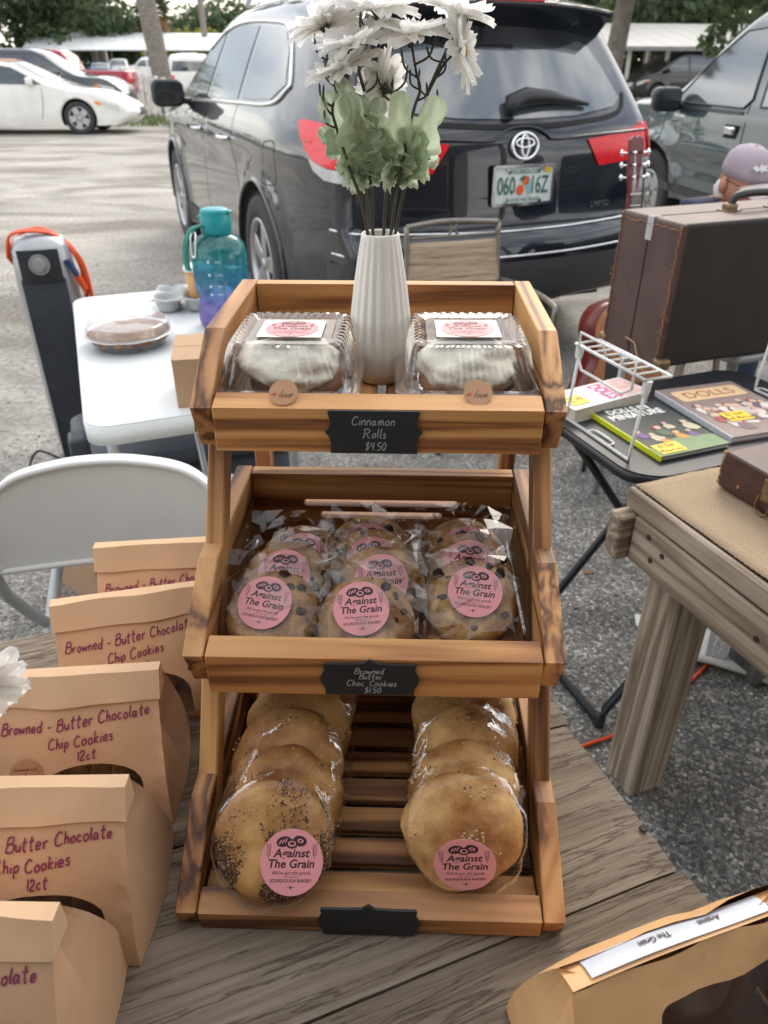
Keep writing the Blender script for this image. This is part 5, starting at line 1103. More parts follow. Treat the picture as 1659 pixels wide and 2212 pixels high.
# suitcase
p = at_z(1418, 799, GT + .004); sc = thing('suitcase', 'worn maroon suitcase with frayed edges and black handle', 'suitcase', Vector((p.x, p.y, GT + .001)), YAW)
SW, SD, SH = .62, .235, .345
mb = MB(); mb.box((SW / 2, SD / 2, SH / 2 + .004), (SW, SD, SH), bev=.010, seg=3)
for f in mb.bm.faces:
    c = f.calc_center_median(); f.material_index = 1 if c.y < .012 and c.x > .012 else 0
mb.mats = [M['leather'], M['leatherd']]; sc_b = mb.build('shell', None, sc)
mb = MB(); mb.box((-.0006, SD * .5, SH / 2 + .004), (.0015, .0025, SH * .96)); mb.box((SW / 2, SD * .5, SH + .0045), (SW * .98, .0025, .0015)); mb.build('lid_gap', M['seam'], sc)
g = random.Random(3)
for y_ in (.008, SD - .008):
    mb = MB()
    mb.tube([(-.0015 + g.uniform(-.0012, .0004), y_ + g.uniform(-.0022, .0022), .01 + (SH - .01) * k / 40) for k in range(41)], [g.uniform(.0008, .0022) for k in range(41)], 5)
    for k in range(14):
        z = g.uniform(.03, SH); mb.tube([(-.001, y_, z), (-.004, y_ + g.uniform(-.012, .012), z + g.uniform(-.006, .012)), (-.003, y_ + g.uniform(-.02, .02), z + g.uniform(-.012, .018))], .0005, 4)
    mb.build('frayed_edge', M['thread'], sc)
mb = MB(); mb.tube([(-.0015, .012 + (SD - .02) * k / 24, SH - .012 + g.uniform(-.003, .003)) for k in range(25)], [g.uniform(.0005, .0018) for k in range(25)], 5); mb.build('frayed_edge', M['thread'], sc)
mb = MB(); mb.box((-.0012, SD * .5, SH - .022), (.001, .022, .055)); mb.box((.012, SD * .5, SH + .0047), (.025, .022, .001)); mb.build('tape', M['tape'], sc)
for y_ in (0.002, SD - .002): mb = MB(); mb.box((.012, y_, .016), (.034, .034, .028), bev=.008, seg=2); mb.build('corner_guard', M['rust'], sc)
mb = MB(); mb.tube([(-.003, SD * .55, .03), (-.006, SD * .55, .05), (-.004, SD * .4, .045), (-.01, SD * .3, .02), (-.012, SD * .15, -.01), (-.006, SD * .1, -.03)], .0015, 5); mb.build('string', M['seedl'], sc)
hd = MB(); hd.tube(crom([(.235, SD / 2, SH + .012), (.245, SD / 2, SH + .034), (.275, SD / 2, SH + .042), (.345, SD / 2, SH + .042), (.375, SD / 2, SH + .034), (.385, SD / 2, SH + .012)], 5), .010, 10); hd.build('handle', M['blackpl'], sc)
for x_ in (.235, .385): mb = MB(); mb.box((x_, SD / 2, SH + .012), (.028, .03, .018), bev=.006, seg=2); mb.box((x_, SD / 2, SH + .0055), (.05, .034, .003), bev=.001); mb.build('handle_mount', M['rust'], sc)
# small brown case on the burlap
a = at_z(1548, 1047, T2Z + .012); b = at_z(1625, 1094, T2Z + .012); yw = math.atan2(b.y - a.y, b.x - a.x)
cs = thing('leather_case', 'small cracked brown leather case with metal latch on burlap', 'case', Vector((a.x, a.y, T2Z + .012)), yw)
mb = MB(); mb.box((.17, .10, .034), (.34, .20, .068), bev=.005, seg=2); mb.build('shell', M['leatherb'], cs)
mb = MB(); mb.prism(rrect(.055, .05, .30, .17, .02, 5), .0682, .0705, 'z'); mb.build('top_plate', M['blackpl'], cs)
mb = MB(); mb.box((.105, -.0015, .040), (.024, .003, .040), bev=.001); mb.tube(crom([(.092, -.004, .028), (.092, -.006, .004), (.105, -.008, -.002), (.117, -.006, .004), (.117, -.004, .028)], 4), .0018, 7); mb.build('latch', M['rust'], cs)
mb = MB(); mb.tube([(.0 + g.uniform(-.0008, .0004), .0 + g.uniform(-.001, .0006), .006 + .056 * k / 12) for k in range(13)], [g.uniform(.0006, .0022) for k in range(13)], 5); mb.ball((.002, .002, .066), (.006, .006, .003), seg=8); mb.ball((.045, -.0005, .018), (.004, .0015, .004), seg=8); mb.build('worn_corner', M['thread'], cs)
# newspaper
p = at_z(1575, 1425, 0); nw = thing('newspaper', 'folded newspaper lying on asphalt under the tables', 'newspaper', p + Vector((.02, .06, 0)), R(-28))
mb = MB(); mb.grid(lambda u, v: ((u - .5) * .34, (v - .5) * .26, .012 + .02 * math.sin(u * 3.1) * (1 - v) + .004 * mnoise.noise((u * 5, v * 5, 1))), 14, 10); o = mb.build('top_sheet', M['newsp'], nw); q = o.modifiers.new('s', 'SOLIDIFY'); q.thickness = .010
mb = MB(); g = random.Random(4)
for c in range(3):
    for k in range(24):
        x0 = -.155 + c * .105; y = .115 - k * .0098; f = lambda x, y: (x, y, .0125 + .02 * math.sin((x / .34 + .5) * 3.1) * (.5 - y / .26) + .004 * mnoise.noise(((x / .34 + .5) * 5, (y / .26 + .5) * 5, 1)) + .0012); wd = .09 * g.uniform(.6, 1)
        for j in range(4): mb.add([f(x0 + wd * j / 4, y), f(x0 + wd * (j + .9) / 4, y), f(x0 + wd * (j + .9) / 4, y + .0045), f(x0 + wd * j / 4, y + .0045)], [(0, 1, 2, 3)])
mb.build('print', mat('grey_newsprint_ink', (.16, .16, .16), .9), nw)
p = at_z(1400, 1345, 0); mb = MB(); mb.prism([(-.04, -.02), (.03, -.035), (.045, .02), (-.03, .03)], .002, .006, 'z'); o = mb.build('paper_scrap', M['paperw']); o.location = p; tag(o, 'white paper scrap on asphalt beside the post leg', 'paper')
for k, (x, y) in enumerate(((1268, 1238), (1500, 1310), (1268, 1520), (1215, 1460))):
    mb = MB(); mb.grid(lambda u, v: ((u - .5) * .03, (v - .5) * .016 * math.sin(math.pi * (.1 + .8 * u)), .003 + .004 * (v - .5) ** 2 + .004 * u * u), 6, 4); o = mb.build('dry_leaf', M['leafd']); o.location = at_z(x, y, .001); o.rotation_euler = (0, 0, k * 1.3); tag(o, ['small brown dry leaf near the tray table foot', 'small brown dry leaf behind the square post leg', 'small brown dry leaf beside the crossed black legs', 'small brown dry leaf close to the stand'][k], 'leaf', 'fallen leaves on asphalt')
# ================================================================== guitar
gy = R(24); nut = at_y(1350, 421, 2.80); tl = R(10)
RG = RZ(gy) @ RX(-tl)
gu = thing('acoustic_guitar', 'cherry sided acoustic guitar leaning on a stand by the black vehicle', 'guitar', nut - RG @ Vector((0, 0, .84)), 0, rot=(RG.to_euler()))
half = [(0, 0), (.10, .004), (.165, .035), (.198, .10), (.19, .17), (.150, .235), (.126, .28), (.128, .32), (.145, .37), (.14, .425), (.10, .47), (.03, .485), (0, .486)]
hc = [(v.x, v.y) for v in crom([(x, y, 0) for x, y in half], 5)]; outl = hc + [(-x, y) for x, y in hc[1:-1][::-1]]
mb = MB(); mb.prism(outl, -.045, .05, 'y', smooth=True); mb.build('body', M['guitars'], gu)
mb = MB(); mb.prism([(x * .985, .243 + (y - .243) * .985) for x, y in outl], -.0475, -.0452, 'y'); tp = mb.build('soundboard', M['guitar'], gu)
mb = MB(); mb.cyl((0, -.0478, .325), (0, -.0482, .325), .05, seg=32); mb.build('sound_hole', M['seam'], tp); mb = MB(); mb.box((0, -.050, .14), (.15, .006, .022), bev=.002); mb.build('bridge', M['rosew'], tp)
mb = MB(); mb.prism([(-.10, .17), (-.03, .15), (-.035, .26), (-.09, .30)], -.0482, -.0477, 'y'); mb.build('pickguard', M['blackpl'], tp)
mb = MB(); mb.prism([(-.028, .30), (.028, .30), (.0215, .84), (-.0215, .84)], -.056, -.048, 'y'); fb_ = mb.build('fingerboard', M['rosew'], gu)
mb = MB(); mb.prism([(-.027, .47), (.027, .47), (.021, .845), (-.021, .845)], -.048, -.028, 'y', bev=.004); mb.build('neck', M['guitars'], gu)
mb = MB(); mb.prism([(-.021, .84), (.021, .84), (.031, .90), (.029, 1.01), (.011, 1.022), (0, 1.015), (-.011, 1.022), (-.029, 1.01), (-.031, .90)], -.050, -.036, 'y', bev=.0015); hs_ = mb.build('headstock', M['guitars'], gu)
mb = MB(); mb.box((0, -.0565, .8405), (.044, .006, .006), bev=.001); mb.build('nut', M['bone'], gu)
for k in range(14):
    z = .84 - (.64 * (1 - .5 ** ((k + 1) / 12))); mb = MB(); mb.box((0, -.0566, z), (.045 + .008 * (k / 14), .0015, .002)); mb.build('fret', M['chrome'], fb_)
for k in range(3):
    for sx in (-1, 1):
        z = .895 + k * .038; mb = MB(); mb.cyl((sx * .019, -.05, z), (sx * .019, -.066, z), .0045, seg=8); mb.cyl((sx * .03, -.043, z), (sx * .052, -.043, z), .003, seg=8); mb.ball((sx * .057, -.043, z), (.008, .005, .010), seg=8); mb.build('tuner', M['chrome'], hs_)
for k in range(6):
    x = -.0175 + k * .007; zz = .895 + (2 - abs(2.5 - k) // 1) * .038; sx = -1 if k < 3 else 1
    mb = MB(); mb.tube([(x * 1.5, -.056, .14), (x, -.0605, .8405), (sx * .019, -.062, zz)], .0007, 4); mb.build('string', M['chrome'], gu)
gp = gu.location; gs = thing('guitar_stand', 'black folding guitar stand under the acoustic guitar', 'stand', Vector((gp.x, gp.y, 0)), gy)
for sx in (-1, 1):
    mb = MB(); mb.tube(crom([(sx * .10, -.075, gp.z + .05), (sx * .10, -.07, gp.z - .012), (sx * .09, .05, gp.z - .012), (sx * .06, .12, gp.z - .01), (0, .14, gp.z + .10)], 4), .008, 8); mb.build('cradle_arm', M['blackm'], gs)
    mb = MB(); mb.tube([(0, .14, gp.z + .08), (sx * .17, -.06, .006)], .008, 8); mb.build('leg', M['blackm'], gs)
mb = MB(); mb.tube([(0, .14, gp.z + .10), (0, .30, .006)], .008, 8); mb.build('leg', M['blackm'], gs)
# ================================================================== patio chair
tl_, tr_ = at_y(878, 492, 3.18), at_y(1077, 476, 3.30); wv = (tr_ - tl_); cw = math.hypot(wv.x, wv.y); pcx = thing('patio_chair', 'bronze tube patio chair with tan woven sling behind the stand', 'chair', Vector(((tl_.x + tr_.x) / 2, (tl_.y + tr_.y) / 2, 0)), math.atan2(wv.y, wv.x))
zt = tr_.z; hw = cw / 2
for sx in (-1, 1):
    mb = MB(); mb.tube(crom([(sx * hw, 0, zt - .005), (sx * hw, -.03, zt - .25), (sx * hw, -.09, .42), (sx * hw, -.12, .36), (sx * (hw + .01), .04, .0)], 5), .012, 8); mb.build('side_tube', M['bronze'], pcx)
    mb = MB(); mb.tube(crom([(sx * (hw + .02), -.03, zt - .24), (sx * (hw + .04), -.2, zt - .23), (sx * (hw + .05), -.42, zt - .24), (sx * (hw + .04), -.48, zt - .28), (sx * (hw + .02), -.46, .3), (sx * (hw + .02), -.50, .0)], 5), .012, 8); mb.build('arm_tube', M['bronze'], pcx)
mb = MB(); mb.tube(crom([(-hw, 0, zt - .008), (-hw * .4, 0, zt + .006), (0, 0, zt + .008), (hw * .4, 0, zt + .004), (hw, 0, zt - .004)], 4), .012, 8); mb.build('top_rail', M['bronze'], pcx)
mb = MB(); mb.tube([(-hw, -.006, zt - .05), (hw, -.006, zt - .05)], .007, 8)
for s_ in (-1, 1): mb.tube(crom([(s_ * .018, -.003, zt + .004), (s_ * .008, -.004, zt - .02), (s_ * .02, -.006, zt - .047)], 4), .005, 6)
mb.ball((0, -.004, zt - .022), (.010, .006, .010), seg=10); mb.build('back_ornament', M['bronze'], pcx)
mb = MB(); mb.grid(lambda u, v: ((u - .5) * 2 * hw, -.006 - .035 * v ** 1.0 - .03 * v * v - .012 * math.sin(math.pi * u), zt - .068 - (zt - .50) * v), 12, 14); o = mb.build('back_sling', M['sling'], pcx); q = o.modifiers.new('s', 'SOLIDIFY'); q.thickness = .006
mb = MB(); mb.grid(lambda u, v: ((u - .5) * 2 * hw, -.09 - .40 * v, .42 + .03 * v - .02 * math.sin(math.pi * u)), 10, 10); o = mb.build('seat_sling', M['sling'], pcx); q = o.modifiers.new('s', 'SOLIDIFY'); q.thickness = .006
# ================================================================== seated person
hc_ = at_y(1596, 392, 3.25); hx, hy, hz = hc_
pe = thing('person', 'seated person in mauve cap and glasses bowed behind the maroon suitcase', 'person', Vector((hx, hy, 0)), R(20))
# local frame: the person faces -Y turned; head centre over the shoulders
hz_ = hz - .0
ske = [((0, .10, .50), .15), ((0, .10, .66), .14), ((0, .07, .82), .15), ((0, .03, .90), .12), ((0, -.0, hz_ - .12), .055), ((0, -.01, hz_ - .06), .05)]
V, Ed, Rd = [], [], []
def chain(pts, start=None):
    prev = start
    for p_, r_ in pts:
        V.append(p_); Rd.append(r_); i = len(V) - 1
        if prev is not None: Ed.append((prev, i))
        prev = i
    return prev
chain(ske)
for sx in (-1, 1):
    chain([((sx * .12, .02, .50), .10), ((sx * .15, -.38, .50), .075), ((sx * .15, -.40, .28), .055), ((sx * .15, -.38, .09), .042), ((sx * .16, -.50, .05), .035)], 0)
    e = chain([((sx * .17, .04, .85), .065), ((sx * .23, .0, .66), .048), ((sx * .18, -.20, .575), .036), ((sx * .15, -.27, .57), .028)], 3)
    for f_ in range(4): chain([((sx * (.125 + .018 * f_), -.30, .565), .0095), ((sx * (.123 + .019 * f_), -.335 + .006 * abs(f_ - 1), .553), .0085), ((sx * (.123 + .019 * f_), -.352 + .006 * abs(f_ - 1), .540), .008)], e)
    chain([((sx * .115, -.275, .565), .0105), ((sx * .10, -.30, .555), .009)], e)
me = bpy.data.meshes.new('body'); me.from_pydata(V, Ed, []); bo_ = bpy.data.objects.new('body', me); link(bo_)
sm_ = bo_.modifiers.new('skin', 'SKIN'); sm_.use_smooth_shade = True
for i, sv in enumerate(me.skin_vertices[0].data): sv.radius = (Rd[i], Rd[i]); sv.use_root = (i == 0)
ss = bo_.modifiers.new('sub', 'SUBSURF'); ss.levels = ss.render_levels = 2
ev = bo_.evaluated_get(bpy.context.evaluated_depsgraph_get()); nm = bpy.data.meshes.new_from_object(ev); bpy.data.objects.remove(bo_)
bo_ = bpy.data.objects.new('body', nm); link(bo_, pe); nm.materials.clear()
for m_ in (M['shirt'], M['jeans'], M['skin']): nm.materials.append(m_)
for f_ in nm.polygons:
    c = f_.center; f_.use_smooth = True
    f_.material_index = 1 if c.z < .56 and (c.z < .46 or abs(c.x) < .26 and c.y > -.12) or (c.z < .56 and c.y < -.36 and abs(c.x) > .135 and c.z < .5) else (2 if (c.z > hz_ - .13 and math.hypot(c.x, c.y) < .085) or (c.y < -.2 and c.z > .53) else 0)
hd = thing('tmp', 'x', 'x'); bpy.data.objects.remove(hd)
HT = TR(0, -.02, hz_) @ RX(R(14))
mb = MB()
def headf(v):
    k = 1.0
    if v.z < -.2: k -= .16 * min(1, (-v.z - .2) / .8)
    if v.y < -.3: k += .03 * (1 if -.5 < v.z < .2 else 0)
    return k
mb.ball((0, 0, 0), (.076, .098, .118), HT, seg=32, fn=headf)
mb.ball((0, -.103, -.015), (.015, .022, .024), HT, seg=10); mb.ball((0, -.094, -.056), (.026, .010, .007), HT, seg=10); mb.ball((0, -.075, -.095), (.032, .026, .022), HT, seg=10)
for sx in (-1, 1): mb.ball((sx * .080, .012, -.012), (.009, .021, .034), HT, seg=14, fn=lambda v: 1 + .1 * v.y); mb.ball((sx * .087, .010, -.012), (.006, .012, .022), HT, seg=10)
hd = mb.build('head', M['skin'], pe)
mb = MB()
for sx in (-1, 1): mb.ball((sx * .032, -.086, .012), (.013, .010, .009), HT, seg=10)
mb.build('eyes', M['bone'], hd)
mb = MB(); mb.ball((0, .045, -.045), (.070, .062, .058), HT, seg=24, fn=lambda v: 1 + .06 * mnoise.noise(v * 6)); mb.ball((0, -.06, -.105), (.055, .04, .05), HT, seg=18, fn=lambda v: 1 + .1 * mnoise.noise(v * 7)); mb.build('hair', M['hair'], hd)
mb = MB(); prof = [(.0, .137), (.03, .134), (.06, .118), (.079, .09), (.085, .055), (.086, .028), (.083, .026)]
mb.lathe(prof, 36, HT @ TR(0, .004, .0) @ Matrix.Diagonal((1, 1.2, 1, 1))); mb.ball((0, .004, .137), (.008, .008, .004), HT, seg=8); cpp = mb.build('cap', M['cap'], pe)
mb = MB(); mb.grid(lambda u, v: HT @ Vector(((u - .5) * .168 * (1 - .12 * v), -.075 - .085 * v - .035 * math.sin(math.pi * u), .032 - .018 * v - .10 * (u - .5) ** 2)), 14, 8); o = mb.build('brim', M['capb'], cpp); q = o.modifiers.new('s', 'SOLIDIFY'); q.thickness = .004
mb = MB(); fish = [(-.030, .0), (-.018, .010), (-.008, -.002), (.0, .014), (.014, .010), (.026, .016), (.022, .002), (.032, -.008), (.016, -.006), (.008, -.016), (.002, -.004), (-.010, -.012), (-.020, -.008)]
mb.prism(fish, 0, .003, 'z', T=HT @ TR(-.03, -.088, .085) @ RZ(R(-20)) @ RX(R(68))); mb.build('emblem', M['paperw'], cpp)
mb = MB()
for sx in (-1, 1):
    mb.tube([HT @ Vector((sx * .036 + .025 * math.cos(a_ / 16 * 6.283), -.112 + .004 * abs(math.cos(a_)), .006 + .019 * math.sin(a_ / 16 * 6.283))) for a_ in range(16)], .0018, 6, closed=True); mb.tube([HT @ Vector((sx * .062, -.108, .010)), HT @ Vector((sx * .084, -.05, .014)), HT @ Vector((sx * .084, .015, .012))], .0018, 6)
mb.tube([HT @ Vector((-.011, -.112, .008)), HT @ Vector((.011, -.112, .008))], .0016, 6); gl_ = mb.build('spectacles', M['blackpl'], pe)
st_ = thing('stool', 'low wooden stool under the seated person', 'stool', Vector((hx, hy, 0)), R(20))
mb = MB(); mb.cyl((0, .1, .335), (0, .1, .365), .19, seg=28); mb.build('seat', TREAT['x'], st_)
for k in range(4): a_ = R(45 + 90 * k); mb = MB(); mb.cyl((.13 * math.cos(a_), .1 + .13 * math.sin(a_), .337), (.17 * math.cos(a_), .1 + .17 * math.sin(a_), 0), .017, .014, seg=10); mb.build('leg', TREAT['z'], st_)
# ================================================================== vehicles
def pl(pts, n):     # resample a polyline evenly by length
    P = np.array(pts, float); d = np.r_[0, np.cumsum(np.hypot(*np.diff(P, axis=0).T))]; q = np.linspace(0, d[-1], n); return np.c_[np.interp(q, d, P[:, 0]), np.interp(q, d, P[:, 1])]
def sm(pts, k=6): return [(v.x, v.y) for v in crom([(a, b, 0) for a, b in pts], k)]
class Car:
    """a body skin lofted from its side profile; x runs from the tail forward, y to the left"""
    def __init__(s, Wd, belt, rear, top, front, bottom, tum=.28, rc=.07, bow=(.10, .035, .16), wheels=(), wr=.36, flare=.016, plan=(.7, .06, .9, .10), crease=None, NU=84, NS=34):
        s.W, s.belt, s.tum, s.rc, s.bow, s.wh, s.wr, s.fl, s.plan, s.cre = Wd, belt, tum, rc, bow, wheels, wr, flare, plan, crease
        s.rear, s.top, s.front, s.bot = [np.array(sm(q)) for q in (rear, top, front, bottom)]; s.L = max(s.front[:, 0])
        s.edge = np.r_[s.rear, s.top, s.front[::-1]]; s.NU, s.NS = NU, NS
    def w(s, x, z):
        h = s.W / 2; a, pa, b, pb = s.plan; q = max(0, (a - x) / a); h *= 1 - pa * q * q; q = max(0, (x - (s.L - b)) / b); h *= 1 - pb * q * q
        if z < s.belt: h -= .045 * ((s.belt * .62 - z) / s.belt) ** 2 + (.10 * max(0, .34 - z)) ; h -= .018 * max(0, (z - s.belt * .80) / (s.belt * .2)) ** 2
        else: h -= .018 + s.tum * (z - s.belt) + .12 * (z - s.belt) ** 2
        if s.cre: zc, am = s.cre; h += am * math.exp(-((z - zc) / .05) ** 2) - am * .8 * math.exp(-((z - zc + .12) / .07) ** 2)
        for wx in s.wh: r = math.hypot(x - wx, z - s.wr); h += s.fl * math.exp(-((r - s.wr * 1.22) / .06) ** 2) * (z < s.belt)
        return h
    def dist(s, x, z):
        A = s.edge[:-1]; B = s.edge[1:]; d = B - A; l2 = (d * d).sum(1) + 1e-12; t = np.clip(((x - A[:, 0]) * d[:, 0] + (z - A[:, 1]) * d[:, 1]) / l2, 0, 1); return float(np.sqrt(((A[:, 0] + t * d[:, 0] - x) ** 2 + (A[:, 1] + t * d[:, 1] - z) ** 2).min()))
    def side(s, x, z, off=0):
        d = s.dist(x, z); r = s.rc; c = r - math.sqrt(max(0, r * r - (r - d) ** 2)) if d < r else 0; return s.w(x, z) - c + off
    def rx(s, y, z, off=0):
        x = float(np.interp(z, s.rear[:, 1], s.rear[:, 0])); ye = s.w(x, z) - s.rc; return x - s.bow[0] * max(0, 1 - (y / ye) ** 2) - off + (max(0, abs(y) - ye) ** 2) / s.rc * .8
    def fx(s, y, z, off=0):
        x = float(np.interp(z, s.front[:, 1], s.front[:, 0])); ye = s.w(x, z) - s.rc; return x + s.bow[2] * max(0, 1 - (y / ye) ** 2) + off - (max(0, abs(y) - ye) ** 2) / s.rc * .8
    def body(s, parent, m, cut=0):
        NU, NS = s.NU, s.NS; ss_ = [.5 - .5 * math.cos(math.pi * j / NS) for j in range(NS + 1)]; uu = [.5 * (i / NU) + .5 * (.5 - .5 * math.cos(math.pi * i / NU)) for i in range(NU + 1)]
        def by_x(c, u): x = c[0, 0] + (c[-1, 0] - c[0, 0]) * u; return np.array([x, np.interp(x, c[:, 0], c[:, 1])])
        def by_l(c, q): P = pl(c, 200); i = q * 199; k = int(min(198, i)); return P[k] + (P[k + 1] - P[k]) * (i - k)
        Rr, Ff = pl(s.rear, 200), pl(s.front, 200)
        gl = lambda P, q: P[int(min(198, q * 199))] + (P[int(min(198, q * 199)) + 1] - P[int(min(198, q * 199))]) * (q * 199 - int(min(198, q * 199)))
        P00, P01, P10, P11 = s.rear[0], s.rear[-1], s.front[0], s.front[-1]; G = {}
        for i, u in enumerate(uu):
            B_, T_ = by_x(s.bot, u), by_x(s.top, u)
            for j, v in enumerate(ss_): G[i, j] = (1 - v) * B_ + v * T_ + (1 - u) * gl(Rr, v) + u * gl(Ff, v) - ((1 - u) * (1 - v) * P00 + u * (1 - v) * P10 + (1 - u) * v * P01 + u * v * P11)
        mb = MB(); vs = []; idx = {}
        for sg in (1, -1):
            for i in range(NU + 1):
                for j in range(NS + 1): x, z = G[i, j]; idx[i, j, sg] = len(vs); vs.append((x, sg * s.side(x, z), z))
        fs = []
        for i in range(NU):
            for j in range(NS):
                a, b, c, d = (i, j), (i + 1, j), (i + 1, j + 1), (i, j + 1)
                fs.append((idx[(*a, 1)], idx[(*d, 1)], idx[(*c, 1)], idx[(*b, 1)])); fs.append((idx[(*a, -1)], idx[(*b, -1)], idx[(*c, -1)], idx[(*d, -1)]))
        per = [(i, 0, 'b') for i in range(NU)] + [(NU, j, 'f') for j in range(NS)] + [(i, NS, 't') for i in range(NU, 0, -1)] + [(0, j, 'r') for j in range(NS, 0, -1)]
        ov = {'b': (0, 0), 'f': (s.bow[2], 0), 't': (0, s.bow[1]), 'r': (-s.bow[0], 0)}; O = np.array([ov[p[2]] for p in per]); K = 12; n = len(per)
        O2 = sum(np.roll(O, k, 0) for k in (-2, -1, 0, 1, 2)) / 5; rows = []
        for q, (i, j, kd) in enumerate(per):
            x, z = G[i, j]; y = s.side(x, z); row = [idx[i, j, 1]]
            for k in range(1, K): t_ = 1 - 2 * k / K; f = 1 - t_ * t_; row.append(len(vs)); vs.append((x + O2[q][0] * f, y * t_, z + O2[q][1] * f))
            rows.append(row + [idx[i, j, -1]])
        for q in range(n):
            a, b = rows[q], rows[(q + 1) % n]
            for k in range(K): fs.append((a[k], b[k], b[k + 1], a[k + 1]))
        bv, nf = mb.add(vs, fs, None, True); bmesh.ops.recalc_face_normals(mb.bm, faces=mb.bm.faces); o = mb.build('body', m, parent)
        if cut:
            cb_ = MB()
            for wx in s.wh:
                for sg in (1, -1): cb_.cyl((wx, sg * (s.W / 2 - .26), s.wr), (wx, sg * (s.W / 2 + .2), s.wr), cut, seg=40)
            bmesh.ops.remove_doubles(cb_.bm, verts=cb_.bm.verts, dist=1e-5); bmesh.ops.recalc_face_normals(cb_.bm, faces=cb_.bm.faces); c = cb_.build('cutter', M['underbody'], parent); md = o.modifiers.new('b', 'BOOLEAN'); md.operation = 'DIFFERENCE'; md.object = c; md.solver = 'EXACT'; md.material_mode = 'TRANSFER'
            nm_ = bpy.data.meshes.new_from_object(o.evaluated_get(bpy.context.evaluated_depsgraph_get())); o.modifiers.clear(); o.data = nm_; bpy.data.objects.remove(c)
        return o
    def plate(s, parent, name, poly, m, where='side', sg=1, off=.004, ml=.12, rim=None, rimw=.008, holes=[]):
        f = {'side': lambda a, b, o=off: Vector((a, sg * s.side(a, b, o), b)), 'rear': lambda a, b, o=off: Vector((s.rx(a, b, o), a, b)), 'front': lambda a, b, o=off: Vector((s.fx(a, b, o), a, b))}[where]
        mb = MB(); skin_plate(mb, poly, holes, f, ml); q = list(poly); n = len(q)
        dn = []
        for a, b in q: dn += [a]
        A = [f(a, b) for a, b in q]; Bk = [f(a, b, off - .02) for a, b in q]; mb.add(A + Bk, [(i, (i + 1) % n, n + (i + 1) % n, n + i) for i in range(n)]); bmesh.ops.recalc_face_normals(mb.bm, faces=mb.bm.faces)
        o = mb.build(name, m, parent)
        if rim: r = MB(); r.tube([f(a, b, off + .001) for i in range(n) for a, b in [(q[i][0] + (q[(i + 1) % n][0] - q[i][0]) * k / 4, q[i][1] + (q[(i + 1) % n][1] - q[i][1]) * k / 4) for k in range(4)]], rimw, 6, closed=True); r.build('trim', rim, o)
        return o
    def line(s, parent, name, pts, m, wd=.005, where='side', sg=1, off=.0015, n=10, tube=None):
        f = {'side': lambda a, b, o: Vector((a, sg * s.side(a, b, o), b)), 'rear': lambda a, b, o: Vector((s.rx(a, b, o), a, b)), 'front': lambda a, b, o: Vector((s.fx(a, b, o), a, b))}[where]
        P = crom([(a, b, 0) for a, b in pts], n); mb = MB()
        if tube: mb.tube([f(p.x, p.y, off) for p in P], tube, 6)
        else:
            vs = []
            for i, p in enumerate(P):
                d = (P[min(i + 1, len(P) - 1)] - P[max(i - 1, 0)]).normalized(); h = Vector((-d.y, d.x, 0)) * wd / 2
                vs += [f(p.x + h.x, p.y + h.y, off), f(p.x - h.x, p.y - h.y, off)]
            mb.add(vs, [(2 * i, 2 * i + 1, 2 * i + 3, 2 * i + 2) for i in range(len(P) - 1)])
        return mb.build(name, m, parent)
_wm = {}
def wheel(parent, x, y, z, r, wd, sg, ns=5, rimr=.7, m=None, double=True):
    key = (r, wd, ns, rimr, m)
    if key not in _wm:
        a = MB(); T = RX(R(-90)); h = wd / 2; rr = r * rimr
        a.lathe([(rr * .96, -h), (r * .90, -h), (r * .975, -h * .8), (r, -h * .5), (r, h * .5), (r * .975, h * .8), (r * .93, h * .96), (r * .84, h), (rr * 1.02, h * .98), (rr * .97, h * .8)], 48, T)
        for i in range(60):
            q = 6.2832 * i / 60; a.box((0, 0, 0), (.012, wd * .9, .010), T=RY(q) @ TR(0, 0, r * .996))
        b = MB(); b.m(m or M['rim']); b.lathe([(rr * .99, h * .3), (rr * .99, h * .98), (rr * .93, h * .98), (rr * .90, h * .7), (rr * .88, -h * .4)], 48, T); b.lathe([(0, h * .92), (rr * .10, h * .92), (rr * .16, h * .82), (rr * .2, h * .5)], 24, T)
        for i in range(ns):
            q = 6.2832 * i / ns
            for dq in ((-.13, .13) if double else (0,)):
                b.prism([(-.035 * (1.0 if double else 1.8), rr * .1), (.035 * (1.0 if double else 1.8), rr * .1), (.022 * (1 if double else 3.0), rr * .93), (-.022 * (1 if double else 3.0), rr * .93)], h * .55, h * .86, 'y', T=RY(q + dq * .9), bev=.006)
        b.m(M['rimd']); b.lathe([(0, h * .1), (rr * .88, h * .0)], 32, T)
        _wm[key] = (a.mesh('tyre'), b.mesh('rim'))
    w_ = bpy.data.objects.new('wheel', _wm[key][0]); w_.data.materials.clear(); w_.data.materials.append(M['rubber']); link(w_, parent); w_.location = (x, y, z); w_.rotation_euler = (0, x * 2.1, 0 if sg > 0 else math.pi)
    q = bpy.data.objects.new('rim', _wm[key][1]); link(q, w_); return w_
def mirror_part(parent, loc, sg, m, mg, s=1.0):
    mb = MB(); mb.prism(rrect(-.10 * s, -.075 * s, .10 * s, .08 * s, .045 * s, 5), -.05, .05, 'x', T=RZ(R(0)), bev=.018, smooth=True); mb.box((.01, -sg * .12, -.05), (.06, .09, .04), bev=.01); o = mb.build('mirror', m, parent, loc=loc, rot=(0, 0, 0))
    q = MB(); q.prism(rrect(-.085 * s, -.06 * s, .085 * s, .065 * s, .035 * s, 5), -.054, -.052, 'x'); q.build('mirror_glass', mg, o); return o
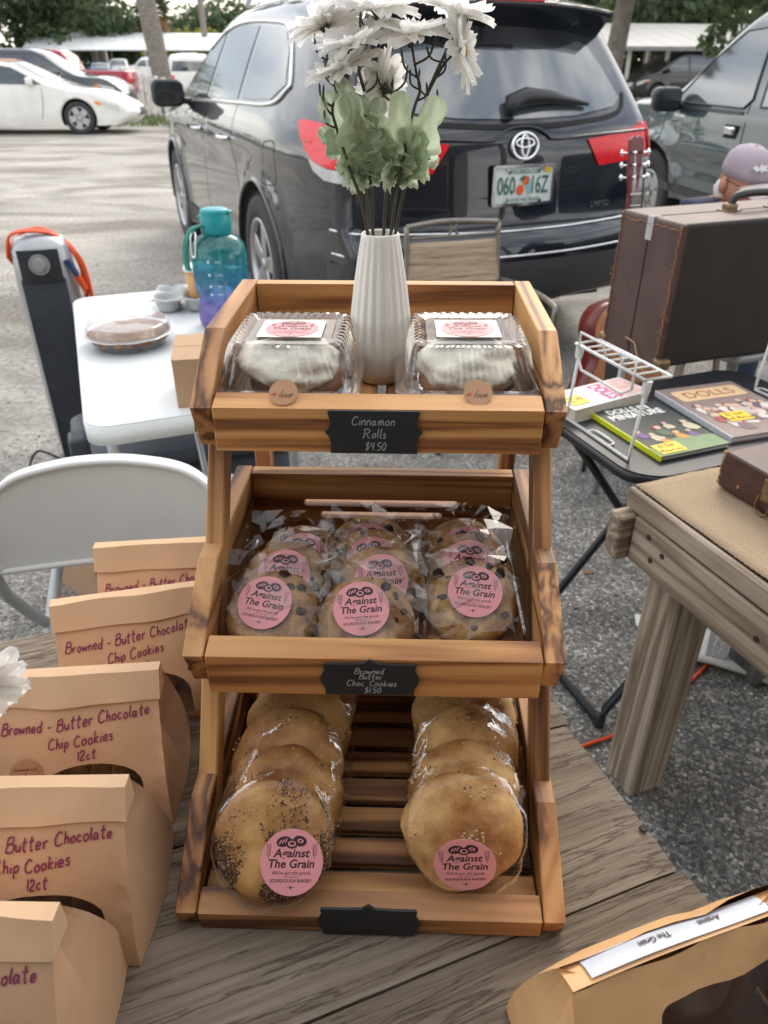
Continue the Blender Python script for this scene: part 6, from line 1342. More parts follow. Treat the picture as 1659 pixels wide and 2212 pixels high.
# ---- the black SUV
PAINT_S = paint('graphite_pearl_paint', (.010, .013, .020), .2, .3, 1.55)
SL = Car(1.925, 1.06, [(.10, .34), (.02, .42), (.0, .55), (.02, .66), (.08, .715), (.10, .90), (.115, 1.06), (.17, 1.165), (.43, 1.52), (.46, 1.575)],
   [(.46, 1.575), (.75, 1.635), (1.3, 1.675), (1.9, 1.685), (2.45, 1.665), (2.8, 1.605), (3.2, 1.42), (3.72, 1.13), (4.1, 1.08), (4.5, 1.0), (4.72, .86)],
   [(4.72, .28), (4.84, .42), (4.86, .6), (4.80, .78), (4.72, .86)], [(.10, .34), (.6, .27), (2.4, .24), (4.3, .25), (4.72, .28)],
   tum=.43, rc=.085, bow=(.10, .03, .14), wheels=(1.12, 3.91), wr=.38, flare=.022, plan=(1.1, .17, .9, .12), crease=(.98, .008), NU=110, NS=46)
suv = thing('parked_suv', 'black SUV with roof spoiler and licence plate parked behind the stand', 'SUV', (.63, 3.68, 0), math.pi / 2 + .393, None)
SL.body(suv, PAINT_S, cut=.435)
for sg in (1, -1):
    SL.plate(suv, 'side_window', [(3.55, 1.14), (3.3, 1.145), (2.62, 1.165), (2.62, 1.525), (2.78, 1.505), (3.05, 1.385), (3.4, 1.20)], M['glassl'], sg=sg)
    SL.plate(suv, 'side_window', [(2.54, 1.168), (1.72, 1.185), (1.78, 1.545), (2.1, 1.56), (2.54, 1.535)], M['glassl'], sg=sg)
    SL.plate(suv, 'side_window', [(1.64, 1.188), (1.02, 1.205), (.86, 1.27), (.98, 1.41), (1.14, 1.495), (1.35, 1.525), (1.70, 1.542)], M['glassl'], sg=sg)
    SL.line(suv, 'chrome_trim', [(3.62, 1.125), (2.6, 1.148), (1.7, 1.166), (1.0, 1.186), (.82, 1.25), (.80, 1.29), (.96, 1.435), (1.14, 1.515), (1.4, 1.55), (2.1, 1.577), (2.6, 1.55), (2.95, 1.445)], M['chrome'], off=.006, tube=.009, sg=sg)
    for pts in ([(2.58, 1.14), (2.60, .8), (2.57, .42)], [(1.68, 1.16), (1.70, .95), (1.60, .8), (1.5, .6), (1.46, .42)], [(3.62, 1.12), (3.56, .8), (3.50, .42)]): SL.line(suv, 'door_gap', pts, M['seam'], .007, sg=sg)
    SL.line(suv, 'fuel_flap_gap' if sg > 0 else 'panel_gap', [(.95, 1.02), (.80, 1.02), (.79, .86), (.82, .83), (.95, .83), (.97, .86), (.97, 1.0), (.95, 1.02)], M['seam'], .005, sg=sg)
    SL.line(suv, 'sill_cladding', [(3.45, .33), (2.4, .31), (1.6, .33)], M['cladding'], .14, sg=sg, off=.006)
    for wx in SL.wh: SL.line(suv, 'arch_lip', [(wx + .445 * math.cos(R(q)), .38 + .445 * math.sin(R(q))) for q in range(-8, 189, 14)], PAINT_S, sg=sg, off=.0, tube=.014, n=3)
    for hx_ in (2.72, 1.86): mb = MB(); mb.tube(crom([(hx_ - .1, 0, 0), (hx_ - .06, .035, 0), (hx_ + .08, .035, 0), (hx_ + .12, 0, 0)], 5), .012, 8); mb.build('door_handle', M['chrome'], suv, loc=(0, SL.side(hx_, .98) if sg > 0 else -SL.side(hx_, .98), .98), rot=(0 if sg > 0 else math.pi, 0, 0))
    mirror_part(suv, (3.28, sg * (SL.side(3.28, 1.14) + .15), 1.17), sg, M['blackpl'], M['glass'], 1.15)
    for wx in SL.wh: wheel(suv, wx, sg * (.9625 - .105), .38, .38, .235, sg, 5, .66)
    # tail lamp wraps from the tailgate round the corner
    lp = [(.37, 1.035), (.60, 1.075), (.84, 1.135), (.86, .935), (.70, .90), (.46, .885)]
    pz = lambda yy: yy * sg
    SL.plate(suv, 'tail_light', [(pz(.36), 1.058), (pz(.56), 1.078), (pz(.70), 1.10), (pz(.775), 1.115), (pz(.785), 1.05), (pz(.77), .975), (pz(.62), .955), (pz(.44), .945)], M['redl'], 'rear', off=.007, ml=.04)
    SL.plate(suv, 'tail_light', [(.135, 1.115), (.34, 1.135), (.52, 1.145), (.56, 1.13), (.44, 1.03), (.34, .985), (.22, .965), (.115, .965)], M['redl'], 'side', sg=sg, off=.007, ml=.03)
    SL.plate(suv, 'reversing_light', [(.115, .962), (.22, .962), (.34, .982), (.38, .990), (.34, .945), (.26, .915), (.12, .91)], M['clearl'], 'side', sg=sg, off=.006, ml=.03)
    mb = MB(); mb.tube(crom([(.75, sg * .56, 1.65), (1.0, sg * .575, 1.715), (2.3, sg * .585, 1.725), (2.6, sg * .57, 1.685)], 6), .018, 8); mb.build('roof_rail', M['chrome'], suv)
rw = [(-.56, 1.185), (-.3, 1.155), (0, 1.148), (.3, 1.155), (.56, 1.185), (.62, 1.22), (.56, 1.34), (.50, 1.43), (.44, 1.45), (.3, 1.418), (0, 1.408), (-.3, 1.418), (-.44, 1.45), (-.50, 1.43), (-.56, 1.34), (-.62, 1.22)]
SL.plate(suv, 'rear_window', rw, M['glassl'], 'rear', off=.006, ml=.08)
SL.line(suv, 'window_seal', [(-.66, 1.24), (-.58, 1.16), (-.3, 1.128), (0, 1.12), (.3, 1.128), (.58, 1.16), (.66, 1.24)], M['seam'], .02, 'rear', off=.004)
mb = MB(); mb.grid(lambda u, v: ((.46 - .19 * v) - .06 * (1 - (2 * u - 1) ** 2), (u - .5) * 1.20 * (1 - .015 * v), 1.600 - .035 * v + .028 * (1 - (2 * u - 1) ** 2)), 20, 6); mb.grid(lambda u, v: (.27 + .16 * v - .06 * (1 - (2 * u - 1) ** 2), (u - .5) * 1.18, 1.563 - .13 * v * 1 + .028 * (1 - (2 * u - 1) ** 2)), 20, 6)
for sg in (-1, 1): mb.add([(.46, sg * .60, 1.600), (.27, sg * .59, 1.565), (.43, sg * .59, 1.433), (.50, sg * .60, 1.455)], [(0, 1, 2, 3)])
bmesh.ops.remove_doubles(mb.bm, verts=mb.bm.verts, dist=.003); mb.build('spoiler', PAINT_S, suv)
mb = MB(); mb.box((.212, 0, 1.600), (.012, .34, .018), bev=.003); mb.build('brake_light', M['redl'], suv)
SL.line(suv, 'crease_trim', [(-.80, 1.085), (-.4, 1.075), (-.17, 1.068), (-.12, 1.09), (-.07, 1.112), (0, 1.12), (.07, 1.112), (.12, 1.09), (.17, 1.068), (.4, 1.075), (.80, 1.085)], PAINT_S, 'rear', off=.006, where='rear', tube=.007)
for zz, nm_, m_, off, tb in ((.70, 'bumper_edge', M['chrome'], .010, .006), (.60, 'bumper_edge', M['chrome'], .008, .005)): SL.line(suv, nm_, [(-.86, zz + .012), (-.5, zz), (0, zz - .006), (.5, zz), (.86, zz + .012)], m_, where='rear', off=off, tube=tb)
SL.plate(suv, 'bumper_cladding', [(-.86, .36), (.86, .36), (.87, .57), (-.87, .57)], M['cladding'], 'rear', off=.008, ml=.1)
SL.line(suv, 'tailgate_gap', [(-.80, 1.10), (-.78, .9), (-.76, .73), (0, .715), (.76, .73), (.78, .9), (.80, 1.10)], M['seam'], .008, 'rear', off=.003)
# rear wiper
mb = MB(); f = lambda y, z, o: Vector((SL.rx(y, z, o), y, z)); mb.tube([f(.055, 1.17, .03), f(.05, 1.215, .045), f(-.03, 1.235, .05), f(-.16, 1.232, .045), f(-.38, 1.20, .03)], [.028, .036, .038, .026, .010], 10); mb.build('wiper', M['blackpl'], suv)
# emblem: three ovals in a ring
def emb(mb, cy_, cz, a, b, r, rot=0, n=40): mb.tube([f(cy_ + a * math.cos(6.2832 * i / n), cz + b * math.sin(6.2832 * i / n), .016) for i in range(n)], r, 8, closed=True)
mb = MB(); emb(mb, 0, 1.045, .066, .052, .0068); emb(mb, 0, 1.057, .046, .018, .005); emb(mb, 0, 1.045, .019, .044, .005); mb.build('emblem', M['chrome'], suv)
# licence plate
PZ = .885; xp = SL.rx(0, PZ, .012)
lp_ = MB(); lp_.prism(rrect(-.152, -.076, .152, .076, .012, 4), 0, .003, 'z', T=TR(xp, 0, PZ) @ RZ(R(-90)) @ RX(R(90))); lpo = lp_.build('licence_plate', mat('reflective_white_plate', (.66, .72, .69), .3, var=.05), suv)
PT = TR(xp - .006, 0, PZ) @ RZ(R(-90)) @ RX(R(90))
mb = MB(); n_ = rrect(-.163, -.087, .163, .087, .016, 4); mb.plate(n_, [rrect(-.150, -.074, .150, .074, .010, 4)], 0, .010, 'z', T=TR(xp + .002, 0, PZ) @ RZ(R(-90)) @ RX(R(90))); mb.build('plate_frame', M['chrome'], lpo)
mb = MB(); gm = mat('plate_green', (.02, .13, .09), .5); mb.m(gm); put_text(mb, '060', -.091, -.035, .105, T=PT, wid=.092, bold=.012); put_text(mb, '16Z', .088, -.035, .105, T=PT, wid=.088, bold=.012); put_text(mb, 'MYFLORIDA.COM', 0, .048, .026, T=PT, wid=.165, bold=.01); put_text(mb, 'IN GOD WE TRUST', 0, -.068, .022, T=PT, wid=.175, bold=.01)
mb.m(mat('plate_orange', (.75, .12, .02), .5)); T2_ = PT @ TR(0, 0, .0012); mb.prism(ell(-.018, -.018, .020, .022), 0, .0004, T=T2_); mb.prism(ell(.010, .020, .017, .019), 0, .0004, T=T2_); mb.m(gm); mb.prism(ell(-.008, .03, .016, .008, .5), 0, .0004, T=T2_); mb.m(mat('plate_teal', (.25, .5, .55), .5)); mb.prism([(.02, .04), (.035, .02), (.04, -.03), (.025, -.045), (.016, -.01)], 0, .0004, T=T2_); mb.m(mat('plate_yellow', (.7, .4, .03), .5)); mb.prism([(.105, .05), (.140, .05), (.140, .072), (.105, .072)], 0, .0004, T=PT); mb.build('plate_lettering', None, lpo)
for sy in (-1, 1):
    for sz in (-1, 1): mb = MB(); mb.cyl((0, 0, 0), (-.006, 0, 0), .008, seg=10); mb.build('plate_screw', M['chrome'], lpo, loc=(xp - .004, sy * .09, PZ + sz * .068))
mb = MB(); put_text(mb, 'LIMITED', -.48, .775, .036, fn=lambda a, b: f(-.0 + -a - .96 + .96, b, .010) if False else f(a, b, .010), bold=.02)
mb.bm.free(); mb = MB()
for tx, y0, wd_ in (('LIMITED', -.47, .125), ('AWD', -.605, .075)):
    mb = MB(); vs_, fs_ = text_geo(tx, .034, 0, .03); xs = [v[0] for v in vs_]; kx = wd_ / (max(xs) - min(xs)); mb.add([f(y0 - v[0] * kx, .765 + v[1], .010) for v in vs_], fs_); mb.build('badge', M['chrome'], suv)
mb = MB(); mb.box((2.4, 0, .30), (4.2, 1.5, .10)); mb.build('underbody', M['underbody'], suv)
# windscreen
for c_, o_, nm_ in ((SL, suv, 'windscreen'),):
    mb = MB(); T_ = c_.top
    mb.grid(lambda u, v: (2.92 + .72 * v, (u - .5) * 2 * (.50 + .14 * v), float(np.interp(2.92 + .72 * v, T_[:, 0], T_[:, 1])) + .03 * (1 - (2 * u - 1) ** 2) * .95 + .010), 12, 10); mb.build(nm_, M['glassl'], o_)
# ---- generic parked cars
PR = {}
PR['sedan'] = dict(W=1.80, belt=.93, rear=[(.08, .30), (0, .45), (.02, .65), (.08, .86), (.16, .95)], top=[(.16, .95), (.7, 1.0), (1.25, 1.34), (1.9, 1.43), (2.5, 1.38), (3.35, .96), (4.1, .84), (4.55, .68)], front=[(4.5, .24), (4.66, .4), (4.64, .56), (4.55, .68)], bottom=[(.08, .30), (.8, .2), (3.8, .19), (4.5, .24)], wheels=(.98, 3.68), wr=.325, tum=.34, win=[[(3.2, .95), (2.05, .96), (2.05, 1.34), (2.45, 1.33), (2.85, 1.14)], [(1.97, .96), (1.05, .97), (1.35, 1.28), (1.97, 1.345)]], ws=(2.5, 3.3), rg=(.72, 1.25))
PR['coupe'] = dict(PR['sedan'], W=1.815, rear=[(.08, .30), (0, .45), (.02, .65), (.1, .90), (.2, 1.0)], top=[(.2, 1.0), (.9, 1.06), (1.5, 1.33), (2.05, 1.405), (2.5, 1.35), (3.35, .96), (4.2, .82), (4.72, .62)], front=[(4.66, .20), (4.86, .34), (4.86, .48), (4.72, .62)], bottom=[(.08, .30), (.8, .2), (3.9, .18), (4.66, .20)], wheels=(1.05, 3.80), wr=.33, win=[[(3.12, .965), (1.75, .985), (1.85, 1.30), (2.15, 1.335), (2.5, 1.29), (2.85, 1.12)]], rg=(.95, 1.5))
PR['suv'] = dict(W=1.88, belt=1.02, rear=[(.08, .36), (0, .5), (.03, .8), (.10, 1.05), (.36, 1.56)], top=[(.36, 1.56), (.9, 1.66), (1.9, 1.69), (2.5, 1.62), (3.35, 1.12), (4.1, 1.02), (4.45, .85)], front=[(4.42, .28), (4.58, .45), (4.56, .7), (4.45, .85)], bottom=[(.08, .36), (.8, .27), (3.7, .25), (4.42, .28)], wheels=(.95, 3.62), wr=.36, tum=.26, win=[[(3.2, 1.10), (2.2, 1.12), (2.2, 1.55), (2.5, 1.53), (2.85, 1.34)], [(2.12, 1.12), (1.25, 1.13), (1.25, 1.56), (2.12, 1.57)], [(1.17, 1.14), (.6, 1.16), (.75, 1.5), (1.17, 1.55)]], ws=(2.55, 3.3), rg=None)
PR['van'] = dict(PR['suv'], W=1.98, rear=[(.08, .32), (0, .45), (.02, .9), (.06, 1.1), (.2, 1.64)], top=[(.2, 1.64), (.9, 1.74), (2.4, 1.75), (3.0, 1.66), (4.05, 1.10), (4.6, .98), (4.98, .80)], front=[(4.95, .24), (5.12, .4), (5.10, .62), (4.98, .80)], bottom=[(.08, .32), (.8, .22), (4.2, .2), (4.95, .24)], wheels=(.95, 4.03), wr=.335, win=[[(3.95, 1.07), (2.75, 1.08), (2.75, 1.58), (3.0, 1.57), (3.4, 1.36)], [(2.66, 1.08), (1.5, 1.09), (1.5, 1.60), (2.66, 1.60)], [(1.42, 1.09), (.4, 1.10), (.5, 1.56), (1.42, 1.60)]], ws=(3.05, 4.0))
PR['pickup'] = dict(W=1.90, belt=1.08, rear=[(.06, .42), (0, .55), (.0, .9), (.02, 1.12), (.06, 1.15)], top=[(.06, 1.15), (1.75, 1.16), (1.86, 1.2), (1.98, 1.62), (2.3, 1.75), (3.1, 1.74), (3.45, 1.66), (4.05, 1.20), (4.9, 1.10), (5.15, .95)], front=[(5.1, .36), (5.27, .5), (5.25, .8), (5.15, .95)], bottom=[(.06, .42), (.8, .42), (4.4, .40), (5.1, .36)], wheels=(1.12, 4.22), wr=.385, tum=.30, win=[[(3.98, 1.15), (3.05, 1.16), (3.05, 1.60), (3.4, 1.58), (3.7, 1.38)], [(2.95, 1.16), (2.15, 1.17), (2.18, 1.55), (2.95, 1.60)]], ws=(3.5, 4.0), rg=None)
def gcar(kind, name, label, cat, loc, rz, pm, group='cars parked in the lot', lod=1, ns=5, cut=True, lampc=None):
    q = PR[kind]; c = Car(q['W'], q['belt'], q['rear'], q['top'], q['front'], q['bottom'], tum=q['tum'], wheels=q['wheels'], wr=q['wr'], NU=64 if lod > 1 else 40, NS=26 if lod > 1 else 18, flare=.014)
    t = thing(name, label, cat, loc, rz, group); c.body(t, pm, cut=q['wr'] * 1.16 if cut else 0)
    for sg in (1, -1):
        for wn in q['win']: c.plate(t, 'side_window', wn, M['glass'], sg=sg, ml=.25)
        for wx in q['wheels']: wheel(t, wx, sg * (q['W'] / 2 - .10), q['wr'], q['wr'], .2, sg, ns, .68, double=ns > 6)
        zl = q['rear'][2][1]; zr = min(q['belt'] - .06, q['rear'][-1][1] - .06); yy = q['W'] / 2
        c.plate(t, 'tail_light', [(sg * (yy - .12), zr - .2), (sg * (yy - .12), zr), (sg * (yy - .36), zr), (sg * (yy - .34), zr - .18)], M['redl'], 'rear', off=.012, ml=.2)
        fz = q['front'][-1][1] - .08; c.plate(t, 'headlight', [(c.L - .18, fz - .10), (c.L - .20, fz + .03), (c.L - .62, fz + .12), (c.L - .45, fz - .02)], M['clearl'], sg=sg, off=.008, ml=.2)
        c.plate(t, 'headlight', [(sg * (yy - .16), fz - .12), (sg * (yy - .16), fz + .02), (sg * (yy - .5), fz - .02), (sg * (yy - .46), fz - .12)], M['clearl'], 'front', off=.010, ml=.2)
        c.plate(t, 'turn_signal', [(c.L - .55, fz + .06), (c.L - .64, fz + .12), (c.L - .72, fz + .09), (c.L - .62, fz + .03)], M['amber'], sg=sg, off=.011, ml=.2)
        for wn in q['win'][:1]:
            xs = [p_[0] for p_ in wn]; c.line(t, 'door_gap', [(min(xs) - .04, q['belt'] + .02), (min(xs) - .05, .6), (min(xs) - .04, .32)], M['seam'], .012, sg=sg); c.line(t, 'door_gap', [(max(xs) - .02, q['belt'] - .02), (max(xs) - .04, .6), (max(xs) - .12, .32)], M['seam'], .012, sg=sg)
            mirror_part(t, (max(xs) - .22, sg * (c.side(max(xs) - .22, q['belt'] + .05) + .12), q['belt'] + .10), sg, pm, M['glass'])
    a, b = q['ws']; T_ = c.top
    mb = MB(); mb.grid(lambda u, v: (a + (b - a) * v, (u - .5) * 2 * (q['W'] / 2 * (.66 + .10 * v)), float(np.interp(a + (b - a) * v, T_[:, 0], T_[:, 1])) + .035 * (1 - (2 * u - 1) ** 2) + .012), 10, 8); mb.build('windscreen', M['glass'], t)
    if kind in ('suv', 'van'):
        z0, z1 = q['belt'] + .08, q['rear'][-1][1] - .12; w0 = q['W'] * .36; c.plate(t, 'rear_window', [(-w0, z0), (w0, z0), (w0 * .88, z1), (-w0 * .88, z1)], M['glass'], 'rear', off=.012, ml=.3)
    elif q.get('rg'):
        a2, b2 = q['rg']; mb = MB(); mb.grid(lambda u, v: (a2 + (b2 - a2) * v, (u - .5) * 2 * (q['W'] / 2 * (.74 - .08 * v)), float(np.interp(a2 + (b2 - a2) * v, T_[:, 0], T_[:, 1])) + .035 * (1 - (2 * u - 1) ** 2) + .012), 10, 8); mb.build('rear_window', M['glass'], t)
    c.plate(t, 'grille', [(-q['W'] * .26, q['front'][1][1] + .02), (q['W'] * .26, q['front'][1][1] + .02), (q['W'] * .28, q['front'][-1][1] - .10), (-q['W'] * .28, q['front'][-1][1] - .10)], M['blackpl'], 'front', off=.010, ml=.3)
    return t, c
P_WHITE = paint('pearl_white_paint', (.70, .69, .65), 0, .4, 1.45); P_BLACK = paint('black_paint', (.012, .013, .016), .1, .35); P_GREY = paint('charcoal_paint', (.05, .055, .065), .3, .4); P_RED = paint('red_paint', (.30, .012, .03), .1, .4, 1.45); P_SILVER = paint('silver_paint', (.42, .44, .46), .5, .4, 1.4); P_TEAL = paint('grey_green_paint', (.055, .085, .092), .45, .42, 1.6); P_BLUE = paint('blue_paint', (.05, .12, .28), .2, .4)
def facing(t, deg): t.rotation_euler = (0, 0, R(deg))
def place(kind, name, label, cat, px, py, heading, anchor, pm, **kw):
    """anchor: (x along the car, y across) standing at photo pixel px,py on the ground"""
    p_ = at_z(px, py, 0); a = R(heading); d = Matrix.Rotation(a, 4, 'Z') @ Vector((anchor[0], anchor[1], 0)); return gcar(kind, name, label, cat, p_ - d, a, pm, **kw)
tt, cc = place('coupe', 'parked_coupe', 'white coupe with five spoke wheels on the sandy lot', 'car', 180, 291, 3, (3.80, -.85), P_WHITE, lod=2)
mb = MB(); mb.grid(lambda u, v: (1.1 + 1.35 * v, (u - .5) * 2 * .64, float(np.interp(1.1 + 1.35 * v, cc.top[:, 0], cc.top[:, 1])) + .036 * (1 - (2 * u - 1) ** 2) + .012), 10, 8); mb.build('soft_top', mat('tan_soft_top', (.33, .20, .13), .8), tt)
place('suv', 'parked_suv', 'charcoal SUV parked alongside the white coupe', 'SUV', 196, 262, 4, (3.62, -.9), P_GREY, lod=2)
place('pickup', 'parked_pickup', 'red pickup with its tailgate to the white fence', 'pickup', 262, 236, 184, (.35, .9), P_RED)
place('sedan', 'parked_car', 'white sedan between the charcoal SUV and the carport', 'car', 120, 212, 10, (3.6, -.85), P_WHITE)
place('sedan', 'parked_car', 'red sedan parked before the long white carport', 'car', 90, 205, 8, (3.6, -.85), P_RED)
place('van', 'parked_van', 'silver minivan facing us before the long white carport', 'van', 258, 172, -78, (4.6, 0), P_SILVER)
place('sedan', 'parked_car', 'dark blue car beside the silver minivan', 'car', 222, 174, -70, (4.2, 0), P_BLUE)
place('pickup', 'parked_pickup', 'white pickup nosed towards the palm trunk', 'pickup', 290, 180, 200, (4.2, .9), P_WHITE)
place('suv', 'parked_suv', 'white hatchback with red tail light behind the black mirror', 'car', 400, 222, 100, (.2, .3), P_WHITE)
place('sedan', 'parked_car', 'black sedan under the far end of the white carport', 'car', 160, 178, -60, (3.0, 0), P_BLACK)
place('sedan', 'parked_car', 'grey sedan under the long white carport by the fence', 'car', 315, 168, -85, (3.0, 0), P_GREY)
place('van', 'parked_van', 'black minivan with chrome wheels under the grey carport', 'van', 1412, 224, 196, (4.03, .9), P_BLACK, lod=2, ns=9)
place('sedan', 'parked_car', 'dark sedan parked behind the black minivan', 'car', 1348, 200, 200, (3.6, .9), P_BLACK)
place('sedan', 'parked_car', 'silver sedan parked beyond the black minivan', 'car', 1362, 188, 200, (3.6, .9), P_SILVER)
# ---- grey-green pickup beside the SUV
TC = Car(1.84, 1.05, [(.06, .45), (0, .55), (.0, .9), (.02, 1.10), (.06, 1.13)], [(.06, 1.13), (1.8, 1.14), (1.9, 1.2), (2.02, 1.58), (2.3, 1.70), (3.15, 1.70), (3.5, 1.62), (4.12, 1.17), (4.85, 1.09), (5.1, .95)], [(5.05, .40), (5.24, .52), (5.22, .8), (5.1, .95)], [(.06, .45), (.8, .44), (4.3, .42), (5.05, .40)], tum=.28, wheels=(1.1, 4.20), wr=.37, flare=.03, crease=(.80, .012), NU=90, NS=40)
th_ = R(90 + 7); pk = at_z(1580, 283, .95); ax_ = Vector((math.cos(th_), math.sin(th_), 0)); lf = Vector((-ax_.y, ax_.x, 0))
hp = at_y(1580, 283, 5.85); root = Vector((hp.x, hp.y, 0)) - ax_ * 3.06 - lf * .91
tk = thing('parked_pickup', 'grey green pickup parked beside the black SUV', 'pickup', root, th_, None); TC.body(tk, P_TEAL, cut=.44)
for sg in (1, -1):
    TC.plate(tk, 'side_window', [(4.02, 1.10), (3.0, 1.095), (2.93, 1.15), (3.06, 1.50), (3.12, 1.575), (3.42, 1.56), (3.72, 1.37)], M['glassl'], sg=sg, rim=M['blackpl'], rimw=.007)
    TC.plate(tk, 'side_window', [(2.80, 1.11), (2.18, 1.12), (2.24, 1.53), (2.9, 1.565), (2.93, 1.5)], M['glassl'], sg=sg, rim=M['blackpl'], rimw=.007)
    TC.line(tk, 'belt_moulding', [(4.05, 1.075), (3.5, 1.068), (2.98, 1.068)], M['blackpl'], .022, sg=sg, off=.010)
    for pts in ([(4.10, 1.12), (4.12, .95), (4.06, .6), (3.98, .48)], [(2.94, 1.14), (2.90, .9), (2.86, .55), (2.9, .47)], [(1.86, 1.14), (1.86, .46)], [(3.98, .48), (3.4, .475), (2.9, .47)]): TC.line(tk, 'door_gap', pts, M['seam'], .010, sg=sg)
    TC.line(tk, 'rocker_strip', [(4.0, .50), (3.0, .49), (1.7, .49)], M['cladding'], .06, sg=sg, off=.012)
    mirror_part(tk, (3.92, sg * (TC.side(3.92, 1.12) + .14), 1.115), sg, M['blackpl'], M['glass'], 1.1)
    mb = MB(); mb.box((0, 0, 0), (.13, .03, .05), bev=.012, seg=3); o = mb.build('door_handle', M['chrome'], tk, loc=(3.06, sg * (TC.side(3.06, .955) + .012), .955)); mb = MB(); mb.box((0, -sg * .006, -.006), (.16, .012, .085), bev=.004); mb.build('handle_recess', M['seam'], o)
    mb = MB(); vs_, fs_ = text_geo('PRERUNNER', .04, 0, .02, 1.0); mb.add([(3.86 - sg * v[0] * .85, sg * TC.side(3.86 - sg * v[0] * .85, 1.0 + v[1], .016), 1.0 + v[1]) for v in vs_], fs_); mb.build('badge', M['chrome'], tk)
    for wx in TC.wh: wheel(tk, wx, sg * .81, .37, .37, .24, sg, 6, .58, double=False)
    TC.plate(tk, 'tail_light', [(sg * .84, .82), (sg * .84, 1.06), (sg * .72, 1.06), (sg * .72, .82)], M['redl'], 'rear', off=.012, ml=.2); TC.plate(tk, 'headlight', [(sg * .78, .72), (sg * .78, .86), (sg * .5, .86), (sg * .5, .74)], M['clearl'], 'front', off=.012, ml=.2)
mb = MB(); T_ = TC.top; mb.grid(lambda u, v: (3.52 + .55 * v, (u - .5) * 2 * (.58 + .08 * v), float(np.interp(3.52 + .55 * v, T_[:, 0], T_[:, 1])) + .034 * (1 - (2 * u - 1) ** 2) + .012), 10, 8); mb.build('windscreen', M['glass'], tk)
mb = MB(); mb.box((2.6, 0, .44), (4.6, 1.4, .12)); mb.build('chassis', M['underbody'], tk)
# ================================================================== carports, fence, trees
def carport(label, a, b, depth, z0, z1, m, panels, group='carports along the lot'):
    a, b = Vector(a), Vector(b); d = (b - a); ln = d.length; t = thing('carport', label, 'carport', (a + b) / 2, math.atan2(d.y, d.x), group); n = panels
    for k in range(n):
        x0 = -ln / 2 + ln * k / n; mb = MB(); mb.prism([(0, z0), (depth, z1), (depth, z1 + .05), (0, z0 + .05)], x0 + .01, x0 + ln / n - .01, 'x'); mb.build('roof_panel', m, t)
    mb = MB(); mb.box((0, -.02, z0 - .02), (ln, .06, .14)); mb.build('fascia', m, t)
    for k in range(7):
        x = -ln / 2 + .3 + (ln - .6) * k / 6
        for y, h in ((.35, z0 + .02), (depth - .3, z1 - .05)): mb = MB(); mb.box((x, y, h / 2), (.12, .12, h)); mb.build('post', M['fence'], t)
    return t
a = at_y(48, 106, 92); b = at_y(560, 108, 98)
carport('long white metal carport roof behind the parked cars', (a.x, a.y, 0), (b.x, b.y, 0), 9.0, a.z, a.z + 1.75, M['roofm'], 22)
a = at_y(-170, 104, 88); b = at_y(-30, 104, 90); carport('short white carport past the oak at the lot edge', (a.x, a.y, 0), (b.x, b.y, 0), 9.0, a.z, a.z + 1.7, M['roofm'], 6)
a = at_y(1270, 103, 33); b = at_y(1790, 98, 35); carport('grey metal carport roof over the black minivan', (a.x, a.y, 0), (b.x, b.y, 0), 5.2, a.z, a.z + .95, M['roofg'], 12)
# post and rail fence
f0, f1 = at_z(392, 285, 0), at_z(268, 190, 0); nseg = 11; d = f1 - f0; fe = thing('rail_fence', 'white post and rail fence beside the red pickup', 'fence', f0, math.atan2(d.y, d.x)); ln = d.length
for k in range(nseg + 1): mb = MB(); mb.box((0, 0, .52), (.13, .13, 1.04), bev=.01); mb.build('post', M['fence'], fe, loc=(ln * k / nseg, 0, 0), rot=(R((k * 37) % 5 - 2), R((k * 23) % 5 - 2), 0))
for k in range(nseg):
    for z in (.40, .85): mb = MB(); mb.box((ln * (k + .5) / nseg, -.085, z), (ln / nseg + .02, .04, .14), bev=.004); mb.build('rail', M['fence'], fe)
# foliage
def leaves(cl, n, size, seed, parent, m, name='crown', flat=.75):
    g = np.random.default_rng(seed); c = np.array([q[:3] for q in cl], float); r = np.array([q[3] for q in cl], float); k = g.choice(len(cl), n, p=r ** 2 / (r ** 2).sum())
    d = g.normal(size=(n, 3)); d /= np.linalg.norm(d, axis=1)[:, None]; rad = r[k] * g.uniform(.25, 1, n) ** .45; p = c[k] + d * rad[:, None] * np.array([1, 1, flat])
    a = g.normal(size=(n, 3)); a /= np.linalg.norm(a, axis=1)[:, None]; b = np.cross(a, g.normal(size=(n, 3))); b /= np.linalg.norm(b, axis=1)[:, None]; s = size * g.uniform(.6, 1.4, n)[:, None]
    V_ = np.stack([p - a * s, p + b * s * .55, p + a * s, p - b * s * .55], 1).reshape(-1, 3); me = bpy.data.meshes.new(name); me.vertices.add(4 * n); me.vertices.foreach_set('co', V_.ravel()); me.loops.add(4 * n); me.loops.foreach_set('vertex_index', np.arange(4 * n)); me.polygons.add(n); me.polygons.foreach_set('loop_start', np.arange(0, 4 * n, 4)); me.polygons.foreach_set('loop_total', np.full(n, 4)); me.update(); me.validate(); me.materials.append(m)
    o = bpy.data.objects.new(name, me); link(o, parent); return o
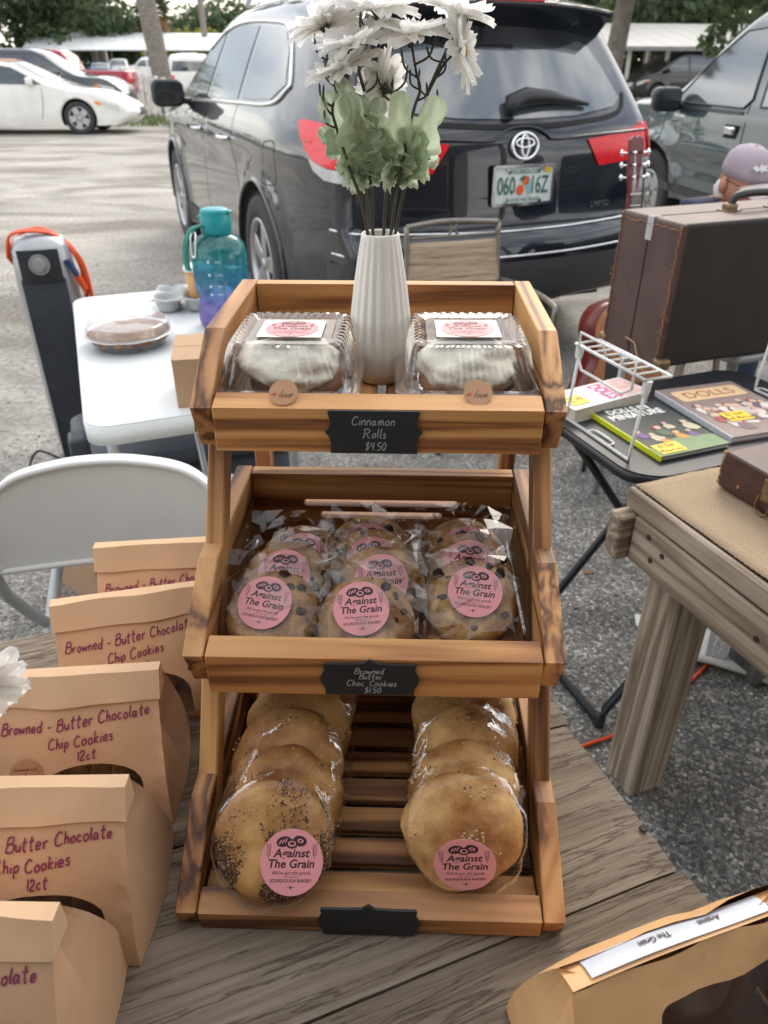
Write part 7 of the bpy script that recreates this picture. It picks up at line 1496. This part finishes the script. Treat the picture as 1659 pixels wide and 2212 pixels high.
def tree(label, x, y, h, cr, n, seed, m=None, size=.22, trunk_r=.35, fork=.35, moss=0, group='trees beyond the lot', lean=0, lo=.3, name='oak_tree'):
    if x < 0 and y > 50: q_ = 1.85; x, y, h, cr, size, trunk_r = x * q_, y * q_, 1.36 + (h - 1.36) * q_, cr * q_, size * 1.6, trunk_r * 1.4
    g = random.Random(seed); t = thing(name, label, 'tree', (x, y, 0), 0, group); mb = MB(); tips = []
    tr = [(0, 0, -.1), (lean * h * .15, 0, h * fork * .5), (lean * h * .35, .1, h * fork)]; mb.tube(crom(tr, 4), [trunk_r * (1 - .035 * i) for i in range(9)], 10)
    cl = []
    for k in range(9):
        a = 6.283 * k / 9 + g.uniform(-.3, .3); e = Vector((math.cos(a) * cr * g.uniform(.35, .85) + lean * h * .4, math.sin(a) * cr * g.uniform(.3, .8), h * g.uniform(lo + .1, .92))); s0 = Vector(tr[2])
        mb.tube(crom([s0, s0.lerp(e, .5) + Vector((0, 0, g.uniform(0, .6))), e], 4), [trunk_r * .5 * (1 - .09 * i) for i in range(9)], 7); cl.append((*e, cr * g.uniform(.32, .5)))
        for _ in range(2): cl.append((e.x + g.uniform(-1, 1) * cr * .4, e.y + g.uniform(-1, 1) * cr * .4, min(h, max(h * lo, e.z + g.uniform(-.25, .2) * h)), cr * g.uniform(.2, .36)))
    mb.build('trunk', M['bark'], t); leaves(cl, n, size, seed, t, m or M['oak'])
    if moss:
        mm = MB()
        for _ in range(moss):
            q = g.choice(cl); p_ = Vector(q[:3]) + Vector((g.uniform(-1, 1), g.uniform(-1, 1), -.6)) * q[3] * .8; l_ = g.uniform(.5, 1.6)
            for s in range(3): dx = g.uniform(-.12, .12); mm.add([(p_.x + dx - .04, p_.y, p_.z), (p_.x + dx + .04, p_.y + .03, p_.z), (p_.x + dx + g.uniform(-.08, .08), p_.y, p_.z - l_)], [(0, 1, 2)])
        tag(mm.build('hanging_moss', M['moss'], t), kind='stuff')
    return t
def bgx(px, y): return at_y(px, 136, y).x
tree('dark spreading oak hung with moss over the white carport', bgx(50, 54), 54, 10.5, 5.6, 9000, 1, trunk_r=.45, moss=160, lo=.25, fork=.3)
tree('mid green oak beyond the white carport', bgx(135, 56), 56, 9, 4.5, 6500, 2, lo=.2)
tree('tall bushy oak behind the two palm trunks', bgx(205, 68), 68, 4.6, 3.8, 6000, 3, lo=.15)
tree('round oak behind the leaning palm trunk', bgx(275, 70), 70, 3.9, 3.6, 6000, 4, lo=.12)
tree('low oak with a notched top beyond the carport', bgx(325, 74), 74, 3.7, 3.4, 5000, 5, lo=.1)
tree('yellow green shrubby tree past the orange palm', bgx(415, 62), 62, 3.0, 2.8, 5000, 6, M['oakl'], lo=.1)
tree('dark oak rising over the black SUV roof', bgx(490, 76), 76, 5.0, 4.4, 6000, 7, lo=.1)
tree('dark oak past the lot corner', bgx(-60, 52), 52, 10, 5.5, 6000, 8, lo=.15)
tree('far oak between the vehicle roofs', bgx(560, 80), 80, 5.5, 5, 5000, 9, lo=.1)
tree('grey trunked oak beside the grey carport', bgx(1318, 27), 27, 9.5, 4.0, 4500, 10, trunk_r=.34, fork=.42, lo=.46, moss=120, size=.16, lean=.1)
tree('dense oak thicket behind the grey carport', bgx(1400, 47), 47, 8.5, 5.2, 9000, 11, lo=.05)
tree('sunlit yellow green oak behind the grey carport', bgx(1502, 50), 50, 8.0, 3.4, 6000, 12, M['oakl'], lo=.1)  # sunshine on this crown is put into its yellow leaf colour
tree('dark leafy oak hanging over the grey green pickup', bgx(1700, 26), 26, 8.5, 3.0, 8000, 13, lo=.16, size=.15)
tree('dark oak closing the view behind the minivan', bgx(1330, 54), 54, 9, 5.2, 7000, 14, lo=.04)
tree('broad oak far behind the grey green pickup', bgx(1580, 60), 60, 10, 6, 7000, 15, lo=.04)
tree('mossy oak above the black SUV roof', bgx(1240, 52), 52, 10, 5, 6000, 16, lo=.2, moss=100)
def palm(label, px, y, h, r, head=True, dead=False, lean=0, n=34):
    fs_ = 1
    if y > 50: y, h, r, lean, fs_ = y * 1.85, 1.36 + (h - 1.36) * 1.85, r * 1.7, lean * 1.85, 1.7
    t = thing('palm_tree', label, 'palm', (bgx(px, y), y, 0), 0, 'palms around the lot'); mb = MB(); P = crom([(0, 0, -.1), (lean * .3, 0, h * .4), (lean, 0, h)], 10); mb.tube(P, [r * (1.15 - .35 * i / len(P)) * (1 + .05 * (i % 2)) for i in range(len(P))], 12); mb.build('trunk', M['trunkp'], t)
    g = random.Random(int(px)); top = P[-1]; ms = MB(); md_ = MB()
    for k in range(n):
        a = k * 2.4; el = g.uniform(-.9, 1.2) if not dead else g.uniform(-1.2, 1.1); L_ = g.uniform(1.1, 1.6) * fs_; tgt = md_ if (el < -.1) else ms; dr = Vector((math.cos(a), math.sin(a), 0)); sd_ = Vector((-math.sin(a), math.cos(a), 0)); hub = top + dr * (L_ * .5 * math.cos(el)) + Vector((0, 0, L_ * .5 * math.sin(el))); tgt.tube([top, hub], .025, 4)
        for b in range(11):
            f = (b / 10 - .5) * 2.6; ld = (dr * math.cos(f) * math.cos(el) + sd_ * math.sin(f) + Vector((0, 0, math.sin(el) * math.cos(f) - .35))).normalized() * L_ * .65; w_ = (sd_ * math.cos(f) * .05 + Vector((0, 0, .03))) * fs_
            tgt.add([hub - w_ * .5, hub + w_ * .5, hub + ld * .6 + w_, hub + ld + Vector((0, 0, -.12)), hub + ld * .6 - w_], [(0, 1, 2, 3, 4)])
    ms.build('fronds', M['palm'], t); md_.build('dead_fronds', M['dead'] if dead else M['palm'], t); return t
palm('leaning grey palm trunk rising by the white fence', 352, 27, 8.5, .27, lean=-1.1)
palm('short palm with orange dead fronds beyond the carport', 345, 57, 4.1, .22, dead=True, n=60)
palm('slim palm trunk beyond the white carport', 210, 60, 8.5, .22, lean=-.8)
palm('second slim palm beside the first beyond the carport', 228, 61, 9.5, .22, lean=-1.0)
palm('tall slim palm above the yellow green tree', 450, 56, 9.5, .2, lean=-.3)
palm('slim palm pole behind the orange palm', 372, 66, 10, .16, lean=-.4)
# grass by the fence and under the far trees
def grass(name, label, c, rx_, ry_, n, h, seed):
    g = random.Random(seed); mb = MB()
    for _ in range(n):
        a, q = g.uniform(0, 6.28), math.sqrt(g.random()); x, y = c[0] + rx_ * q * math.cos(a), c[1] + ry_ * q * math.sin(a); hh = h * g.uniform(.5, 1.2); b = g.uniform(0, 3.14); dx, dy = math.cos(b) * .012, math.sin(b) * .012
        mb.add([(x - dx, y - dy, 0), (x + dx, y + dy, 0), (x + g.uniform(-.05, .05), y + g.uniform(-.05, .05), hh)], [(0, 1, 2)])
    return tag(mb.build(name, M['grass']), label, kind='stuff')
p = at_z(335, 262, 0); grass('grass', 'green grass tuft along the white fence', (p.x, p.y), 1.6, 2.2, 1500, .14, 1)
p = at_z(1420, 236, 0); grass('grass', 'sparse grass on the ground before the black minivan', (p.x, p.y), 5, 3, 3500, .09, 2)

# the wooded skyline that closes the view all round the lot
g_ = random.Random(77); cl_ = []
for k in range(150):
    a_ = -1.75 + 3.5 * k / 149; rr_ = g_.uniform(165, 205); hh_ = g_.uniform(3.4, 6.6); cl_.append((math.sin(a_) * rr_, math.cos(a_) * rr_, hh_ * .55, hh_ * .8)); cl_.append((math.sin(a_ + .012) * rr_, math.cos(a_ + .012) * rr_, 1.6, 3.8))
tag(leaves(cl_, 42000, .55, 99, None, M['oak'], 'woodland', .8), 'distant band of oak woodland around the lot', kind='stuff')
